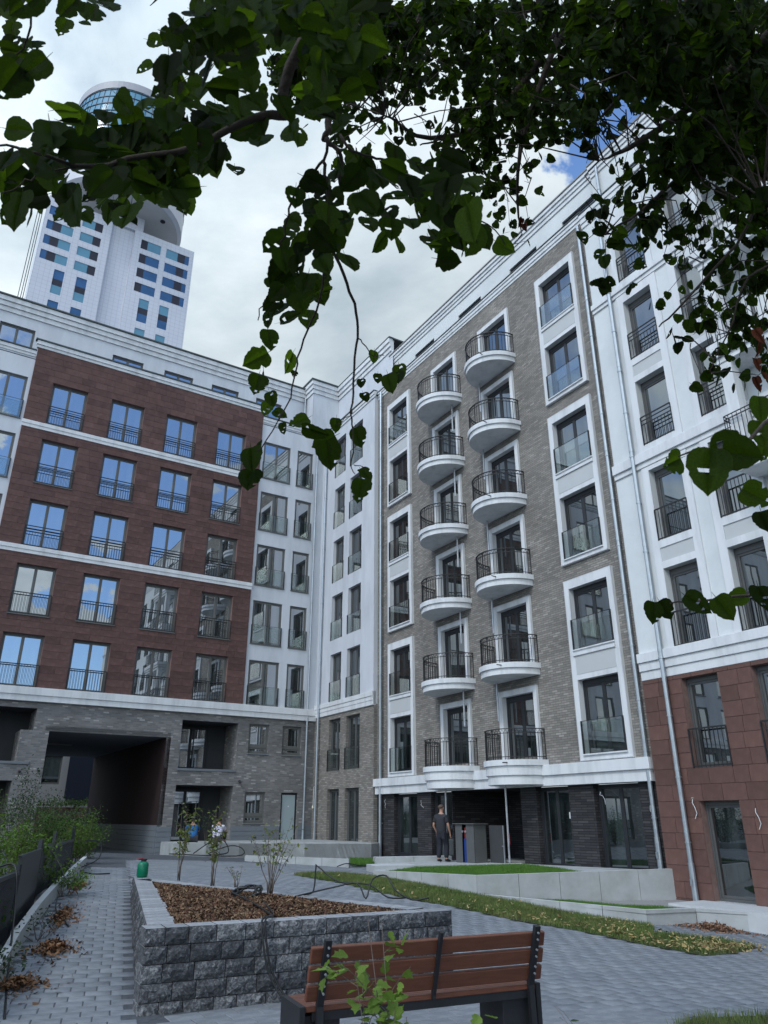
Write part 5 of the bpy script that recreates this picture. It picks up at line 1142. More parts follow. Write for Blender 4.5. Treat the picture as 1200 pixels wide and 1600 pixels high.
# linden crown: clusters (x, y, z, radius, leaves, leaf length mm); single leaves (x, y, z, length mm, roll, tilt); boughs (r0, r1, points)
CLUSTERS = [(-0.658,3.056,4.689,0.093,20,75),(-0.825,3.835,5.884,0.117,20,75),(-0.538,3.061,4.696,0.093,20,75),(-0.685,3.897,5.979,0.118,20,75),(-0.381,2.798,4.292,0.085,20,75),(-0.497,3.645,5.591,0.111,20,75),(-0.313,3.23,4.954,0.098,20,75),(-0.36,3.715,5.699,0.113,20,75),(-0.148,2.59,3.972,0.078,20,75),(-0.187,3.264,5.006,0.099,20,75),(-0.042,2.361,3.622,0.071,20,75),(-0.052,2.893,4.437,0.088,20,75),(0.07,3.249,4.983,0.098,20,75),(0.087,4.021,6.166,0.122,20,75),(0.191,3.131,4.801,0.095,20,75),(0.221,3.628,5.564,0.11,20,75),(0.248,2.47,3.787,0.075,20,75),(0.292,2.907,4.457,0.088,20,75),(0.356,2.548,3.906,0.077,20,75),(0.431,3.077,4.718,0.093,20,75),(0.572,3.192,4.893,0.097,20,75),(0.673,3.753,5.753,0.114,20,75),(0.626,2.859,4.383,0.087,20,75),(0.785,3.587,5.499,0.109,20,75),(0.837,3.243,4.971,0.099,20,75),(1.026,3.975,6.092,0.121,20,75),(0.949,3.187,4.884,0.098,20,75),(1.115,3.747,5.743,0.115,20,75),(0.833,2.471,3.788,0.076,20,75),(0.999,2.964,4.543,0.091,20,75),(1.036,2.753,4.218,0.076,15,75),(0.821,1.975,3.026,0.061,20,75),(1.119,2.69,4.122,0.083,20,75),(1.013,2.225,3.41,0.069,13,75),(1.365,2.997,4.592,0.093,14,75),(1.098,2.219,3.399,0.069,20,75),(1.407,2.844,4.357,0.089,20,75),(1.063,1.989,3.048,0.063,20,75),(1.506,2.818,4.318,0.089,20,75),(1.466,2.555,3.915,0.081,20,75),(1.908,3.325,5.094,0.105,20,75),(1.576,2.571,3.938,0.082,20,75),(1.923,3.137,4.806,0.1,20,75),(1.248,1.913,2.93,0.061,20,75),(1.529,2.344,3.59,0.075,20,75),(1.85,2.673,4.095,0.086,20,75),(2.188,3.163,4.844,0.102,20,75),(1.926,2.633,4.033,0.086,20,75),(2.503,3.422,5.241,0.111,20,75),(1.657,2.15,3.293,0.071,20,75),(2.131,2.765,4.234,0.091,20,75),(1.568,1.936,2.965,0.064,20,75),(2.135,2.635,4.036,0.087,20,75),(-0.691,3.258,4.806,0.097,13,75),(-0.789,3.72,5.488,0.11,14,75),(-0.432,2.493,3.678,0.074,20,75),(-0.535,3.092,4.562,0.091,20,75),(-0.447,3.331,4.913,0.098,20,75),(-0.528,3.93,5.798,0.116,20,75),(-0.282,2.959,4.365,0.087,20,75),(-0.338,3.548,5.233,0.105,20,75),(-0.146,2.591,3.822,0.076,20,75),(-0.174,3.075,4.535,0.091,20,75),(-0.055,3.109,4.586,0.092,20,75),(-0.071,4.006,5.908,0.118,20,75),(0.052,2.462,3.631,0.072,20,75),(0.071,3.354,4.946,0.099,20,75),(0.169,2.822,4.161,0.083,20,75),(0.203,3.377,4.98,0.099,20,75),(0.321,3.243,4.782,0.096,20,75),(0.385,3.896,5.745,0.115,20,75),(0.339,2.463,3.631,0.073,20,75),(0.457,3.32,4.896,0.098,20,75),(0.512,2.898,4.273,0.086,20,75),(0.657,3.72,5.484,0.11,20,75),(0.674,3.13,4.615,0.093,20,75),(0.862,4,5.896,0.119,20,75),(0.808,3.178,4.685,0.094,20,75),(0.933,3.67,5.41,0.109,20,75),(0.742,2.531,3.731,0.075,20,75),(0.982,3.348,4.936,0.1,20,75),(0.937,2.824,4.162,0.085,13,75),(1.23,3.706,5.463,0.111,14,75),(1.235,3.329,4.907,0.1,13,75),(1.472,3.968,5.849,0.119,14,75),(1.091,2.663,3.925,0.08,20,75),(1.356,3.311,4.879,0.1,20,75),(1.135,2.53,3.728,0.069,15,75),(1.136,2.331,3.434,0.071,20,75),(1.556,3.192,4.704,0.097,20,75),(1.333,2.533,3.732,0.078,20,75),(1.673,3.179,4.684,0.098,20,75),(1.162,2.057,3.03,0.063,20,75),(1.47,2.602,3.833,0.08,20,75),(1.634,2.706,3.987,0.084,20,75),(1.984,3.285,4.84,0.102,20,75),(1.677,2.61,3.844,0.082,20,75),(2.137,3.326,4.899,0.104,20,75),(1.757,2.578,3.798,0.081,20,75),(2.147,3.151,4.641,0.099,20,75),(1.556,2.161,3.182,0.069,20,75),(2.002,2.779,4.094,0.088,20,75),(1.885,2.483,3.657,0.079,20,75),(2.291,3.018,4.445,0.096,20,75),(-0.654,3.129,4.438,0.09,13,75),(-0.805,3.853,5.464,0.111,14,75),(-0.517,3.031,4.298,0.087,20,75),(-0.615,3.604,5.112,0.104,20,75),(-0.39,2.95,4.183,0.085,20,75),(-0.501,3.785,5.367,0.109,20,75),(-0.31,3.301,4.681,0.095,20,75),(-0.369,3.921,5.56,0.113,20,75),(-0.181,3.242,4.597,0.093,20,75),(-0.228,4.085,5.792,0.117,20,75),(-0.059,3.353,4.753,0.096,20,75),(-0.074,4.215,5.976,0.121,20,75),(0.073,3.491,4.949,0.1,20,75),(0.091,4.393,6.228,0.126,20,75),(0.179,3.026,4.29,0.087,13,75),(0.211,3.564,5.052,0.102,14,75),(0.336,3.446,4.885,0.099,13,75),(0.402,4.126,5.849,0.118,14,75),(0.436,3.216,4.558,0.092,20,75),(0.544,4.011,5.686,0.115,20,75),(0.569,3.272,4.638,0.094,20,75),(0.695,3.998,5.666,0.115,20,75),(0.614,2.894,4.102,0.084,20,75),(0.772,3.638,5.155,0.105,20,75),(0.779,3.108,4.404,0.09,20,75),(0.975,3.893,5.517,0.113,20,75),(0.803,2.78,3.939,0.073,15,75),(1.069,3.27,4.633,0.086,15,75),(1.141,3.123,4.425,0.091,13,75),(1.41,3.859,5.468,0.113,14,75),(1.01,2.502,3.545,0.074,20,75),(1.232,3.053,4.325,0.09,20,75),(0.966,2.187,3.098,0.065,20,75),(1.227,2.776,3.933,0.082,20,75),(1.07,2.228,3.157,0.066,20,75),(1.291,2.689,3.809,0.08,20,75),(1.234,2.381,3.372,0.071,20,75),(1.604,3.093,4.381,0.092,20,75),(1.247,2.241,3.174,0.067,20,75),(1.713,3.077,4.358,0.093,20,75),(1.411,2.373,3.36,0.072,20,75),(1.743,2.931,4.15,0.089,20,75),(1.333,2.105,2.98,0.064,20,75),(1.835,2.898,4.104,0.088,20,75),(1.357,2.021,2.862,0.062,20,75),(1.823,2.716,3.845,0.083,20,75),(1.732,2.441,3.456,0.076,20,75),(2.138,3.013,4.266,0.093,20,75),(2.073,2.772,3.925,0.086,20,75),(2.65,3.543,5.016,0.11,20,75),(-0.697,3.384,4.613,0.095,20,75),(-0.856,4.156,5.664,0.117,20,75),(-0.451,2.682,3.655,0.075,20,75),(-0.578,3.434,4.679,0.096,20,75),(-0.464,3.553,4.841,0.1,20,75),(-0.585,4.481,6.107,0.126,20,75),(-0.27,2.914,3.97,0.081,20,75),(-0.353,3.808,5.19,0.107,20,75),(-0.146,2.658,3.621,0.074,20,75),(-0.187,3.398,4.631,0.095,20,75),(-0.047,2.694,3.67,0.075,20,75),(-0.06,3.465,4.721,0.097,20,75),(0.06,2.945,4.011,0.082,20,75),(0.074,3.622,4.935,0.101,20,75),(0.166,2.853,3.887,0.08,20,75),(0.22,3.787,5.158,0.106,20,75),(0.359,3.74,5.094,0.094,6,82),(0.424,3.17,4.317,0.089,13,75),(0.503,3.764,5.127,0.105,14,75),(0.524,3.058,4.165,0.086,20,75),(0.638,3.725,5.073,0.105,20,75),(0.746,3.566,4.857,0.1,13,75),(0.892,4.267,5.812,0.12,14,75),(0.746,3.021,4.114,0.085,20,75),(0.875,3.547,4.83,0.1,20,75),(0.897,3.151,4.291,0.08,15,75),(1.126,3.493,4.756,0.089,9,75),(0.901,2.503,3.408,0.071,13,75),(1.157,3.213,4.375,0.092,14,75),(1.191,2.994,4.077,0.086,13,75),(1.518,3.816,5.195,0.109,14,75),(1.03,2.367,3.222,0.068,13,75),(1.261,2.896,3.943,0.083,14,75),(1.125,2.377,3.235,0.069,20,75),(1.472,3.11,4.234,0.09,20,75),(1.37,2.682,3.65,0.078,20,75),(1.741,3.409,4.64,0.099,20,75),(1.201,2.19,2.981,0.064,20,75),(1.636,2.983,4.06,0.088,20,75),(1.493,2.547,3.467,0.075,20,75),(1.844,3.145,4.28,0.093,20,75),(1.576,2.526,3.438,0.075,20,75),(1.982,3.177,4.323,0.094,20,75),(1.785,2.697,3.67,0.081,20,75),(2.249,3.399,4.625,0.102,20,75),(1.57,2.245,3.055,0.068,20,75),(2.016,2.883,3.922,0.087,20,75),(2.049,2.78,3.781,0.085,20,75),(2.543,3.451,4.695,0.105,20,75),(-0.698,3.435,4.496,0.094,13,75),(-0.837,4.123,5.397,0.113,14,75),(-0.559,3.367,4.408,0.092,20,75),(-0.69,4.156,5.44,0.114,20,75),(-0.463,3.596,4.707,0.098,20,75),(-0.549,4.267,5.585,0.116,20,75),(-0.324,3.536,4.628,0.096,20,75),(-0.377,4.116,5.388,0.112,20,75),(-0.191,3.516,4.601,0.096,20,75),(-0.219,4.033,5.279,0.11,20,75),(-0.058,3.37,4.41,0.092,20,75),(-0.07,4.066,5.321,0.111,20,75),(0.073,3.646,4.771,0.089,15,75),(0.158,2.765,3.618,0.075,13,75),(0.199,3.483,4.557,0.095,14,75),(0.315,3.332,4.359,0.082,9,75),(0.389,2.952,3.862,0.073,9,75),(0.588,3.481,4.553,0.095,20,75),(0.675,3.997,5.229,0.109,20,75),(0.717,3.48,4.553,0.095,20,75),(0.895,4.344,5.683,0.119,20,75),(0.635,2.611,3.415,0.072,20,75),(0.837,3.439,4.498,0.095,20,75),(1.024,3.651,4.775,0.101,20,75),(1.252,4.466,5.841,0.123,20,75),(1.102,3.469,4.536,0.096,20,75),(1.286,4.05,5.297,0.112,20,75),(1.267,3.571,4.67,0.099,20,75),(1.556,4.385,5.734,0.122,20,75),(1.035,2.64,3.453,0.066,3,82),(1.069,2.492,3.259,0.063,9,75),(1.189,2.55,3.334,0.072,13,75),(1.442,3.093,4.044,0.087,14,75),(1.103,2.19,2.863,0.062,20,75),(1.362,2.705,3.537,0.077,20,75),(1.191,2.202,2.879,0.063,20,75),(1.455,2.691,3.517,0.077,20,75),(1.619,2.802,3.663,0.081,13,75),(2.117,3.664,4.789,0.106,14,75),(1.537,2.499,3.266,0.073,20,75),(1.905,3.098,4.049,0.09,20,75),(1.652,2.533,3.31,0.074,20,75),(2.223,3.409,4.455,0.1,20,75),(1.464,2.124,2.776,0.063,20,75),(1.989,2.885,3.77,0.085,20,75),(1.902,2.619,3.422,0.078,20,75),(2.389,3.288,4.297,0.098,20,75),(-0.441,3.475,4.367,0.083,15,75),(-0.285,3.155,3.964,0.075,9,75),(-0.169,3.148,3.955,0.075,9,75),(-0.058,3.444,4.327,0.082,6,82),(0.062,3.127,3.929,0.075,2,82),(0.474,3.653,4.588,0.087,3,82),(0.49,2.945,3.699,0.071,15,75),(0.56,2.759,3.465,0.074,13,75),(0.673,3.315,4.163,0.089,14,75),(0.699,2.914,3.659,0.078,20,75),(0.92,3.839,4.821,0.103,20,75),(0.828,2.997,3.763,0.081,20,75),(1.072,3.88,4.871,0.104,20,75),(1.073,3.427,4.303,0.093,20,75),(1.234,3.943,4.95,0.107,20,75),(1.28,3.661,4.596,0.099,20,75),(1.567,4.48,5.624,0.122,20,75),(0.909,2.354,2.955,0.064,20,75),(1.279,3.31,4.155,0.09,20,75),(1.354,3.201,4.018,0.079,6,82),(1.377,2.995,3.759,0.074,1,82),(1.293,2.605,3.27,0.065,2,82),(1.57,2.946,3.698,0.074,2,82),(1.545,2.712,3.403,0.069,2,82),(1.778,2.932,3.68,0.083,13,75),(2.244,3.701,4.644,0.105,14,75),(1.634,2.542,3.189,0.073,20,75),(2.185,3.399,4.264,0.097,20,75),(1.813,2.668,3.347,0.077,20,75),(2.304,3.39,4.253,0.098,20,75),(1.766,2.466,3.094,0.072,20,75),(2.124,2.966,3.72,0.086,20,75),(1.709,2.271,2.848,0.066,20,75),(2.063,2.74,3.437,0.08,20,75),(1.974,2.5,3.136,0.074,20,75),(2.595,3.288,4.124,0.097,20,75),(-0.309,3.471,4.185,0.081,9,75),(-0.193,3.647,4.396,0.085,6,82),(-0.058,3.472,4.185,0.081,4,82),(0.06,3.115,3.754,0.073,3,82),(0.187,3.366,4.057,0.078,1,82),(0.362,3.942,4.751,0.092,1,82),(0.412,3.219,3.879,0.075,9,75),(0.478,2.916,3.514,0.076,13,75),(0.586,3.57,4.302,0.093,14,75),(0.655,3.274,3.945,0.085,20,75),(0.76,3.797,4.575,0.099,20,75),(0.741,3.135,3.777,0.082,20,75),(0.972,4.114,4.957,0.108,20,75),(0.945,3.469,4.179,0.091,20,75),(1.147,4.21,5.072,0.111,20,75),(0.873,2.828,3.406,0.075,20,75),(1.131,3.664,4.414,0.097,20,75),(1.186,3.44,4.143,0.091,13,75),(1.483,4.303,5.183,0.114,14,75),(1.022,2.682,3.231,0.064,15,75),(1.125,2.697,3.248,0.065,4,82),(1.291,2.848,3.43,0.069,4,82),(1.432,2.725,3.281,0.067,2,82),(1.403,2.497,3.007,0.069,13,75),(1.871,3.331,4.011,0.092,14,75),(1.413,2.364,2.847,0.065,20,75),(1.767,2.957,3.56,0.082,20,75),(1.954,3.082,3.711,0.086,20,75),(2.448,3.862,4.65,0.108,20,75),(2.071,3.09,3.72,0.087,20,75),(2.387,3.563,4.289,0.1,20,75),(2.035,2.881,3.468,0.082,20,75),(2.499,3.538,4.259,0.1,20,75),(1.962,2.643,3.181,0.076,20,75),(2.644,3.562,4.287,0.102,20,75),(1.897,2.438,2.934,0.07,20,75),(2.287,2.938,3.536,0.085,20,75),(2.373,2.913,3.505,0.085,20,75),(2.923,3.589,4.319,0.105,20,75),(-0.27,3.067,3.547,0.07,3,82),(-0.16,3.067,3.546,0.07,3,82),(-0.051,3.08,3.561,0.07,1,82),(0.067,3.489,4.033,0.079,1,82),(0.168,3.068,3.546,0.07,2,82),(0.375,4.147,4.793,0.094,4,82),(0.453,3.597,4.157,0.082,15,75),(0.553,3.42,3.953,0.087,13,75),(0.644,3.985,4.605,0.101,14,75),(0.576,2.917,3.37,0.074,13,75),(0.734,3.717,4.296,0.095,14,75),(0.856,3.673,4.243,0.084,2,82),(0.863,3.214,3.713,0.074,1,82),(1.088,3.576,4.131,0.083,1,82),(1.099,2.925,3.379,0.068,4,82),(1.342,3.262,3.768,0.077,1,82),(1.421,2.945,3.401,0.07,4,82),(1.304,2.516,2.905,0.067,13,75),(1.591,3.069,3.544,0.082,14,75),(1.309,2.363,2.729,0.063,20,75),(1.792,3.236,3.737,0.087,20,75),(1.513,2.566,2.962,0.069,20,75),(1.838,3.118,3.6,0.084,20,75),(1.55,2.479,2.862,0.068,20,75),(1.879,3.005,3.469,0.082,20,75),(1.836,2.778,3.207,0.076,13,75),(2.231,3.377,3.898,0.093,14,75),(2,2.872,3.315,0.08,20,75),(2.348,3.372,3.892,0.094,20,75),(0.425,3.416,3.783,0.076,3,82),(0.508,3.183,3.526,0.071,15,75),(0.668,3.432,3.801,0.077,9,75),(0.853,3.71,4.108,0.083,2,82),(1.01,3.813,4.222,0.086,6,82),(1.279,3.452,3.822,0.079,1,82),(1.451,3.576,3.958,0.082,2,82),(1.452,3.293,3.645,0.076,4,82),(1.611,3.385,3.746,0.079,4,82),(1.364,2.669,2.954,0.063,15,75),(1.366,2.5,2.766,0.066,20,75),(1.713,3.136,3.47,0.082,20,75),(1.51,2.597,2.873,0.069,13,75),(1.819,3.128,3.461,0.083,14,75),(1.754,2.845,3.148,0.076,13,75),(2.069,3.354,3.711,0.089,14,75),(1.685,2.586,2.861,0.063,9,75),(2.124,3.091,3.42,0.084,13,75),(2.776,4.041,4.471,0.11,14,75),(0.538,3.421,3.629,0.075,1,82),(0.647,3.368,3.572,0.082,13,75),(0.786,4.092,4.34,0.099,14,75),(0.869,3.831,4.063,0.084,9,75),(1.043,3.99,4.231,0.088,3,82),(1.573,3.618,3.835,0.082,2,82),(1.285,2.736,2.9,0.062,4,82),(1.787,3.543,3.756,0.081,15,75),(1.629,3.022,3.202,0.07,6,82),(1.915,3.339,3.538,0.078,4,82),(1.87,3.073,3.256,0.072,6,82),(1.879,2.922,3.096,0.077,13,75),(2.236,3.476,3.684,0.091,14,75),(1.97,2.907,3.08,0.069,9,75),(0.838,4.425,4.491,0.095,2,82),(0.874,3.909,3.968,0.084,6,82),(1.09,3.024,3.068,0.066,1,82),(1.309,3.315,3.363,0.073,4,82),(1.5,3.496,3.547,0.077,9,75),(1.411,3.046,3.09,0.068,9,75),(1.838,3.693,3.746,0.083,6,82),(1.875,3.525,3.575,0.08,2,82),(1.714,3.028,3.071,0.069,6,82),(2.071,3.449,3.498,0.079,6,82),(1.53,2.412,2.446,0.062,13,75),(1.911,3.012,3.054,0.078,14,75),(2.061,3.082,3.125,0.08,20,75),(2.707,4.048,4.104,0.105,20,75),(0.944,4.277,4.151,0.09,9,75),(1.047,4.115,3.994,0.087,2,82),(1.082,2.776,2.693,0.06,6,82),(1.436,3.392,3.29,0.073,1,82),(1.442,3.152,3.058,0.069,15,75),(1.344,2.737,2.655,0.06,6,82),(1.626,3.098,3.005,0.069,4,82),(1.908,3.415,3.312,0.076,6,82),(2.181,3.681,3.569,0.083,4,82),(2.246,3.587,3.478,0.081,15,75),(2.044,3.096,3.002,0.079,13,75),(2.57,3.894,3.775,0.099,14,75),(0.952,3.788,3.513,0.078,1,82),(1.111,3.164,2.933,0.066,1,82),(1.124,2.922,2.708,0.062,3,82),(1.445,3.456,3.203,0.073,6,82),(1.616,3.581,3.319,0.076,9,75),(1.838,3.792,3.514,0.082,2,82),(1.828,3.528,3.269,0.077,6,82),(1.952,3.54,3.28,0.077,4,82),(2.181,3.729,3.455,0.082,9,75),(2.106,3.407,3.157,0.076,9,75),(2.235,3.43,3.177,0.077,15,75),(1.372,3.079,2.724,0.064,1,82),(1.833,3.831,3.389,0.081,1,82),(1.989,3.889,3.439,0.083,9,75),(1.748,3.211,2.84,0.069,1,82),(1.836,3.179,2.812,0.069,9,75),(2.098,3.437,3.039,0.075,15,75),(2.369,3.682,3.256,0.081,15,75),(1.272,3.394,2.863,0.069,6,82),(1.517,3.723,3.141,0.076,2,82),(1.952,3.864,3.259,0.081,2,82),(1.793,3.146,2.653,0.067,6,82),(2.09,3.469,2.925,0.074,6,82),(1.864,2.935,2.475,0.063,15,75),(1.787,3.829,3.076,0.078,4,82),(1.876,3.534,2.838,0.073,9,75),(2.173,3.859,3.1,0.08,3,82),(1.964,3.301,2.651,0.069,9,75),(2.491,3.778,3.033,0.081,9,75),(1.711,3.263,2.494,0.066,9,75),(2.242,4.031,3.08,0.082,4,82),(1.713,2.915,2.227,0.06,6,82),(2.164,3.493,2.669,0.073,9,75),(1.573,3.233,2.348,0.064,6,82),(2.045,3.723,2.702,0.075,2,82),(2.197,3.784,2.747,0.077,15,75),(2.12,3.463,2.514,0.071,9,75),(2.257,4.159,2.864,0.082,6,82),(2.29,3.992,2.749,0.08,2,82),(2.444,4.042,2.783,0.082,6,82),(1.995,3.945,2.573,0.076,4,82),(1.952,3.639,2.374,0.071,3,82),(1.902,3.184,2.076,0.063,3,82)]
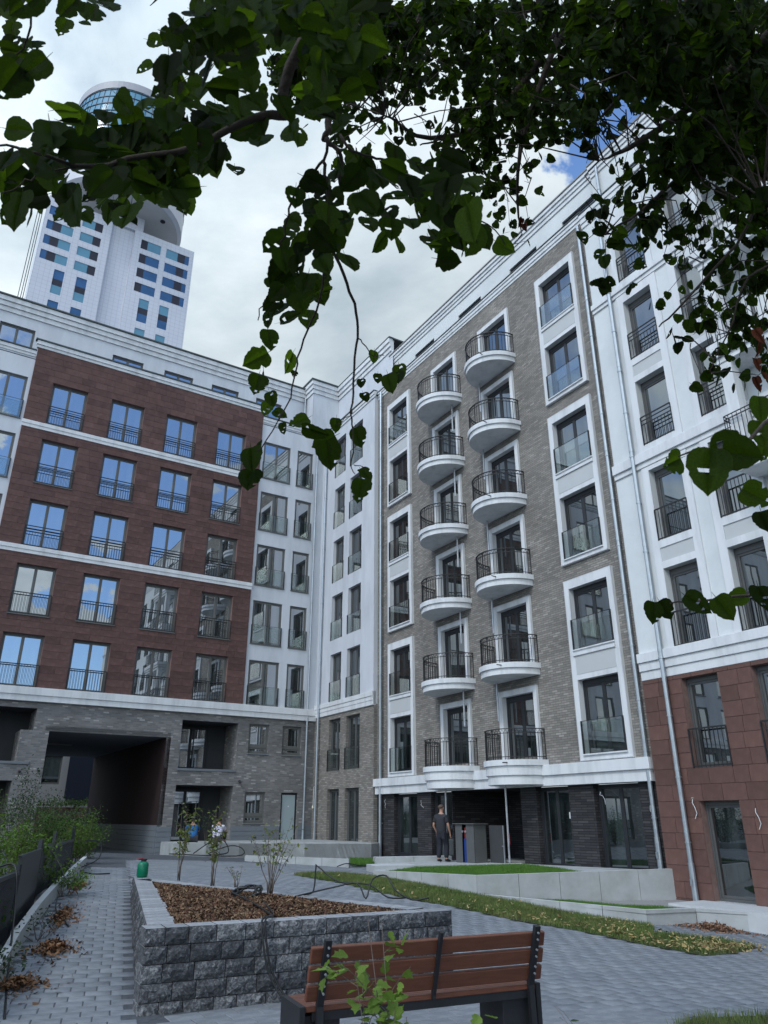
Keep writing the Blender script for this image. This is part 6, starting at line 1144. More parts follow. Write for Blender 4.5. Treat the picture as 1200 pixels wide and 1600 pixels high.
LEAVES = [(-0.727,0.95,1.465,74,10,-11),(-0.833,1.061,1.645,74,-10,6),(-1.192,1.72,2.685,74,5,0),(-1.113,1.678,2.58,74,20,-9),(-1.08,1.661,2.452,74,-20,14),(-0.838,1.381,2.112,74,0,-26),(-1.343,2.218,3.304,58,60,-33),(-1.05,1.83,2.85,74,20,-41),(-0.748,1.589,2.48,74,-15,24),(-1.185,1.576,2.313,74,0,-26),(-1.049,1.407,1.998,74,-20,-19),(-1.151,1.62,2.3,74,25,-19),(-0.903,1.217,1.649,74,0,-5),(-1.645,2.315,3.095,73,10,0),(-1.065,1.491,1.927,74,-10,11),(-1.639,2.276,3.126,54,0,31),(-0.878,1.87,2.539,74,-60,-20),(-0.666,1.563,2.271,74,100,12),(-0.359,0.852,1.139,74,0,12),(-0.382,0.951,1.359,74,0,-17),(-0.821,1.809,2.601,74,80,-5),(-0.493,1.168,1.708,74,60,-39),(-0.534,1.217,1.53,74,-10,7),(-0.617,1.052,1.287,74,-20,-14),(-0.746,1.417,1.739,74,10,-19),(-1.037,2.146,2.625,74,0,-15),(-0.854,1.253,1.492,74,80,-7),(-0.584,0.937,1.084,74,0,-4),(-0.715,1.034,1.147,74,0,6),(-0.821,1.2,1.275,74,-10,15),(-0.559,0.878,0.964,74,10,8),(-0.649,1.073,1.151,74,20,-37),(-0.791,1.359,1.433,74,0,-22),(-0.593,0.915,0.907,74,-5,20),(-1.078,1.692,1.746,74,30,-25),(-1.399,2.302,2.306,74,10,9),(-0.498,0.906,0.903,74,15,-2),(-0.625,1.238,1.286,74,10,20),(-0.758,1.626,1.641,73,-10,44),(-0.437,0.964,0.944,74,0,-11),(-0.779,1.776,1.819,74,0,8),(-0.772,1.587,1.573,74,-15,7),(-0.45,1.091,1.134,74,10,15),(-0.56,1.436,1.466,74,20,-17),(-0.425,1.136,1.194,74,15,-19),(-0.721,2.082,2.094,74,10,-23),(-0.472,1.335,1.449,74,0,-37),(-0.34,1.009,1.123,74,0,-29),(-0.478,1.559,1.711,74,10,24),(-0.477,1.77,1.926,74,15,35),(-0.288,1.248,1.449,74,0,0),(-0.4,1.328,1.613,74,20,8),(-0.214,1.237,1.471,74,10,-7),(-0.226,1.373,1.61,74,0,25),(-0.096,1.126,1.366,74,0,9),(-0.105,0.855,1.127,74,0,-27),(-0.149,0.994,1.373,74,-20,13),(-0.44,2.118,2.81,74,0,-2),(-0.164,2.579,2.878,74,-30,-20),(-0.061,2.167,2.452,74,20,19),(0.024,1.259,1.411,74,0,-28),(0.104,1.685,1.848,74,45,-18),(0.11,0.981,1.018,74,-10,-10),(0.05,1.073,1.114,74,10,0),(0.083,1.206,1.198,74,-15,7),(0.183,1.165,1.227,74,20,-38),(0.135,0.87,0.838,73,10,36),(0.156,1.034,0.959,74,-20,17),(0.384,1.826,1.668,74,60,33),(0.165,1.202,1.194,74,10,1),(0.208,1.239,1.149,74,30,-13),(0.017,1.371,1.302,74,0,-12),(0.06,2.094,1.913,74,0,14),(-0.014,1.342,1.333,74,10,9),(-0.059,1.331,1.342,74,0,-19),(-0.278,2.139,2.141,74,10,-19),(-0.337,2.042,1.94,74,-30,5),(-0.312,1.814,1.696,74,-10,-12),(-0.186,1.622,1.709,74,0,-13),(-0.109,1.083,1.06,74,0,-12),(-0.082,1.228,1.175,74,10,13),(-0.117,1.249,1.15,74,-20,3),(-0.083,1.39,1.218,74,20,9),(-0.307,1.748,1.561,74,-20,8),(-0.202,1.287,1.096,74,0,58),(-0.191,1.378,1.1,74,10,14),(-0.167,1.568,1.272,74,20,-23),(-0.205,2.019,1.719,74,0,28),(-0.334,1.926,1.563,74,0,-23),(-0.213,1.686,1.28,74,0,12),(-0.424,2.234,1.696,74,0,0),(-0.355,1.898,1.364,74,10,52),(-0.327,1.575,1.074,74,-60,13),(-0.283,1.842,1.242,74,-20,54),(-0.505,3.49,2.282,58,0,8),(-0.378,1.865,1.181,74,-10,-43),(-0.373,1.961,1.266,74,10,52),(-0.486,2.767,1.679,74,20,37),(-0.554,3.017,1.778,74,-20,-16),(-0.47,2.916,1.692,74,60,-23),(-0.564,3.639,2.02,73,10,-21),(-0.287,2.164,1.225,74,-60,-9),(-0.168,1.612,0.891,74,80,59),(-0.228,3.087,1.73,74,0,-17),(-0.166,1.782,0.949,74,-70,11),(-0.128,1.513,0.769,74,10,-3),(-0.086,2.202,1.187,74,15,-33),(-0.074,2.743,1.306,74,40,-6),(-0.065,1.848,0.829,74,-10,18),(-0.699,3.667,1.926,73,0,42),(-0.325,1.629,0.815,74,10,0),(-0.333,1.648,0.771,74,0,-11),(0.046,2.234,1.441,74,10,-9),(0.022,2.112,1.342,74,15,31),(0.066,2.541,1.666,74,10,57),(-0.051,3.189,2.188,74,0,-52),(-0.035,3.529,2.277,65,0,-6),(-0.128,3.543,2.252,65,0,41),(-0.107,3.585,2.186,73,20,-17),(0.464,0.949,0.455,74,-10,-10),(0.509,0.95,0.486,74,70,0),(0.841,1.448,0.786,74,0,10),(0.838,1.51,0.665,74,50,22),(0.67,1.544,0.767,74,-60,5),(0.804,2.15,0.566,74,-10,10),(0.943,2.403,0.642,74,30,10),(0.754,1.717,0.473,74,50,-5),(0.888,1.867,0.503,74,30,10),(1.141,2.311,0.655,74,-70,5),(0.922,1.736,0.492,74,0,16),(0.959,1.637,0.962,74,0,22),(0.971,1.679,0.874,74,-20,-3),(1.086,1.95,0.779,74,0,-20),(1.517,3.116,2.373,65,-20,-18),(1.56,3.123,2.335,73,-10,39),(1.589,2.888,2.024,74,10,-10),(1.678,3.207,2.131,58,-10,39),(1.698,3.209,2.112,73,10,-19),(-0.594,0.773,1.203,68,-6,-64),(-0.759,1.003,1.519,73,-73,-64),(-0.566,0.764,1.182,60,-58,13),(-0.571,0.879,1.354,54,-31,-19),(-0.552,0.926,1.407,53,3,-55),(-0.454,0.793,1.222,68,34,-16),(-0.334,0.885,1.343,63,39,11),(-0.314,0.85,1.324,57,37,22),(-0.415,1.115,1.718,72,31,17),(-0.253,0.779,1.201,52,0,38),(-0.302,0.903,1.407,56,42,-6),(-0.327,0.937,1.449,73,-18,-38),(-0.262,0.919,1.413,65,47,-29),(-0.309,0.992,1.547,68,-69,36),(-0.3,1.069,1.647,73,3,-73),(-0.237,0.833,1.281,73,27,0),(-0.224,0.875,1.352,66,17,14),(-0.254,0.941,1.45,71,19,-15),(-0.194,0.8,1.208,65,19,19),(-0.264,1.097,1.709,56,-28,11),(-0.188,0.911,1.414,63,61,-8),(-0.187,0.82,1.252,60,-30,29),(-0.197,0.986,1.526,64,-4,43),(-0.148,0.839,1.279,52,5,-36),(-0.167,0.973,1.478,53,-11,0),(-0.166,0.914,1.425,58,-55,15),(-0.125,0.926,1.409,72,113,-32),(-0.133,0.905,1.368,53,-61,18),(-0.137,0.987,1.492,58,-71,-21),(-0.089,0.917,1.403,56,-13,3),(-0.084,0.815,1.265,73,-2,28),(-0.094,1.063,1.643,70,-27,-24),(-0.107,1.008,1.558,71,-79,28),(-0.061,0.845,1.285,64,11,0),(-0.063,1.093,1.656,52,-16,-9),(-0.056,1.05,1.605,56,18,-5),(-0.041,0.807,1.254,53,-56,12),(-0.034,1.051,1.605,70,48,40),(-0.022,0.873,1.362,68,-85,-7),(-0.028,0.951,1.472,57,25,-7),(-0.382,0.916,1.355,65,-14,-17),(-0.351,0.972,1.436,64,19,-10),(-0.328,0.893,1.316,71,-55,-17),(-0.34,0.955,1.393,58,24,16),(-0.327,0.921,1.37,65,-63,-67),(-0.358,1.066,1.594,65,29,-38),(-0.256,0.817,1.21,65,-5,-26),(-0.315,0.937,1.402,53,-8,-35),(-0.38,1.105,1.642,55,66,-21),(-0.298,0.982,1.453,56,50,7),(-0.275,0.906,1.337,72,42,-13),(-0.235,0.833,1.246,63,102,51),(-0.249,0.964,1.42,73,-24,10),(-0.235,0.99,1.466,65,30,-15),(-0.273,1.089,1.627,53,41,-14),(-0.239,1.14,1.682,58,-1,-26),(-0.199,0.981,1.442,54,18,51),(-0.243,1.083,1.571,54,8,13),(-0.202,0.978,1.425,55,-5,-15),(-0.16,0.892,1.336,67,48,41),(-0.159,0.935,1.373,62,62,-55),(-0.164,0.92,1.34,54,-36,17),(-0.111,0.863,1.262,68,95,0),(-0.113,0.929,1.363,61,31,-44),(-0.118,0.935,1.38,67,-53,-41),(-0.112,0.999,1.459,68,6,-8),(-0.096,0.999,1.492,56,77,-10),(-0.076,0.903,1.325,60,-17,-19),(-0.102,0.915,1.343,64,-1,-41),(-0.045,0.922,1.366,65,2,-37),(-0.076,1.057,1.572,70,8,9),(-0.034,1.092,1.613,61,14,-37),(-0.034,1.011,1.476,68,-54,-46),(-0.477,1.166,1.672,59,31,19),(-0.339,0.895,1.273,58,-5,-34),(-0.307,0.888,1.243,67,8,34),(-0.357,0.972,1.402,62,6,-53),(-0.405,1.141,1.604,71,61,-30),(-0.341,1.074,1.504,67,-24,7),(-0.313,0.945,1.332,68,17,40),(-0.37,1.12,1.611,65,-14,14),(-0.314,0.918,1.319,61,3,2),(-0.323,1.175,1.677,72,20,9),(-0.248,0.828,1.17,68,-71,8),(-0.27,0.995,1.406,63,20,32),(-0.286,1.128,1.608,69,44,18),(-0.222,1.07,1.533,68,-29,16),(-0.197,1.125,1.588,54,-16,-1),(-0.15,1.163,1.676,63,-42,7),(-0.124,0.888,1.262,53,-13,-23),(-0.137,0.937,1.338,72,-4,15),(-0.128,1.183,1.687,56,-18,-35),(-0.071,0.868,1.238,67,-77,20),(-0.088,0.852,1.217,57,20,-37),(-0.091,0.972,1.362,64,-55,15),(-0.057,0.979,1.405,61,24,-20),(-0.051,0.974,1.377,55,-61,18),(-0.059,0.856,1.202,71,15,5),(-0.011,0.932,1.343,62,18,26),(-0.019,1.104,1.547,70,-56,-46),(-0.016,0.898,1.282,65,63,46),(-0.766,1.046,1.469,60,84,-93),(-0.725,1.033,1.468,58,19,31),(-0.686,0.928,1.263,61,-33,-25),(-0.557,0.808,1.098,57,-52,0),(-0.497,1.164,1.594,59,-18,-13),(-0.336,0.848,1.165,63,27,7),(-0.464,1.199,1.651,62,19,3),(-0.344,0.905,1.242,57,17,6),(-0.385,1.128,1.52,69,0,21),(-0.347,0.932,1.285,67,-5,0),(-0.331,0.962,1.296,68,-10,-76),(-0.312,0.983,1.35,52,-2,38),(-0.253,0.873,1.196,73,-75,5),(-0.314,1.124,1.542,60,-23,45),(-0.109,0.854,1.174,52,-9,23),(-0.117,0.936,1.272,58,-3,-23),(-0.173,1.21,1.644,67,-5,-40),(-0.151,1.195,1.617,53,17,36),(-0.076,0.89,1.22,62,-75,-9),(-0.088,0.975,1.324,66,-12,26),(-0.093,1.041,1.411,54,-48,14),(-0.037,0.887,1.229,62,-2,8),(-0.063,0.959,1.311,72,32,15),(-0.592,0.809,1.066,71,-28,9),(-0.384,0.914,1.188,62,-66,-13),(-0.44,1.09,1.427,66,-29,46),(-0.383,1.103,1.436,72,-16,-53),(-0.408,1.134,1.479,65,62,21),(-0.332,1.059,1.379,68,-92,16),(-0.285,1.086,1.43,67,16,-3),(-0.319,1.172,1.532,69,14,-15),(-0.2,1.259,1.635,53,-79,34),(-0.158,1.182,1.532,63,-28,-43),(-0.149,1.231,1.585,62,-58,2),(-0.158,1.109,1.428,59,-11,0),(-0.123,1.239,1.633,69,3,51),(-0.087,1.103,1.445,59,-2,33),(-0.091,0.872,1.155,58,11,-82),(-0.101,1.014,1.336,65,-19,2),(-0.065,0.992,1.285,54,-63,22),(-0.046,1.09,1.435,72,81,20),(-0.073,1.041,1.374,73,-13,-55),(-0.582,0.966,1.203,71,69,83),(-0.507,1.027,1.293,58,43,-12),(-0.541,1.168,1.472,54,10,118),(-0.448,1.083,1.353,63,-15,14),(-0.356,0.919,1.169,66,-15,21),(-0.385,1.084,1.346,62,15,6),(-0.354,1.12,1.398,53,71,-52),(-0.252,0.916,1.138,65,7,24),(-0.269,1.1,1.385,71,37,-23),(-0.181,0.956,1.19,62,25,-19),(-0.155,1.037,1.287,72,-2,-13),(-0.133,1.17,1.461,52,-21,26),(-0.131,0.969,1.217,60,-4,35),(-0.159,1.289,1.606,72,80,13),(-0.128,0.943,1.175,68,-34,-26),(-0.107,1.068,1.355,54,95,19),(-0.574,0.974,1.176,55,68,-53),(-0.594,1.051,1.265,59,-10,28),(-0.521,1.077,1.301,72,-65,23),(-0.511,1.144,1.366,67,14,34),(-0.369,0.901,1.093,57,8,1),(-0.487,1.161,1.405,66,51,-29),(-0.392,0.978,1.194,64,-20,-22),(-0.516,1.257,1.505,55,16,-25),(-0.458,1.19,1.448,59,58,-6),(-0.381,1.127,1.371,53,40,29),(-0.377,1.152,1.383,70,46,-3),(-0.368,1.072,1.299,68,-18,-8),(-0.442,1.298,1.552,64,-44,-24),(-0.287,0.959,1.163,54,26,-53),(-0.376,1.209,1.478,68,12,50),(-0.371,1.178,1.447,64,13,-45),(-0.412,1.314,1.572,61,-29,-14),(-0.304,1.146,1.362,65,-58,0),(-0.318,1.163,1.414,67,-8,6),(-0.244,1.066,1.28,62,14,-28),(-0.124,1.088,1.335,63,51,-55),(-0.112,1.267,1.511,59,-29,-43),(-0.571,0.92,1.082,70,15,18),(-0.782,1.258,1.443,59,1,33),(-0.556,0.971,1.108,66,-6,56),(-0.726,1.238,1.447,65,51,-12),(-0.563,0.945,1.088,53,38,0),(-0.614,1.087,1.256,66,-21,42),(-0.6,1.106,1.277,66,-68,-25),(-0.525,0.935,1.067,70,84,3),(-0.616,1.142,1.312,60,51,39),(-0.568,1.083,1.26,72,-26,5),(-0.65,1.291,1.511,56,-5,-34),(-0.556,1.085,1.267,65,8,23),(-0.504,1.073,1.257,72,-2,31),(-0.462,0.956,1.087,59,56,-82),(-0.58,1.183,1.372,55,0,31),(-0.527,1.183,1.379,57,12,13),(-0.498,1.087,1.257,57,4,-27),(-0.546,1.274,1.451,57,40,-17),(-0.567,1.272,1.47,57,1,-33),(-0.494,1.195,1.406,57,-33,16),(-0.489,1.151,1.334,71,58,-15),(-0.489,1.211,1.375,69,-45,10),(-0.425,1.145,1.334,66,-95,6),(-0.481,1.349,1.535,52,32,14),(-0.468,1.257,1.467,54,0,18),(-0.427,1.225,1.435,65,51,48),(-0.391,1.203,1.381,68,-4,36),(-0.371,1.092,1.245,61,17,-47),(-0.333,0.961,1.108,69,3,26),(-0.343,1.131,1.288,65,-6,31),(-0.774,1.154,1.261,65,-38,29),(-0.764,1.1,1.219,62,14,35),(-0.641,1.031,1.138,64,-13,37),(-0.651,1.07,1.171,60,-49,-10),(-0.723,1.158,1.297,72,36,41),(-0.64,1.098,1.23,55,10,-2),(-0.664,1.206,1.353,69,27,-2),(-0.66,1.212,1.32,65,46,-31),(-0.553,1.095,1.23,53,90,-4),(-0.62,1.188,1.308,73,12,-54),(-0.558,1.11,1.212,62,19,8),(-0.663,1.324,1.445,55,47,32),(-0.539,1.122,1.232,69,-6,-36),(-0.538,1.128,1.252,59,-100,17),(-0.61,1.259,1.388,70,-47,60),(-0.64,1.315,1.452,60,-49,9),(-0.51,1.192,1.334,69,-19,13),(-0.552,1.261,1.412,71,-59,2),(-0.596,1.343,1.487,64,-10,42),(-0.506,1.233,1.358,65,-40,38),(-0.433,1.095,1.219,70,-7,20),(-0.447,1.082,1.183,73,-25,13),(-0.489,1.296,1.447,62,18,17),(-0.42,1.101,1.237,65,-27,73),(-0.49,1.344,1.503,68,-42,59),(-0.405,1.248,1.373,68,-12,16),(-0.352,1.096,1.236,58,-15,35),(-0.313,1.018,1.142,59,-6,-38),(-0.076,0.991,1.092,54,20,58),(-0.031,1.305,1.434,56,42,44),(0.017,1.109,1.218,58,-117,37),(0.086,1.391,1.521,57,13,35),(0.125,1.378,1.514,62,-99,0),(0.141,1.067,1.179,69,68,-1),(-0.813,1.201,1.286,59,43,-19),(-0.742,1.176,1.246,62,-54,13),(-0.694,1.309,1.382,67,15,38),(-0.502,1.024,1.098,69,20,-30),(-0.486,0.951,1.004,67,-33,37),(-0.565,1.234,1.297,64,-2,-1),(-0.497,1.05,1.134,53,58,-14),(-0.55,1.195,1.252,65,-35,15),(-0.617,1.353,1.456,70,-22,-25),(-0.456,1.073,1.137,64,81,26),(-0.579,1.358,1.453,67,37,29),(-0.477,1.096,1.173,53,-27,10),(-0.448,1.089,1.178,73,79,25),(-0.466,1.135,1.209,63,47,14),(-0.392,1.102,1.155,55,-80,46),(-0.411,1.093,1.172,71,-33,42),(-0.149,1.204,1.279,65,60,-8),(-0.115,1.345,1.444,66,-3,23),(-0.073,1.207,1.286,73,-38,-2),(-0.021,1.303,1.388,64,-9,52),(-0.012,1.18,1.259,66,15,38),(0.007,1,1.063,68,29,-62),(0.044,1.345,1.444,55,45,47),(0.052,1.142,1.198,56,4,46),(0.091,1.01,1.071,64,-71,-6),(0.163,1.365,1.466,62,56,8),(-0.812,1.222,1.248,67,-18,-18),(-0.711,1.122,1.15,70,-64,9),(-0.674,1.187,1.219,69,9,-4),(-0.624,1.149,1.171,59,3,60),(-0.622,1.198,1.232,60,-51,-40),(-0.519,1.041,1.056,73,-44,-54),(-0.657,1.319,1.341,70,-6,-34),(-0.599,1.277,1.31,57,-22,-46),(-0.459,1.189,1.22,64,35,-2),(-0.382,1.038,1.048,61,32,-60),(-0.182,1.146,1.172,52,-1,31),(-0.131,1.246,1.285,54,27,-16),(-0.157,1.268,1.268,72,-16,-6),(-0.111,1.332,1.361,60,37,13),(-0.032,1.235,1.244,61,-51,39),(-0.033,1.156,1.167,68,34,10),(0.02,1.243,1.275,58,-75,-40),(0.073,1.45,1.489,59,-9,8),(0.14,1.419,1.461,53,23,-2),(0.09,1.147,1.177,52,-67,14),(0.136,1.245,1.25,71,34,-30),(0.137,1.069,1.103,69,-25,70),(-0.824,1.248,1.222,62,-21,8),(-0.73,1.174,1.147,65,15,40),(-0.587,1.041,1.024,58,-27,-6),(-0.717,1.357,1.33,60,35,-48),(-0.517,1.13,1.112,67,47,-66),(-0.221,1.408,1.364,55,44,-16),(-0.17,1.486,1.46,70,-39,-34),(-0.177,1.438,1.409,64,17,51),(-0.158,1.248,1.231,55,-78,-35),(-0.151,1.409,1.365,69,-18,29),(-0.094,1.16,1.124,53,-65,-25),(-0.037,1.467,1.409,66,16,-35),(0.014,1.417,1.393,68,20,-17),(0.061,1.282,1.233,58,7,-35),(0.111,1.476,1.455,52,-5,6),(0.109,1.105,1.083,67,1,5),(0.145,1.091,1.061,57,54,14),(0.13,1.183,1.151,67,-27,37),(-0.253,1.323,1.214,72,-40,-18),(-0.208,1.417,1.304,61,-51,32),(-0.15,1.214,1.14,70,-24,52),(-0.112,1.082,1.006,68,42,29),(-0.013,1.25,1.151,53,-39,69),(0.12,1.456,1.34,68,13,-19),(0.136,1.415,1.297,63,-87,60),(0.143,1.533,1.422,71,33,-29),(0.145,1.347,1.257,64,-57,0),(0.189,1.442,1.348,72,-16,29),(0.186,1.417,1.314,69,15,-27),(0.176,1.339,1.266,54,35,-32),(0.214,1.423,1.339,59,3,-50),(0.178,1.304,1.186,53,-12,60),(-0.219,1.264,1.113,64,11,-43),(-0.168,1.196,1.077,54,-8,-7),(-0.235,1.5,1.331,57,-55,5),(-0.172,1.184,1.029,55,5,22),(-0.111,1.097,0.954,52,26,-39),(-0.122,1.175,1.057,66,-29,-47),(0.156,1.39,1.227,68,62,11),(-0.253,1.389,1.155,56,38,24),(-0.232,1.31,1.12,72,-38,-7),(-0.15,1.127,0.939,57,-10,2),(-0.177,1.594,1.328,62,52,-49),(-0.26,1.383,1.091,53,-47,-23),(-0.217,1.202,0.976,52,-31,20),(-0.195,1.485,1.176,57,-47,-34),(-0.234,1.514,1.227,65,-35,71),(-0.184,1.322,1.084,71,102,-15),(-0.158,1.54,1.253,53,-61,-89),(-0.258,1.469,1.143,63,-26,0),(-0.231,1.525,1.162,65,104,-37)]
N_EDGE = 138
DEAD = [(0.881,3.558,3.401,95,0,0),(0.849,3.544,3.424,80,-20,20),(1.602,2.609,1.894,90,10,10),(1.598,2.642,1.851,80,-15,30),(1.606,2.676,1.794,70,0,0),(1.634,2.694,1.741,70,10,20),(1.612,2.718,1.724,80,5,0)]
BOUGHS = [(0.014,0.006,[(0.039,1.325,2.237),(-0.062,1.229,1.824),(-0.103,1.197,1.599),(-0.123,1.174,1.425),(-0.128,1.165,1.366)]),
(0.0055,0.0035,[(-0.128,1.165,1.366),(-0.116,1.162,1.343),(-0.097,1.159,1.321),(-0.09,1.178,1.305),(-0.097,1.21,1.275)]),
(0.0035,0.0012,[(-0.121,1.165,1.367),(-0.132,1.198,1.337),(-0.166,1.215,1.318),(-0.187,1.232,1.299),(-0.206,1.254,1.274),(-0.218,1.282,1.245),(-0.232,1.313,1.209),(-0.247,1.357,1.156),(-0.266,1.382,1.122),(-0.29,1.402,1.091),(-0.295,1.414,1.074)]),
(0.004,0.0012,[(-0.132,1.198,1.337),(-0.128,1.208,1.301),(-0.125,1.225,1.272),(-0.123,1.246,1.237),(-0.121,1.275,1.192),(-0.131,1.302,1.162),(-0.145,1.363,1.088),(-0.176,1.4,1.036),(-0.199,1.435,0.982),(-0.208,1.458,0.945),(-0.231,1.495,0.881),(-0.276,1.525,0.813),(-0.296,1.533,0.791)]),
(0.004,0.0011,[(-0.122,1.284,1.183),(-0.093,1.331,1.133),(-0.072,1.362,1.096),(-0.058,1.393,1.057),(-0.065,1.427,1.011),(-0.071,1.476,0.938),(-0.078,1.506,0.887),(-0.075,1.525,0.855),(-0.072,1.55,0.809),(-0.08,1.567,0.775),(-0.071,1.577,0.754)]),
(0.0016,0.0009,[(-0.061,1.417,1.025),(-0.044,1.428,1.011),(-0.029,1.438,0.997),(0.001,1.441,0.993)]),
(0.0012,0.0008,[(-0.072,1.507,0.887),(-0.09,1.517,0.868),(-0.113,1.521,0.858)]),
(0.0012,0.0008,[(-0.073,1.569,0.772),(-0.051,1.571,0.77),(-0.042,1.577,0.758)]),
(0.0035,0.0012,[(-0.099,1.199,1.406),(-0.069,1.186,1.352),(-0.027,1.196,1.345),(0.001,1.201,1.34),(0.037,1.218,1.325),(0.085,1.199,1.272),(0.137,1.194,1.203),(0.22,1.214,1.17),(0.262,1.236,1.137)]),
(0.045,0.007,[(0.832,2.719,4.708),(0.976,3.022,4.367),(0.798,3.223,4.131),(0.562,3.315,3.967),(0.398,3.295,3.872),(0.236,3.239,3.802),(0.136,3.148,3.753),(0.048,3.039,3.715),(0.004,3.027,3.725)]),
(0.008,0.004,[(0.398,3.295,3.872),(0.295,3.258,3.781),(0.218,3.271,3.775)]),
(0.003,0.0015,[(-0.677,0.938,1.507),(-0.685,0.954,1.494),(-0.698,0.969,1.478),(-0.715,0.996,1.452),(-0.728,1.011,1.435),(-0.747,1.024,1.416)]),
(0.008,0.0025,[(-0.63,0.939,1.527),(-0.636,0.973,1.503),(-0.638,0.99,1.491)]),
(0.014,0.0018,[(0.002,1.07,1.807),(-0.134,1.04,1.585),(-0.214,1.09,1.417),(-0.198,1.094,1.351),(-0.224,1.064,1.307),(-0.282,1.066,1.294),(-0.386,1.087,1.249),(-0.493,1.05,1.173),(-0.564,1.006,1.108),(-0.635,0.968,1.105),(-0.676,0.949,1.096)]),
(0.0018,0.0012,[(-0.211,1.093,1.35),(-0.214,1.077,1.363),(-0.214,1.063,1.373)]),
(0.002,0.001,[(-0.564,1.006,1.108),(-0.627,1.001,1.079),(-0.659,1.003,1.058),(-0.69,1.003,1.038)]),
(0.03,0.003,[(2.308,2.796,3.728),(2.004,2.869,3.43),(1.665,2.959,3.251),(1.382,3.04,3.016),(1.236,3.053,2.917),(1.164,3.014,2.837)]),
(0.012,0.003,[(2.064,2.598,2.575),(1.83,2.507,2.523),(1.667,2.466,2.519),(1.559,2.551,2.345),(1.332,2.717,2.129),(1.263,2.789,2.078)]),
(0.006,0.002,[(1.98,2.765,2.464),(1.709,2.756,2.342),(1.627,2.825,2.14),(1.567,2.95,2.013),(1.554,2.988,1.967)]),
(0.004,0.0012,[(0.938,1.41,0.861),(0.699,1.15,0.663),(0.571,1.031,0.548),(0.534,1.052,0.545),(0.503,1.064,0.552),(0.482,1.077,0.546)]),
(0.006,0.0016,[(1.321,2.123,0.712),(1.087,1.938,0.594),(0.972,1.896,0.55),(0.886,1.938,0.546),(0.812,1.97,0.55),(0.788,1.979,0.549)]),
(0.05,0.006,[(1.69,2.415,4.284),(1.63,2.811,4.06),(1.35,3.052,3.857),(1.257,3.144,3.813)]),
(0.05,0.004,[(2.027,2.127,3.54),(1.678,2.592,3.41),(1.368,2.863,3.33),(1.25,2.933,3.316),(1.173,2.97,3.311)]),
(0.04,0.006,[(0.392,2.794,4.838),(0.166,3.127,4.522),(0.005,3.297,4.402),(-0.163,3.438,4.29)]),
(0.02,0.002,[(1.051,3.014,4.356),(0.874,3.287,3.933),(0.831,3.412,3.698),(0.856,3.595,3.515),(0.882,3.657,3.444)])]
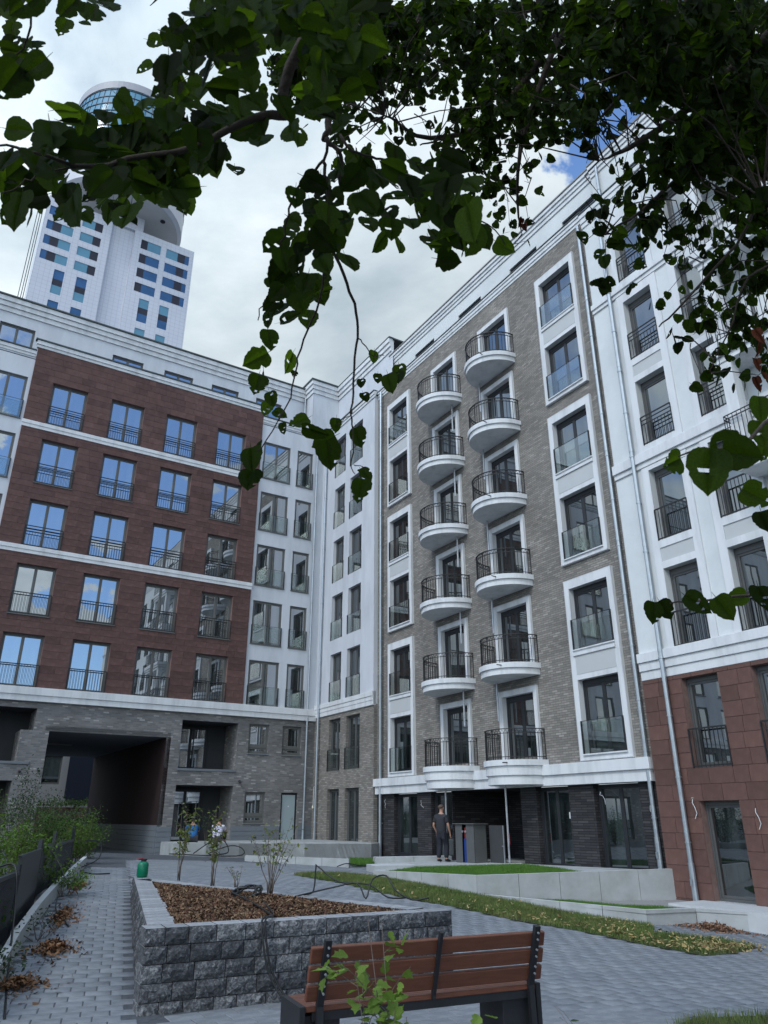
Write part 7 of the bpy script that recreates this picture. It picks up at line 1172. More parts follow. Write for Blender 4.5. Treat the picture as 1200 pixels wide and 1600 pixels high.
CROWN_SHADE = [(0.48,-1.65,2.07,0.6,20,84),(3.85,-0.62,5.77,0.6,20,84),(4.84,-1.51,5.9,0.6,20,84),(4.16,-1.02,1.75,0.6,20,84),(-2.27,-3.77,2.97,0.6,20,84),(2.12,-4.26,5.04,0.6,20,84),(2.49,-4.56,2.89,0.6,20,84),(3.44,1.17,6.08,0.6,20,84),(2.18,-0.63,3.73,0.6,20,84),(5.19,-2.23,3.93,0.6,20,84),(-3.01,-0.73,3.25,0.6,20,84),(5.31,-0.03,5.67,0.6,20,84),(-3.08,-1.44,5.05,0.6,20,84),(1.87,-4.72,1.75,0.6,20,84),(0.32,2.65,6.01,0.6,20,84),(1.4,-4.25,5.17,0.6,20,84),(1.83,-1.45,2.29,0.6,20,84),(6.45,0.58,4.5,0.6,20,84),(3,0.55,3.09,0.6,20,84),(4.15,2.87,1.85,0.6,20,84),(3.79,-0.6,4.29,0.6,20,84),(5.52,2.98,5.14,0.6,20,84),(2.59,2.31,3.76,0.6,20,84),(4.86,-2.16,6.13,0.6,20,84),(-4.51,-1.97,2.66,0.6,20,84),(4.92,-4,2.59,0.6,20,84),(0.55,0.29,3.53,0.6,20,84),(2.89,-3.43,2.82,0.6,20,84),(1.25,-3.93,3.97,0.6,20,84),(5.92,1.37,2.59,0.6,20,84),(-1.55,-3.29,5.01,0.6,20,84),(0.88,-1.99,6.47,0.6,20,84),(-0.41,-3.78,2.94,0.6,20,84),(0.46,1.44,4.78,0.6,20,84),(0.16,-4.08,3.73,0.6,20,84),(-1.45,-4.28,4.63,0.6,20,84),(-3.36,2.75,5.35,0.6,20,84),(-4.07,1.63,3.33,0.6,20,84),(0.26,1.39,6,0.6,20,84),(1.59,-2.14,1.32,0.6,20,84),(1.73,-0.38,6.66,0.6,20,84),(6.44,0.08,2.05,0.6,20,84),(3.66,-1.83,2.9,0.6,20,84),(-1.51,-1.49,2.35,0.6,20,84),(-3.99,-0.63,5.48,0.6,20,84),(-2.75,-2.2,5.91,0.6,20,84),(-1.13,1.31,4.64,0.6,20,84),(4.9,2.2,1.81,0.6,20,84),(3.6,-1,6.53,0.6,20,84),(-0.42,-0.47,5.18,0.6,20,84),(2.13,-3.9,6.44,0.6,20,84),(-2.03,-4.81,3.08,0.6,20,84),(-3.2,2.17,4.5,0.6,20,84),(0.75,-4.15,6.54,0.6,20,84),(1.29,-3.2,5.06,0.6,20,84),(-1.65,-3.57,2.32,0.6,20,84),(2.94,-2.3,6.96,0.6,20,84),(5.76,2.73,3.46,0.6,20,84),(-5.17,0.94,4.4,0.6,20,84),(5.85,-1.77,5.37,0.6,20,84),(6.56,-1.97,4.45,0.6,20,84),(-1.62,-0.55,3.01,0.6,20,84),(5.17,0.42,5.91,0.6,20,84),(3.52,-3.6,2.84,0.6,20,84),(-4.34,1,2.47,0.6,20,84),(2.55,-1.55,2.93,0.6,20,84),(0.62,1.99,4.19,0.6,20,84),(4.53,1.88,3.18,0.6,20,84),(3.54,3.55,4.12,0.6,20,84),(2.27,1.75,4.2,0.6,20,84),(2.23,0.43,2.14,0.6,20,84),(3.05,2.57,4.57,0.6,20,84),(1.15,-0.75,4.47,0.6,20,84),(4.75,-1.66,6.07,0.6,20,84),(-1.54,-0.3,6.75,0.6,20,84),(-0.22,-0.63,6.33,0.6,20,84),(-1.98,-0.24,3.03,0.6,20,84),(4.64,4.1,2.78,0.6,20,84),(-0.79,-3.6,5.66,0.6,20,84),(1.52,-1.2,5.7,0.6,20,84),(-2.23,-3.31,5.59,0.6,20,84),(-4.12,-0,4.98,0.6,20,84),(5.32,-1.45,4.64,0.6,20,84),(0.5,-1.72,2.59,0.6,20,84),(2.77,-3.16,4.87,0.6,20,84),(4,2.47,4.91,0.6,20,84),(0.71,-1.1,2.97,0.6,20,84),(3.05,-4.54,4.2,0.6,20,84),(-2.36,-1.72,6.81,0.6,20,84),(1.94,1.89,5.28,0.6,20,84),(4.45,0.29,6.53,0.6,20,84),(1.62,-0.83,7.38,0.6,20,84),(5.63,-4.1,4.81,0.6,20,84),(-2.16,-1.84,6.15,0.6,20,84),(1.69,-3.03,5.89,0.6,20,84),(-3.52,1.03,3.89,0.6,20,84),(3.92,-1.96,1.66,0.6,20,84),(3.64,0.43,3.2,0.6,20,84),(4.2,-0.68,4.31,0.6,20,84),(0.6,-3.8,4.02,0.6,20,84),(0.59,-0.97,5.89,0.6,20,84),(-1.31,1.6,5.42,0.6,20,84),(-2.14,-1.13,7.16,0.6,20,84),(5.61,0.18,3.18,0.6,20,84),(-0.19,-1.79,6.72,0.6,20,84),(3.32,3.19,2.35,0.6,20,84),(4.2,-0.75,1.55,0.6,20,84),(-0.32,-1.03,1.7,0.6,20,84),(1.23,-2.02,1.32,0.6,20,84),(0.63,-4.45,2.34,0.6,20,84),(4.53,-0.93,3.45,0.6,20,84),(-4.3,-1.54,3.43,0.6,20,84),(0.76,2.3,7.04,0.6,20,84),(-4.4,-2.74,3.87,0.6,20,84),(-1.67,-0.47,7.15,0.6,20,84),(-0.57,0.08,3.24,0.6,20,84),(2.24,0.59,2.35,0.6,20,84),(-1.26,-3.91,1.84,0.6,20,84),(2.72,1.02,7.09,0.6,20,84),(3.49,0.95,4.94,0.6,20,84),(4.64,2.11,5.33,0.6,20,84),(-2.83,-1.78,2.97,0.6,20,84),(3.15,1.78,1.22,0.6,20,84),(-2.55,0.18,4.74,0.6,20,84),(3.41,0.55,5.73,0.6,20,84),(-5.29,0.45,4.35,0.6,20,84),(2.67,-5.11,5.66,0.6,20,84),(1.34,-2.28,1.72,0.6,20,84),(5.76,-2.4,5.71,0.6,20,84),(4.57,-4.42,5.34,0.6,20,84),(2.73,-3.91,6.37,0.6,20,84),(-0.96,-4.1,6.28,0.6,20,84),(2.24,-0.54,4.32,0.6,20,84),(4.07,-3.09,1.33,0.6,20,84),(4.74,-0.93,5.04,0.6,20,84),(4.49,3.49,4.09,0.6,20,84),(3.81,2.29,3.95,0.6,20,84),(4.86,0.72,5.97,0.6,20,84),(4.83,-0.01,4.13,0.6,20,84),(-3.23,1.98,5.78,0.6,20,84),(3.07,1.92,2.16,0.6,20,84),(-3.93,-2.97,4.56,0.6,20,84),(5.72,-2.63,5.31,0.6,20,84),(-0.68,-3.32,3.57,0.6,20,84),(5.5,-2,6.4,0.6,20,84),(1.66,0.29,5,0.6,20,84),(-1.28,-1.9,2.93,0.6,20,84),(-4.7,-0.53,4.49,0.6,20,84),(4.55,3.31,4.39,0.6,20,84),(0.51,-3.45,5.52,0.6,20,84),(-0.31,1.71,4.96,0.6,20,84),(5.99,2.48,3.97,0.6,20,84),(-3.27,0.06,5.15,0.6,20,84),(-4.35,1.37,3.12,0.6,20,84),(2.55,-2.12,1.48,0.6,20,84),(3.28,0.52,4.11,0.6,20,84),(5.04,-1.96,2.94,0.6,20,84),(-2.24,-0.49,3.55,0.6,20,84),(1.69,-2.12,5.32,0.6,20,84),(-3.97,-1.19,3.11,0.6,20,84),(-0.13,1.82,6.74,0.6,20,84),(6.42,0.12,2.84,0.6,20,84),(3.34,1.7,3.68,0.6,20,84),(2,-1.72,5.64,0.6,20,84),(-1.94,-0.86,3.65,0.6,20,84),(-2.64,-2.58,4.15,0.6,20,84),(-2.06,0.16,5.79,0.6,20,84),(-2.65,0.87,2.02,0.6,20,84),(1.62,2.6,5.19,0.6,20,84),(-4.34,0.68,2.17,0.6,20,84),(0.31,-3.41,6.64,0.6,20,84),(0.16,0.52,7.26,0.6,20,84),(4.58,-1.48,2.81,0.6,20,84),(2.06,-0.73,2.77,0.6,20,84),(3.39,-0.69,2.94,0.6,20,84),(0.7,-1.27,6.43,0.6,20,84),(2.1,-4.66,3.34,0.6,20,84),(-0.59,-0.32,3.12,0.6,20,84),(-2.28,0.29,5.96,0.6,20,84),(0.58,-0.71,3.61,0.6,20,84),(3.72,-0.4,1.71,0.6,20,84),(2.59,-3,1.27,0.6,20,84),(-3.52,-2.22,6.14,0.6,20,84),(1.19,0.95,6.89,0.6,20,84),(-0.38,0.5,4.54,0.6,20,84),(4.88,3.81,3.23,0.6,20,84),(-5.26,-0.03,4.74,0.6,20,84),(6.01,0.96,4.63,0.6,20,84),(4.93,2.12,5.15,0.6,20,84),(1.59,0.53,6.12,0.6,20,84),(1.78,-5.5,2.66,0.6,20,84),(1.27,-1.78,3.5,0.6,20,84),(-4.46,1.34,5.41,0.6,20,84),(-0.78,-3.51,1.78,0.6,20,84),(3.72,1.86,1.9,0.6,20,84),(-2.17,-1.61,1.73,0.6,20,84),(-1.22,2.13,7.1,0.6,20,84),(3.99,-3.71,3.29,0.6,20,84),(-0.89,-4.2,4.74,0.6,20,84),(-1.61,-2.93,6.4,0.6,20,84),(5.28,-0.35,4.37,0.6,20,84),(-1.67,0.5,4.41,0.6,20,84),(2.8,-5.65,4.5,0.6,20,84),(3.33,-2.8,6.17,0.6,20,84),(1.2,-0.6,2.38,0.6,20,84),(-3.71,-1.88,4.22,0.6,20,84),(0.13,-3,3.34,0.6,20,84),(4.23,-3.23,2.06,0.6,20,84),(-0.9,0.54,2.87,0.6,20,84),(3.36,-1.32,3.63,0.6,20,84),(-1.27,2.33,6.7,0.6,20,84),(-3.03,-0.13,3.04,0.6,20,84),(-0.13,-2.51,1.64,0.6,20,84),(-4.4,-1.67,4.91,0.6,20,84),(0.54,-1.37,6.88,0.6,20,84),(4.25,2.13,6.79,0.6,20,84),(-0.14,-2.98,1.72,0.6,20,84),(-1.54,0.83,7.18,0.6,20,84),(4.4,-0.3,4.23,0.6,20,84),(6.28,-2.5,3.16,0.6,20,84),(-0.1,-2.93,2.19,0.6,20,84),(-3.66,-2.47,2.39,0.6,20,84),(-1.98,-3.52,4.1,0.6,20,84),(-3.68,-1.12,2.2,0.6,20,84),(3.94,3.28,1.81,0.6,20,84),(-3.78,-2.25,2.51,0.6,20,84),(-1.07,2.04,6.95,0.6,20,84),(-0.54,-4.78,4.52,0.6,20,84),(3.23,1.54,1.86,0.6,20,84),(-4.74,-1.03,3.59,0.6,20,84),(-4.23,1.23,4.34,0.6,20,84),(0.51,-0.01,4.66,0.6,20,84),(4.89,0.19,6.37,0.6,20,84),(3.69,0.05,5.59,0.6,20,84),(0.33,2.59,6.38,0.6,20,84),(-3.67,-0.69,5.75,0.6,20,84),(3.89,-0.96,4.4,0.6,20,84),(5.45,1.88,3.36,0.6,20,84),(2.71,-0.13,6.13,0.6,20,84),(5.37,-3.67,2.99,0.6,20,84),(3.15,-5.37,4.36,0.6,20,84),(1.14,-1.07,4.32,0.6,20,84),(-1.03,-4.74,3.19,0.6,20,84),(6.44,-0.49,4.02,0.6,20,84),(-1.74,-1.18,3.74,0.6,20,84),(0.72,-3.15,3.52,0.6,20,84),(-2.52,-1.93,5.36,0.6,20,84),(0.46,-5.76,5,0.6,20,84),(-1.03,-2.52,3.72,0.6,20,84),(2.18,0.7,3.89,0.6,20,84),(-4.34,1.68,5.09,0.6,20,84),(-1.74,-1.95,1.95,0.6,20,84),(-2.57,-3.03,2.38,0.6,20,84),(4.37,-3.3,3.44,0.6,20,84),(4.74,-2.78,6.06,0.6,20,84),(4.2,-1.76,2.31,0.6,20,84),(-1.17,2.3,5.17,0.6,20,84),(-3.11,-3.2,3.62,0.6,20,84),(3.93,4.7,4.23,0.6,20,84),(2.88,0.77,4.71,0.6,20,84),(-1.4,-1.91,2.44,0.6,20,84),(-0.4,0.23,1.84,0.6,20,84),(-1.79,-4.86,2.74,0.6,20,84),(6.29,-0.13,6.06,0.6,20,84),(2.82,2.34,6.95,0.6,20,84),(3.31,0.85,4.48,0.6,20,84),(3.53,-0.85,4.51,0.6,20,84),(2.38,1.04,5.97,0.6,20,84),(-0.47,-2.31,6.49,0.6,20,84),(4.4,2.43,6.32,0.6,20,84),(1.45,-0.28,1.42,0.6,20,84),(1.23,-2.78,2.67,0.6,20,84),(-2.49,-3.3,5.76,0.6,20,84),(4.1,-4.39,3.05,0.6,20,84),(2.32,1.94,6.48,0.6,20,84),(-3.71,2.64,4.88,0.6,20,84),(1.46,0.66,5.55,0.6,20,84),(2.24,-1.39,3.39,0.6,20,84),(2.59,0.14,6.55,0.6,20,84),(3.36,-0.91,2.54,0.6,20,84),(2.68,-4.96,2.67,0.6,20,84),(-1.96,-2.88,6.72,0.6,20,84),(0.48,0.09,7.16,0.6,20,84),(5.41,-3.27,5,0.6,20,84),(-1.94,-4.03,6.13,0.6,20,84),(2.59,1.22,1.21,0.6,20,84),(-0.12,-3.49,5.81,0.6,20,84),(3.71,-1.14,3.64,0.6,20,84),(2.27,1.14,2.59,0.6,20,84),(0.15,-1.38,3.2,0.6,20,84),(3.74,-3.7,2.16,0.6,20,84),(1.69,-4.89,4.33,0.6,20,84),(5.61,-2.84,5.18,0.6,20,84),(-0.52,-1.2,6.74,0.6,20,84),(6.69,0.19,5.76,0.6,20,84),(5.54,-1.75,5.92,0.6,20,84),(0.01,-1.47,5.94,0.6,20,84),(-3.97,-2.7,3.77,0.6,20,84),(0.79,-5.59,3.01,0.6,20,84),(-1.55,-1.05,3.11,0.6,20,84),(4.23,-4.79,4.08,0.6,20,84),(1.5,-4.31,3.6,0.6,20,84),(-3.32,1.16,4.79,0.6,20,84),(4.64,0.97,2.99,0.6,20,84),(1.04,-1.91,4.19,0.6,20,84),(3.79,2.71,2.13,0.6,20,84),(1.76,-3.46,5.27,0.6,20,84),(5.44,1.04,4.17,0.6,20,84),(5.44,0.45,4.21,0.6,20,84),(6.99,-1.96,4.3,0.6,20,84),(-3.4,-0.13,2.16,0.6,20,84),(3.89,-4.21,4.69,0.6,20,84),(3.33,-1.64,7.31,0.6,20,84),(-2.09,0.69,4.05,0.6,20,84),(4.78,1.06,5.14,0.6,20,84),(3.53,0.89,1.62,0.6,20,84),(-3.33,0.63,5.85,0.6,20,84),(4.73,-0.53,3.2,0.6,20,84),(-3.66,-3.42,5.41,0.6,20,84),(0.83,0.81,6.4,0.6,20,84),(1.53,0.93,1.99,0.6,20,84),(-3.61,-2.96,3.86,0.6,20,84),(4.77,-2.14,3.8,0.6,20,84),(4.04,-4.11,3.66,0.6,20,84),(3.42,0.55,3.13,0.6,20,84),(4.9,2.86,4.14,0.6,20,84),(2.5,-4.57,3.03,0.6,20,84),(2.32,-4.86,2.85,0.6,20,84),(-1.77,-1.84,4.04,0.6,20,84),(6.31,2.05,3.16,0.6,20,84),(0.73,-0.85,4.41,0.6,20,84),(5.41,0.94,1.41,0.6,20,84),(-1.46,-4.24,4.48,0.6,20,84),(3.35,-5.2,3.49,0.6,20,84),(1.98,1.5,4.95,0.6,20,84),(-1.63,-2.16,6.62,0.6,20,84),(2.27,-1.94,6.64,0.6,20,84),(-0.86,-1.12,3.25,0.6,20,84),(4.72,-2.24,3.85,0.6,20,84),(4.63,0.13,3.49,0.6,20,84),(-4.35,0.58,5.22,0.6,20,84),(-2.72,0.4,6.96,0.6,20,84),(1.17,1.35,6.44,0.6,20,84),(1.76,-4.5,2.18,0.6,20,84),(3.22,1.35,3.19,0.6,20,84),(-1.52,-4.59,5.57,0.6,20,84),(5.46,0.56,3,0.6,20,84),(4.9,-0.25,3.62,0.6,20,84),(1.23,-1.28,4.4,0.6,20,84),(-3.41,-2.95,5.69,0.6,20,84),(-0.61,-2.59,3.51,0.6,20,84),(7.13,-1.15,3.35,0.6,20,84),(3.58,-5.32,3.74,0.6,20,84),(3.52,1.43,5.32,0.6,20,84),(0.06,0.66,5.91,0.6,20,84),(5.9,-2.5,2.44,0.6,20,84),(-2.58,-0.75,5.29,0.6,20,84),(-0.88,-1.77,5.62,0.6,20,84),(-3.47,1.42,2.52,0.6,20,84),(-1.49,-1.62,5.87,0.6,20,84),(4.68,1.06,2.92,0.6,20,84),(-3.34,-1.38,6.51,0.6,20,84),(1.16,-4.5,6.13,0.6,20,84),(2,-4.35,5.71,0.6,20,84),(2.33,-3.85,3.97,0.6,20,84),(-1.09,-4.07,5.2,0.6,20,84),(3.3,2.88,6.18,0.6,20,84),(-3.74,-2.32,2.17,0.6,20,84),(2.84,0.88,3,0.6,20,84),(5.11,-3.31,5.92,0.6,20,84),(-2.52,1.54,3.6,0.6,20,84),(-0.57,-3.23,2.4,0.6,20,84),(-2.65,0.51,3.11,0.6,20,84),(-0.44,-2.87,1.58,0.6,20,84),(-4.33,2.91,4.32,0.6,20,84),(-2.81,-0.64,6.55,0.6,20,84),(3.13,-3.79,3.05,0.6,20,84),(-0.8,-3.96,6.07,0.6,20,84),(-2.54,-0.14,1.54,0.6,20,84),(-2.22,-3.03,5.74,0.6,20,84),(6.42,2.53,4.67,0.6,20,84),(4.52,1.82,1.42,0.6,20,84),(3.98,1.66,1.25,0.6,20,84),(5.83,2.8,5.02,0.6,20,84),(3.22,-3.65,6.37,0.6,20,84),(2.46,-2.29,1.9,0.6,20,84),(-3.82,-0.6,3.25,0.6,20,84),(-2.45,-3.54,2.77,0.6,20,84),(0.36,-1.05,3.18,0.6,20,84),(1.07,0.73,2.84,0.6,20,84),(4.08,-1.85,5.56,0.6,20,84),(-3.5,-0.13,6.4,0.6,20,84),(-1.78,3.18,6.27,0.6,20,84),(3.37,2.47,1.66,0.6,20,84),(-3.21,-1.6,4.38,0.6,20,84),(-2.8,-1.07,3.01,0.6,20,84),(2.65,-1.64,3.66,0.6,20,84),(-2.74,-4.21,3.27,0.6,20,84),(5.5,-2.24,2.38,0.6,20,84),(3.01,0.98,6.44,0.6,20,84),(4.07,1.62,3.9,0.6,20,84),(1.77,-0.49,1.49,0.6,20,84),(-3.62,-0.52,5,0.6,20,84),(-1.82,1.24,6,0.6,20,84),(-4.53,-2.46,4.9,0.6,20,84),(1.29,-3.13,2.88,0.6,20,84),(3.66,0.9,6.42,0.6,20,84),(3.43,-3.51,3.27,0.6,20,84),(3.41,-3.48,4.21,0.6,20,84),(-1.41,-3.77,6.57,0.6,20,84),(-3.68,-1.94,2.7,0.6,20,84),(5.69,0.27,1.56,0.6,20,84),(5.27,2.29,3.03,0.6,20,84),(1.39,-4.16,3.35,0.6,20,84),(-4.03,1.75,5.23,0.6,20,84),(-1.52,0.57,1.71,0.6,20,84),(-0.36,0.02,3.34,0.6,20,84),(-0.42,0.93,2.45,0.6,20,84),(4.58,-3.07,5.05,0.6,20,84),(4.19,-2.18,6.23,0.6,20,84),(-1.73,-3.74,3.9,0.6,20,84),(-0.66,-4.36,4.29,0.6,20,84),(5.3,0.07,3.12,0.6,20,84),(2.18,-2.74,1.69,0.6,20,84),(1.19,-4.81,4.38,0.6,20,84),(0.48,-5.61,4.38,0.6,20,84),(6.99,-2.02,4.56,0.6,20,84),(4.13,-4.22,5.8,0.6,20,84),(3.62,0.48,6.04,0.6,20,84),(4.91,2.25,1.89,0.6,20,84)]  # unseen rest of the crown, thickened and shifted left to shade the hanging leaves
# ------------------------------------------------------------------ leaves
def leaf_mat(name, dif, tra, w=.35, rough=.5, rnd=.35, island=False):
    m = bpy.data.materials.new(name); m.use_nodes = True; t = m.node_tree; t.nodes.clear(); L = t.links.new
    out = t.nodes.new('ShaderNodeOutputMaterial'); b = t.nodes.new('ShaderNodeBsdfPrincipled'); tr = t.nodes.new('ShaderNodeBsdfTranslucent'); mx = t.nodes.new('ShaderNodeMixShader'); mx.inputs[0].default_value = w
    b.inputs['Roughness'].default_value = rough; b.inputs['Specular IOR Level'].default_value = .05
    if island: src = t.nodes.new('ShaderNodeNewGeometry').outputs['Random Per Island']
    else: src = t.nodes.new('ShaderNodeObjectInfo').outputs['Random']
    tc = t.nodes.new('ShaderNodeTexCoord'); n = t.nodes.new('ShaderNodeTexNoise'); L(tc.outputs['Object'], n.inputs['Vector']); n.inputs['Scale'].default_value = 25; n.inputs['Detail'].default_value = 3
    r = t.nodes.new('ShaderNodeMapRange'); L(src, r.inputs[0]); r.inputs[3].default_value = 1-rnd; r.inputs[4].default_value = 1+rnd
    r2 = t.nodes.new('ShaderNodeMapRange'); L(n.outputs['Fac'], r2.inputs[0]); r2.inputs[1].default_value = .3; r2.inputs[2].default_value = .7; r2.inputs[3].default_value = .8; r2.inputs[4].default_value = 1.2
    k = t.nodes.new('ShaderNodeMath'); k.operation = 'MULTIPLY'; L(r.outputs[0], k.inputs[0]); L(r2.outputs[0], k.inputs[1])
    for c, node, s in ((dif, b, 'Base Color'), (tra, tr, 'Color')):
        v = t.nodes.new('ShaderNodeVectorMath'); v.operation = 'SCALE'; v.inputs[0].default_value = c; L(k.outputs[0], v.inputs['Scale']); L(v.outputs[0], node.inputs[s])
    L(b.outputs[0], mx.inputs[1]); L(tr.outputs[0], mx.inputs[2]); L(mx.outputs[0], out.inputs[0]); return m
M['leaf'] = leaf_mat('linden_leaf', (.008, .015, .003), (.100, .185, .007), .34, .7, .6)
M['leafj'] = leaf_mat('linden_leaf_joined', (.007, .013, .003), (.060, .115, .006), .30, .7, .6, island=True)
M['deadleaf'] = leaf_mat('withered_leaf', (.06, .02, .012), (.10, .03, .012), .25, .8)
def linden(seed):
    """heart shaped serrated blade of length 1 hanging from the origin towards -z, blade in the xz plane, folded along the midrib"""
    r = random.Random(seed); n = 13; asym = r.uniform(-.06, .06); fold = r.uniform(.02, .22); curl = r.uniform(-.10, .16)
    side = []
    for s in (-1, 1):
        pts = []
        for i in range(n):
            t = i/(n-1); ang = t*pi
            w = .42*(sin(ang)**.75)*(1-.28*t) + .10*sin(ang*2)*(t < .5)
            z = -t*1.0 + .13*sin(min(1, t*3.2)*pi)*(t < .32)
            if t > .86: w *= .55
            w *= 1+s*asym*2; w = max(w, .0)
            if 0 < i < n-1: w += .010*(1 if i % 2 else -1)
            if r.random() < .035 and 2 < i < n-2: w *= r.uniform(.55, .8)
            pts.append((s*w, z))
        side.append(pts)
    V = []; F = []
    def P(x, z): V.append((x, fold*abs(x)*1.1 + curl*z*z + .012*sin(z*7+x*5), z)); return len(V)-1
    mid = [P(0, -i/(n-1)*1.0) for i in range(n)]
    for pts in side:
        o = [mid[0]]+[P(*p) for p in pts[1:-1]]+[mid[-1]]; h = [mid[0]]+[P(pts[i][0]*.5, (pts[i][1]-i/(n-1))/2) for i in range(1, n-1)]+[mid[-1]]
        for i in range(n-1):
            for a, b in ((mid, h), (h, o)):
                q = [a[i], a[i+1], b[i+1], b[i]]; q = [v for j, v in enumerate(q) if v not in q[:j]]
                if len(q) > 2: F.append(tuple(q))
    hole = r.random() < .55
    if hole: 
        k = set(r.sample(range(len(F)), r.choice([1, 1, 2]))); F = [f for i, f in enumerate(F) if i not in k]
    b = len(V); V += [(-.012, 0, 0), (.012, 0, 0), (.006, .03, .22), (-.006, .03, .22)]; F.append((b, b+1, b+2, b+3))
    return V, F
LM = []
for s in range(9):
    V, F = linden(s*3+1); mb = MB(); mb.add(V, F); LM.append((mb.mesh('leaf', M['leaf'], True), np.array(V), F))
def leaf_frame(roll, tilt, r, yaw0=None):
    z = Vector((sin(radians(roll)), r.uniform(-.35, .35), -cos(radians(roll)))).normalized()*-1     # -z of the blade points to the tip
    az = r.uniform(-1.05, 1.05) if yaw0 is None else yaw0; y = Vector((sin(az), -cos(az)*cos(radians(tilt)), -sin(radians(tilt)))); y = (y-z*y.dot(z)).normalized(); x = y.cross(z); return Matrix((x, y, z)).transposed()
rr = random.Random(11)
tree = empty('linden_tree', (3.4, -1.6, float(G(3.4, -1.6))), label='linden tree overhead whose leafy boughs hang into the top and right of the view', cat='tree')
TO = tree.location
off = Vector((0, 0, ZC))-TO
single = LEAVES[:N_EDGE]; restl = list(LEAVES[N_EDGE:]); near_obj, near_joined = restl[:300-N_EDGE], restl[300-N_EDGE:]
def put_leaf(l, spread=0.0, up=True):
    x, y, z, L_, roll, tilt = l; s = L_/1000; M3 = leaf_frame(roll, tilt+20, rr, rr.uniform(-.7, .7)); c = Vector((x, y, z))+off + (M3 @ Vector((0, 0, .5*s))); return c, M3, s
for l in single+near_obj:
    c, M3, s = put_leaf(l); o = link('leaf', LM[rr.randrange(9)][0], tree); o.matrix_local = Matrix.Translation(c) @ M3.to_4x4() @ Matrix.Scale(s, 4)
jv, jf = [], []; jn = 0
def add_joined(c, M3, s, arr=None):
    global jn
    _, V, F = LM[rr.randrange(9)]; P = V*s @ np.array(M3).T + np.array(c); jv.append(P); jf.extend([tuple(i+jn for i in f) for f in F]); jn += len(P)
for l in near_joined: add_joined(*put_leaf(l))
nr = random.Random(4)
for (x, y, z, R_, n, L_) in list(CLUSTERS)+list(CROWN_SHADE):
    for i in range(n):
        g = Vector((nr.gauss(0, .52), nr.gauss(0, .52), nr.gauss(0, .52)))*R_; s = L_/1000*nr.uniform(.72, 1.15)
        M3 = leaf_frame(nr.gauss(0, 38), nr.gauss(35, 30), nr, nr.uniform(-1.5, 1.5)); add_joined(Vector((x, y, z))+g+off, M3, s)
def poly_mesh(name, V, F, m, smooth=True):
    me = bpy.data.meshes.new(name); V = np.asarray(V, np.float32); lt = np.array([len(f) for f in F], np.int32); fl = np.array([i for f in F for i in f], np.int32)
    me.vertices.add(len(V)); me.vertices.foreach_set('co', V.ravel()); me.loops.add(len(fl)); me.loops.foreach_set('vertex_index', fl); me.polygons.add(len(F)); me.polygons.foreach_set('loop_start', np.r_[0, np.cumsum(lt)[:-1]].astype(np.int32)); me.polygons.foreach_set('loop_total', lt)
    me.polygons.foreach_set('use_smooth', np.full(len(F), smooth)); me.materials.append(m); me.update(calc_edges=True); return me
o = link('foliage', poly_mesh('foliage', np.concatenate(jv), jf, M['leafj']), tree); o['kind'] = 'stuff'
V, F = linden(77); mb = MB(); mb.add([(x*.55, y*1.2+.25*abs(x), z) for x, y, z in V], F); dm = mb.mesh('dead_leaf', M['deadleaf'], True)
for l in DEAD:
    c, M3, s = put_leaf(l); o = link('dead_leaf', dm, tree); o.matrix_local = Matrix.Translation(c) @ M3.to_4x4() @ Matrix.Scale(s, 4)
# boughs with their limbs back to the trunk
def smooth_pts(P, sub=3):
    out = []
    for i in range(len(P)-1):
        p0, p1, p2, p3 = P[max(i-1, 0)], P[i], P[i+1], P[min(i+2, len(P)-1)]
        for k in range(sub):
            t = k/sub; out.append(.5*((2*p1)+(p2-p0)*t+(2*p0-5*p1+4*p2-p3)*t*t+(3*p1-p0-3*p2+p3)*t**3))
    out.append(P[-1]); return out
fork = Vector((3.3, -1.3, 2.3)); bpts = []
for i, (r0, r1, pts) in enumerate(BOUGHS):
    P = [Vector(p) for p in pts]
    S = smooth_pts(P); S = [p+Vector((rr.gauss(0, .002), rr.gauss(0, .002), rr.gauss(0, .002))) for p in S]; bpts += S
    mb = MB(); n = len(S); mb.tube([p+off for p in S], [(r0+(r1-r0)*j/(n-1))*(.6 if r0 > .02 else 1) for j in range(n)], 7); mb.build('branch', M['bark'], tree, smooth=True)
    if P[0].z > 1.0 and r0 > .009 and r0 < .2 or r0 >= .02:
        a = P[0]; mid = (a+fork)/2+Vector((0, -.2, .5)); Q = smooth_pts([fork+Vector((0, 0, .3*(i % 4))), mid, a+(a-P[1]).normalized()*.25, a], 5); m = len(Q)
        mb = MB(); mb.tube([p+off for p in Q], [.06+(r0*.6-.06)*(j/(m-1))**.7 for j in range(m)], 8); mb.build('limb', M['bark'], tree, smooth=True)
mb = MB(); T_ = [Vector((3.4, -1.6, G(3.4, -1.6)-ZC-.1)), Vector((3.42, -1.58, -.6)), Vector((3.36, -1.45, .9)), Vector((3.3, -1.3, 2.3)), Vector((3.2, -1.2, 4.2)), Vector((3.3, -1.1, 6.2))]
T_ = smooth_pts(T_, 3); mb.tube([p+off for p in T_], [.22-.16*j/(len(T_)-1)+(.08 if j == 0 else 0) for j in range(len(T_))], 14); mb.build('trunk', M['bark'], tree, smooth=True)
mb = MB(); BP = np.array([tuple(p) for p in bpts])
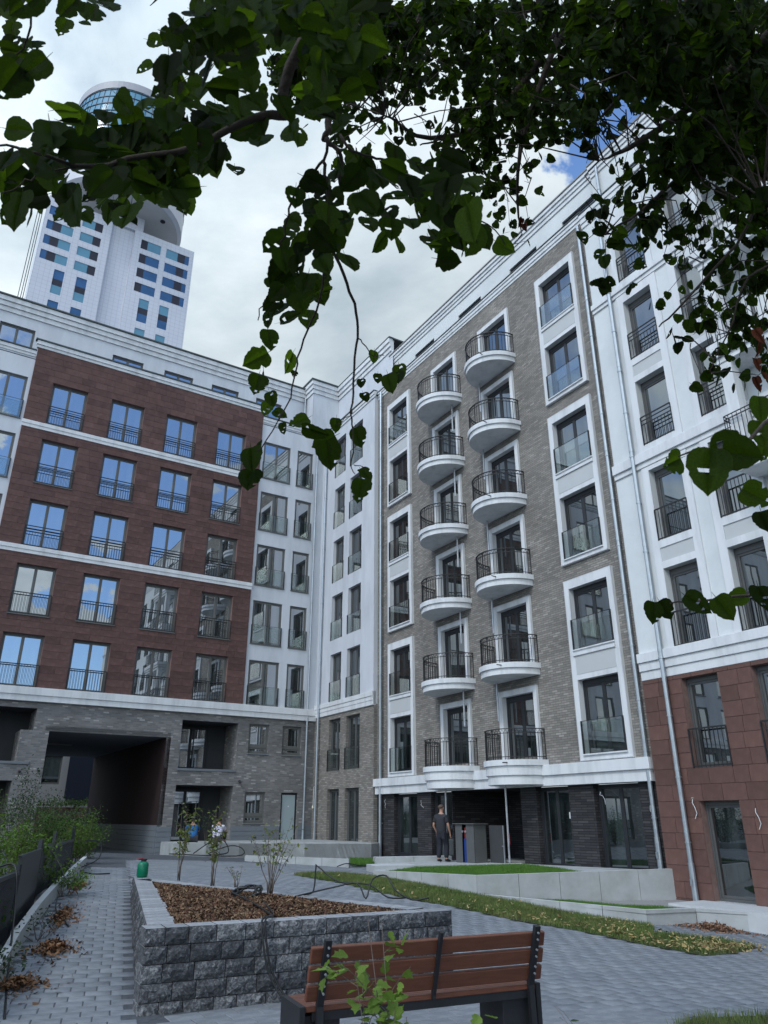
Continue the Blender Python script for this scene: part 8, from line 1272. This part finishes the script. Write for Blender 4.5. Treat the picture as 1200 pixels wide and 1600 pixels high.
for (x, y, z, R_, n, L_) in list(CLUSTERS)+list(CROWN_SHADE)[::2]:
    c = np.array([x, y, z]); d = np.linalg.norm(BP-c, axis=1); j = int(d.argmin()); e = Vector(BP[j]); c = Vector(c)
    if (e-c).length > .7: e = c+Vector((nr.gauss(0, .1), nr.gauss(0, .1), .3))
    mid = (c+e)/2+Vector((nr.gauss(0, .05), nr.gauss(0, .05), .06)); mb.tube([e+off, mid+off, c+off], [.0045, .003, .0015], 4, cap=False)
    if 2 < n < 10:
        for k in range(1):
            q = c+Vector((nr.gauss(0, .6), nr.gauss(0, .6), nr.gauss(-.2, .5)))*R_*.8; mb.tube([c+off, q+off], [.002, .001], 3, cap=False)
o = mb.build('twigs', M['bark'], tree); o['kind'] = 'stuff'

# ------------------------------------------------------------------ shrubs
def small_leaf(lobed):
    V = []; F = []; n = 8
    prof = [(0, .0), (.30, -.10), (.42, -.32), (.26, -.42), (.36, -.62), (.16, -.70), (0, -1.0)] if lobed else [(0, 0), (.20, -.2), (.27, -.45), (.18, -.75), (0, -1.0)]
    for s in (-1, 1):
        b = len(V); V += [(s*x, .22*x, z) for x, z in prof]+[(0, .0, z) for x, z in prof[1:-1]]
        m = len(prof)
        for i in range(m-1):
            a0 = b if i == 0 else b+m+i-1; a1 = b+m-1 if i == m-2 else b+m+i; q = [a0, a1, b+i+1, b+i]; q = [v for j, v in enumerate(q) if v not in q[:j]]
            if len(q) > 2: F.append(tuple(q))
    return np.array(V), F
SLF = {k: small_leaf(k) for k in (True, False)}
def foliage_obj(name, items, lobed, m, parent, stuff=True):
    V0, F0 = SLF[lobed]; Vs, Fs, n = [], [], 0
    for c, M3, s in items: Vs.append(V0*s @ np.array(M3).T + np.array(c)); Fs.extend([tuple(i+n for i in f) for f in F0]); n += len(V0)
    o = link(name, poly_mesh(name, np.concatenate(Vs), Fs, m, False), parent)
    if stuff: o['kind'] = 'stuff'
    return o
def rnd_frame(r, down=.3):
    z = Vector((r.gauss(0, 1), r.gauss(0, 1), r.gauss(down, .6))).normalized(); y = Vector((r.gauss(0, .5), r.gauss(0, .5), 1)); y = (y-z*y.dot(z)).normalized(); return Matrix((y.cross(z), y, z)).transposed()
M['shr'] = leaf_mat('planter_shrub_leaf', (.12, .15, .045), (.22, .28, .05), .3, island=True)
M['hed'] = leaf_mat('hedge_leaf', (.050, .095, .030), (.10, .19, .03), .3, island=True)
M['hed2'] = leaf_mat('hedge_leaf_light', (.085, .15, .035), (.16, .27, .03), .3, island=True)
M['hed3'] = leaf_mat('grey_green_leaf', (.045, .070, .040), (.08, .13, .05), .25, island=True)
def stem_shrub(pos, h, nst, spread, nl, lsz, lab, m, lobed=False, seed=0, lean=(0, 0), top=.45, name='shrub', single_leaves=0, sr=.007, kmin=3):
    r = random.Random(seed); e = empty(name, tuple(pos), label=lab, cat='shrub'); mb = MB(); it = []
    for i in range(nst):
        a = r.uniform(0, 2*pi); s = spread*r.uniform(.3, 1); hh = h*r.uniform(.65, 1.0) if i else h
        P = [Vector((.03*cos(a), .03*sin(a), 0))]
        for k in range(1, 6): t = k/5; P.append(Vector((s*cos(a)*t**1.2+lean[0]*t+r.gauss(0, .012), s*sin(a)*t**1.2+lean[1]*t+r.gauss(0, .012), hh*t)))
        mb.tube(P, [sr*(1-.16*k) for k in range(6)], 5)
        for k in range(kmin, 6):
            for j in range(2):
                b = P[k-1].lerp(P[k], r.random()); d = Vector((r.gauss(0, 1), r.gauss(0, 1), r.uniform(.1, 1))).normalized()*h*r.uniform(.06, .16); mb.tube([b, b+d*.6+Vector((0, 0, .01)), b+d], [sr*.35, sr*.25, sr*.15], 4, cap=False)
                for q in range(max(1, nl//(nst*6))):
                    t = r.random(); it.append((b+d*t+Vector((r.gauss(0, .025), r.gauss(0, .025), r.gauss(0, .02))), rnd_frame(r), lsz*r.uniform(.6, 1.15)))
    mb.build('stems', M['twig'], e, smooth=True); r.shuffle(it)
    for c, M3, s in it[:single_leaves]:
        o = link('leaf', SLM[lobed], e); o.matrix_local = Matrix.Translation(c) @ M3.to_4x4() @ Matrix.Scale(s, 4); 
    if it[single_leaves:]: foliage_obj('foliage', it[single_leaves:], lobed, m, e)
    return e
M['fg'] = leaf_mat('currant_leaf', (.15, .23, .05), (.25, .40, .05), .3)
SLM = {}
for k in SLF: mb = MB(); mb.add([tuple(v) for v in SLF[k][0]], SLF[k][1]); SLM[k] = mb.mesh('leaf', M['fg'])
stem_shrub((-3.5, 13.95, PT-.03), 1.12, 7, .28, 210, .075, 'leftmost bare stemmed shrub on the planter, near its far corner', M['shr'], seed=1)
stem_shrub((-2.62, 12.55, PT), 1.10, 6, .22, 170, .075, 'middle multi-stemmed shrub on the planter with leaves only at its top', M['shr'], seed=2, sr=.008)
stem_shrub((-1.52, 11.0, PT), .98, 12, .42, 190, .065, 'widest shrub on the planter, its thin stems fanning out behind the coiled hose', M['shr'], seed=3)
stem_shrub((-2.2, 12.3, PT), .28, 5, .25, 30, .05, 'very small seedling between the planter shrubs', M['shr'], seed=8)
stem_shrub((.06, 2.85, g1(.06, 2.85)), 1.33, 9, .20, 420, .058, 'leafy green currant shrub in the foreground before the bench', M['fg'], True, seed=5, single_leaves=250, sr=.005, kmin=4)
stem_shrub((.27, 2.85, g1(.3, 2.9)), .98, 6, .16, 200, .052, 'lower shoot of green leaves to the right of the foreground shrub', M['fg'], True, seed=15, single_leaves=45, sr=.004, kmin=4)
stem_shrub((.66, 3.1, g1(.66, 3.1)), .98, 3, .07, 40, .035, 'thin sprig with tiny leaves at the right foot of the bench', M['hed3'], seed=6, sr=.003)
def bush(pos, rx, ry, h, n, lsz, lab, m, seed, group=None, z0=0.15):
    r = random.Random(seed); e = empty('hedge_shrub', tuple(pos), label=lab, cat='shrub', group=group); mb = MB(); it = []; tips = []
    for i in range(max(6, n//90)):
        a = r.uniform(0, 2*pi); q = sqrt(r.random()); tp = Vector((rx*q*cos(a), ry*q*sin(a), h*r.uniform(.55, 1.05)*(1-.35*q*q))); b = Vector((tp.x*.3, tp.y*.3, 0)); md = b.lerp(tp, .55)+Vector((r.gauss(0, .05), r.gauss(0, .05), 0)); mb.tube([b, md, tp], [.008, .005, .002], 4, cap=False); tips.append((b, md, tp))
    for i in range(n):
        b, md, tp = r.choice(tips); t = r.random()**.6; p = (b.lerp(md, t*2) if t < .5 else md.lerp(tp, t*2-1)); p = p+Vector((r.gauss(0, .09), r.gauss(0, .09), r.gauss(0, .06)))
        if p.z < z0: p.z = z0+r.random()*.2
        it.append((p, rnd_frame(r), lsz*r.uniform(.6, 1.2)))
    mb.build('stems', M['twig'], e); foliage_obj('foliage', it, False, m, e); return e
HG = 'planting bed shrubs behind the fence'
bushes = [(-5.2, 9.6, .8, .8, 1.05, 1500, 'hed', 'dark leafy shrub spilling over the kerb at the lower left edge'),
 (-6.3, 13.9, .7, .6, 1.25, 1100, 'hed2', 'light green shrub behind the nearest solid fence panel'),
 (-7.9, 14.6, 1.0, .8, 1.75, 1900, 'hed2', 'yellow-green shrub at the left edge above the fence'),
 (-8.6, 17.0, 1.0, .9, 1.9, 1700, 'hed', 'mid green shrub at the left edge below the lower loggia'),
 (-7.9, 18.6, .8, .8, 1.6, 1300, 'hed', 'dark green shrub behind the far fence panel'),
 (-9.2, 20.5, .8, .8, 2.5, 1300, 'hed3', 'tall grey-green shrub in front of the brick pier'),
 (-10.6, 19.5, 1.0, .8, 2.1, 1400, 'hed', 'broad green shrub left of the tall grey-green one'),
 (-8.6, 22.6, .8, .8, 1.35, 1100, 'hed2', 'bright shrub near the mouth of the passage'),
 (-9.6, 25.5, .9, .8, 1.7, 1200, 'hed', 'farthest dark shrub beside the passage opening')]
for i, (x, y, rx, ry, h, n, mk, lab) in enumerate(bushes): bush((x, y, g1(x, y)), rx, ry, h, int(n*2.7), .062, lab, M[mk], 20+i, HG)
bush((-5.55, 14.3, g1(-5.55, 14.3)), .32, .38, .70, 500, .06, 'bright bushy shrub growing through the kerb in front of the fence', M['hed2'], 41)
bush((-4.45, 10.9, g1(-4.5, 10.9)), .25, .5, .35, 90, .045, 'straggly creeper between kerb and fence in the middle of the bed', M['hed3'], 42)
bush((-3.95, 8.3, g1(-3.95, 8.3)), .35, .6, .6, 420, .055, 'ivy-like shrub at the near end of the kerb', M['hed3'], 43)
stem_shrub((-8.2, 15.6, g1(-8, 15.6)), 3.6, 3, .5, 240, .07, 'young tree reaching up the left edge before the upper loggia', M['hed'], seed=31, name='young_tree', sr=.02, lean=(-.5, 0))
stem_shrub((-6.9, 29.9+1.2, ZC-.95), 1.3, 4, .3, 120, .08, 'potted shrub beside the worker in white on the corner terrace', M['hed3'], seed=33, sr=.006)
r_ = random.Random(3); it = []
for i in range(2600): it.append((Vector((r_.uniform(-9, 9), -2.05+r_.gauss(0, .25), 2.1+abs(r_.gauss(0, .25)))), rnd_frame(r_), .16))
gs = empty('planting_strip', tuple(bg_.matrix_basis @ Vector((0, 0, 0))), radians(20), label='band of pale green plants on top of the brown brick wall beyond the passage', cat='plants'); foliage_obj('foliage', it, False, M['hed'], gs)

# ------------------------------------------------------------------ people
def skin_mesh(name, joints, edges, rad, m, parent, sub=2, root=0):
    me = bpy.data.meshes.new(name); me.from_pydata([tuple(j) for j in joints], edges, []); me.materials.append(m); o = link(name, me, parent)
    md = o.modifiers.new('skin', 'SKIN'); md.use_smooth_shade = True
    for i, v in enumerate(me.skin_vertices[0].data): rr_ = rad[i] if hasattr(rad[i], '__len__') else (rad[i], rad[i]); v.radius = rr_; v.use_root = (i == root)
    s = o.modifiers.new('subsurf', 'SUBSURF'); s.levels = sub; s.render_levels = sub; return o
SKINM = mat('skin', (.42, .24, .17), .55, .05, 6)
def chain(pts, rad, base=0): return pts, rad, [(base+i, base+i+1) for i in range(len(pts)-1)]
def hand(joints, edges, rad, wi, w, d, side):
    """palm and five fingers grown from wrist index wi; d = finger direction, side = thumb side"""
    d = Vector(d).normalized(); side = Vector(side).normalized(); n = len(joints); palm = w+d*.055; joints.append(palm); rad.append((.034, .016)); edges.append((wi, n))
    for k, (s, ln) in enumerate(((-.028, .062), (-.010, .075), (.010, .080), (.028, .070))):
        b = len(joints); p = palm+side*s+d*.03; q = p+d*ln*.5+Vector((0, 0, -.004)); t = q+d*ln*.5-side*s*.15; joints += [p, q, t]; rad += [.0095, .0085, .0075]; edges += [(n, b), (b, b+1), (b+1, b+2)]
    b = len(joints); p = w+d*.03+side*.032; t = p+d*.032+side*.022; joints += [p, t]; rad += [.012, .009]; edges += [(n, b), (b, b+1)]
def person_standing(loc, rz, label):
    e = empty('person', loc, rz, label=label, cat='person'); V = Vector
    J = [V((0,0,.96)), V((0,-.01,1.12)), V((0,-.02,1.30)), V((0,-.01,1.44)), V((0,.005,1.53)), V((0,.02,1.60)), V((0,.025,1.69)), V((0,.02,1.755))]
    Rr = [(.12,.085), (.12,.08), (.145,.09), (.12,.075), (.058,.058), (.072,.080), (.082,.096), (.055,.065)]; E = [(i, i+1) for i in range(7)]
    # legs: left bears weight, right a step ahead
    for s, kn, an, toe in ((-1, (-.10,.03,.50), (-.11,-.06,.085), (-.13,.12,.03)), (1, (.11,.12,.52), (.12,.06,.085), (.15,.24,.03))):
        b = len(J); J += [V((s*.10,0,.88)), V(kn), V(an), V(toe)]; Rr += [(.095,.10), (.062,.066), (.042,.045), (.045,.03)]; E += [(0, b), (b, b+1), (b+1, b+2), (b+2, b+3)]
    arms = []
    for s, el, wr in ((-1, (-.30,-.05,1.13), (-.27,.08,.92)), (1, (.27,.02,1.12), (.25,.14,.88))):
        b = len(J); J += [V((s*.20,-.01,1.40)), V(el), V(wr)]; Rr += [(.062,.062), (.043,.043), (.029,.029)]; E += [(3, b), (b, b+1), (b+1, b+2)]
        hand(J, E, Rr, b+2, V(wr), V((0, .15, -1)), V((-s*.3, 1, .1))); arms.append((V((s*.20,-.01,1.40)), V(el)))
    skin_mesh('body', J, E, Rr, SKINM, e, 2)
    sh = mat('tshirt_dark', (.028, .030, .036), .85, .15, 8); tr = mat('work_trousers', (.016, .018, .026), .85, .25, 8)
    SJ = [V((0,0,.80)), V((0,-.01,1.12)), V((0,-.02,1.30)), V((0,-.01,1.43)), V((0,.0,1.49))]; SR = [(.205,.165), (.205,.165), (.215,.16), (.18,.125), (.075,.07)]; SE = [(0,1),(1,2),(2,3),(3,4)]
    for p, q in arms: b = len(SJ); SJ += [p, p.lerp(q, .75)]; SR += [.088, .078]; SE += [(3, b), (b, b+1)]
    skin_mesh('t_shirt', SJ, SE, SR, sh, e, 2)
    TJ = [V((0,0,1.06)), V((0,0,.88))]; TRd = [(.17,.125), (.18,.14)]; TE = [(0,1)]
    for s, kn, an in ((-1, (-.10,.03,.50), (-.11,-.06,.11)), (1, (.11,.12,.52), (.12,.06,.11))):
        b = len(TJ); TJ += [V((s*.11,0,.80)), V(kn), V(an)]; TRd += [(.115,.12), (.092,.095), (.078,.082)]; TE += [(1, b), (b, b+1), (b+1, b+2)]
    t = skin_mesh('trousers', TJ, TE, TRd, tr, e, 2)
    for an, toe in (((-.11,-.06,.07), (-.13,.13,.035)), ((.12,.06,.07), (.15,.25,.035))):
        skin_mesh('shoe', [V(an)-V((0,.05,.02)), V(an), V(toe)], [(0,1),(1,2)], [(.05,.04), (.055,.05), (.05,.035)], M['rubber'], e, 1)
    # hair and face
    hm = mat('short_hair', (.10, .07, .055), .9, .2, 30); mb = MB(); mb.lathe([(.088, -.01), (.090, .03), (.078, .065), (.045, .09), (.01, .098)], 16, (0, 0, 0)); h = mb.build('hair', hm, e, (0, .0, 1.695), smooth=True); h.scale = (1.04, 1.2, .92); h.rotation_euler = (.25, 0, 0)
    mb = MB()
    for s in (-1, 1): mb.obox((s*.088, .02, 1.675), (.008, 0, 0), (0, .018, 0), (0, 0, .03))
    mb.obox((0, .125, 1.66), (.012, 0, 0), (0, .016, 0), (0, 0, .022)); mb.build('face', SKINM, e)
    mb = MB()
    for s in (-1, 1): mb.obox((s*.032, .114, 1.685), (.012, 0, 0), (0, .006, 0), (0, 0, .006))
    mb.obox((0, .112, 1.62), (.024, 0, 0), (0, .005, 0), (0, 0, .005)); mb.build('eyes_and_mouth', M['rubber'], e)
    mb = MB(); mb.obox((.13, .0, .80), (.06, 0, 0), (0, .11, 0), (0, 0, .09)); mb.build('cargo_pocket', tr, e); return e
mp_ = Vector((1.95, 27.15, 0)); person_standing((mp_.x, mp_.y, float(tz(mp_.x, mp_.y))-.03), radians(-40), 'man in a dark t-shirt and black work trousers walking on the terrace by the entrance')
def person_crouched(loc, rz, label, col, mark=False, lean=.25):
    e = empty('person', loc, rz, label=label, cat='person'); V = Vector
    J = [V((0,0,.16)), V((0,lean*.35,.34)), V((0,lean*.8,.52)), V((0,lean,.64)), V((0,lean+.04,.72)), V((0,lean+.08,.80)), V((0,lean+.09,.88))]; Rr = [(.12,.09), (.12,.085), (.14,.09), (.11,.07), (.055,.055), (.072,.082), (.07,.085)]; E = [(i, i+1) for i in range(6)]
    for s in (-1, 1):
        b = len(J); J += [V((s*.12,.05,.15)), V((s*.22,.42,.38)), V((s*.20,.50,.06)), V((s*.20,.64,.03))]; Rr += [.09, .062, .042, (.045,.03)]; E += [(0, b), (b, b+1), (b+1, b+2), (b+2, b+3)]
        b = len(J); w = V((s*.14,lean+.42,.36)); J += [V((s*.20,lean,.60)), V((s*.26,lean+.20,.42)), w]; Rr += [.06, .042, .028]; E += [(3, b), (b, b+1), (b+1, b+2)]; hand(J, E, Rr, b+2, w, V((0, 1, -.3)), V((-s, .2, .3)))
    skin_mesh('body', J, E, Rr, SKINM, e, 2)
    sm_ = mat('work_shirt', col, .85, .06, 5); SJ = [V((0,-.01,.12)), V((0,lean*.35,.34)), V((0,lean*.8,.52)), V((0,lean,.63))]; SR = [(.23,.19), (.215,.18), (.23,.17), (.175,.13)]; SE = [(0,1),(1,2),(2,3)]
    for s in (-1, 1): b = len(SJ); SJ += [V((s*.20,lean,.60)), V((s*.25,lean+.13,.48))]; SR += [.088, .078]; SE += [(3, b), (b, b+1)]
    t = skin_mesh('t_shirt', SJ, SE, SR, sm_, e, 2)
    TJ = [V((0,.02,.14))]; TRd = [(.19,.14)]; TE = []
    for s in (-1, 1): b = len(TJ); TJ += [V((s*.12,.07,.15)), V((s*.22,.42,.38)), V((s*.20,.50,.10))]; TRd += [.11, .085, .065]; TE += [(0, b), (b, b+1), (b+1, b+2)]
    skin_mesh('trousers', TJ, TE, TRd, mat('trousers_grey', (.03, .03, .035), .9, .1, 4), e, 2)
    mb = MB(); mb.lathe([(.088, -.02), (.090, .03), (.076, .065), (.04, .085), (.01, .09)], 14); h = mb.build('hair', mat('dark_hair', (.02, .015, .012), .9, .2, 20), e, (0, lean+.06, .83), smooth=True); h.scale = (1.08, 1.2, 1.05)
    mb = MB()
    for s in (-1, 1): mb.obox((s*.085, lean+.09, .83), (.008, 0, 0), (0, .018, 0), (0, 0, .028))
    mb.obox((0, lean+.185, .82), (.011, 0, 0), (0, .015, 0), (0, 0, .02)); mb.build('face', SKINM, e)
    if mark:
        mb = MB(); y = lambda z: -.165+lean*.8*(z-.15)/.40
        for a in ((-.08, .50, .0, .44), (.0, .44, .09, .52), (-.06, .44, -.02, .36), (.0, .40, .06, .45), (-.04, .36, .05, .33), (-.03, .30, .0, .26)):
            p, q = V((a[0], y(a[1]), a[1])), V((a[2], y(a[3]), a[3])); mb.obox((p+q)/2, (q-p)/2, (0, .004, 0), V((-(q-p).z, 0, (q-p).x)).normalized()*.016)
        mb.build('shirt_emblem', M['rubber'], e)
    return e
person_crouched((-7.75, 32.5, ZC-.93), radians(15), 'crouching worker in a blue shirt on the corner terrace near the passage', (.02, .12, .30), lean=.42)
person_crouched((-6.75, 32.4, ZC-.93), radians(-5), 'crouching worker in a white shirt with a black emblem on the back', (.62, .60, .72), True, lean=.18)
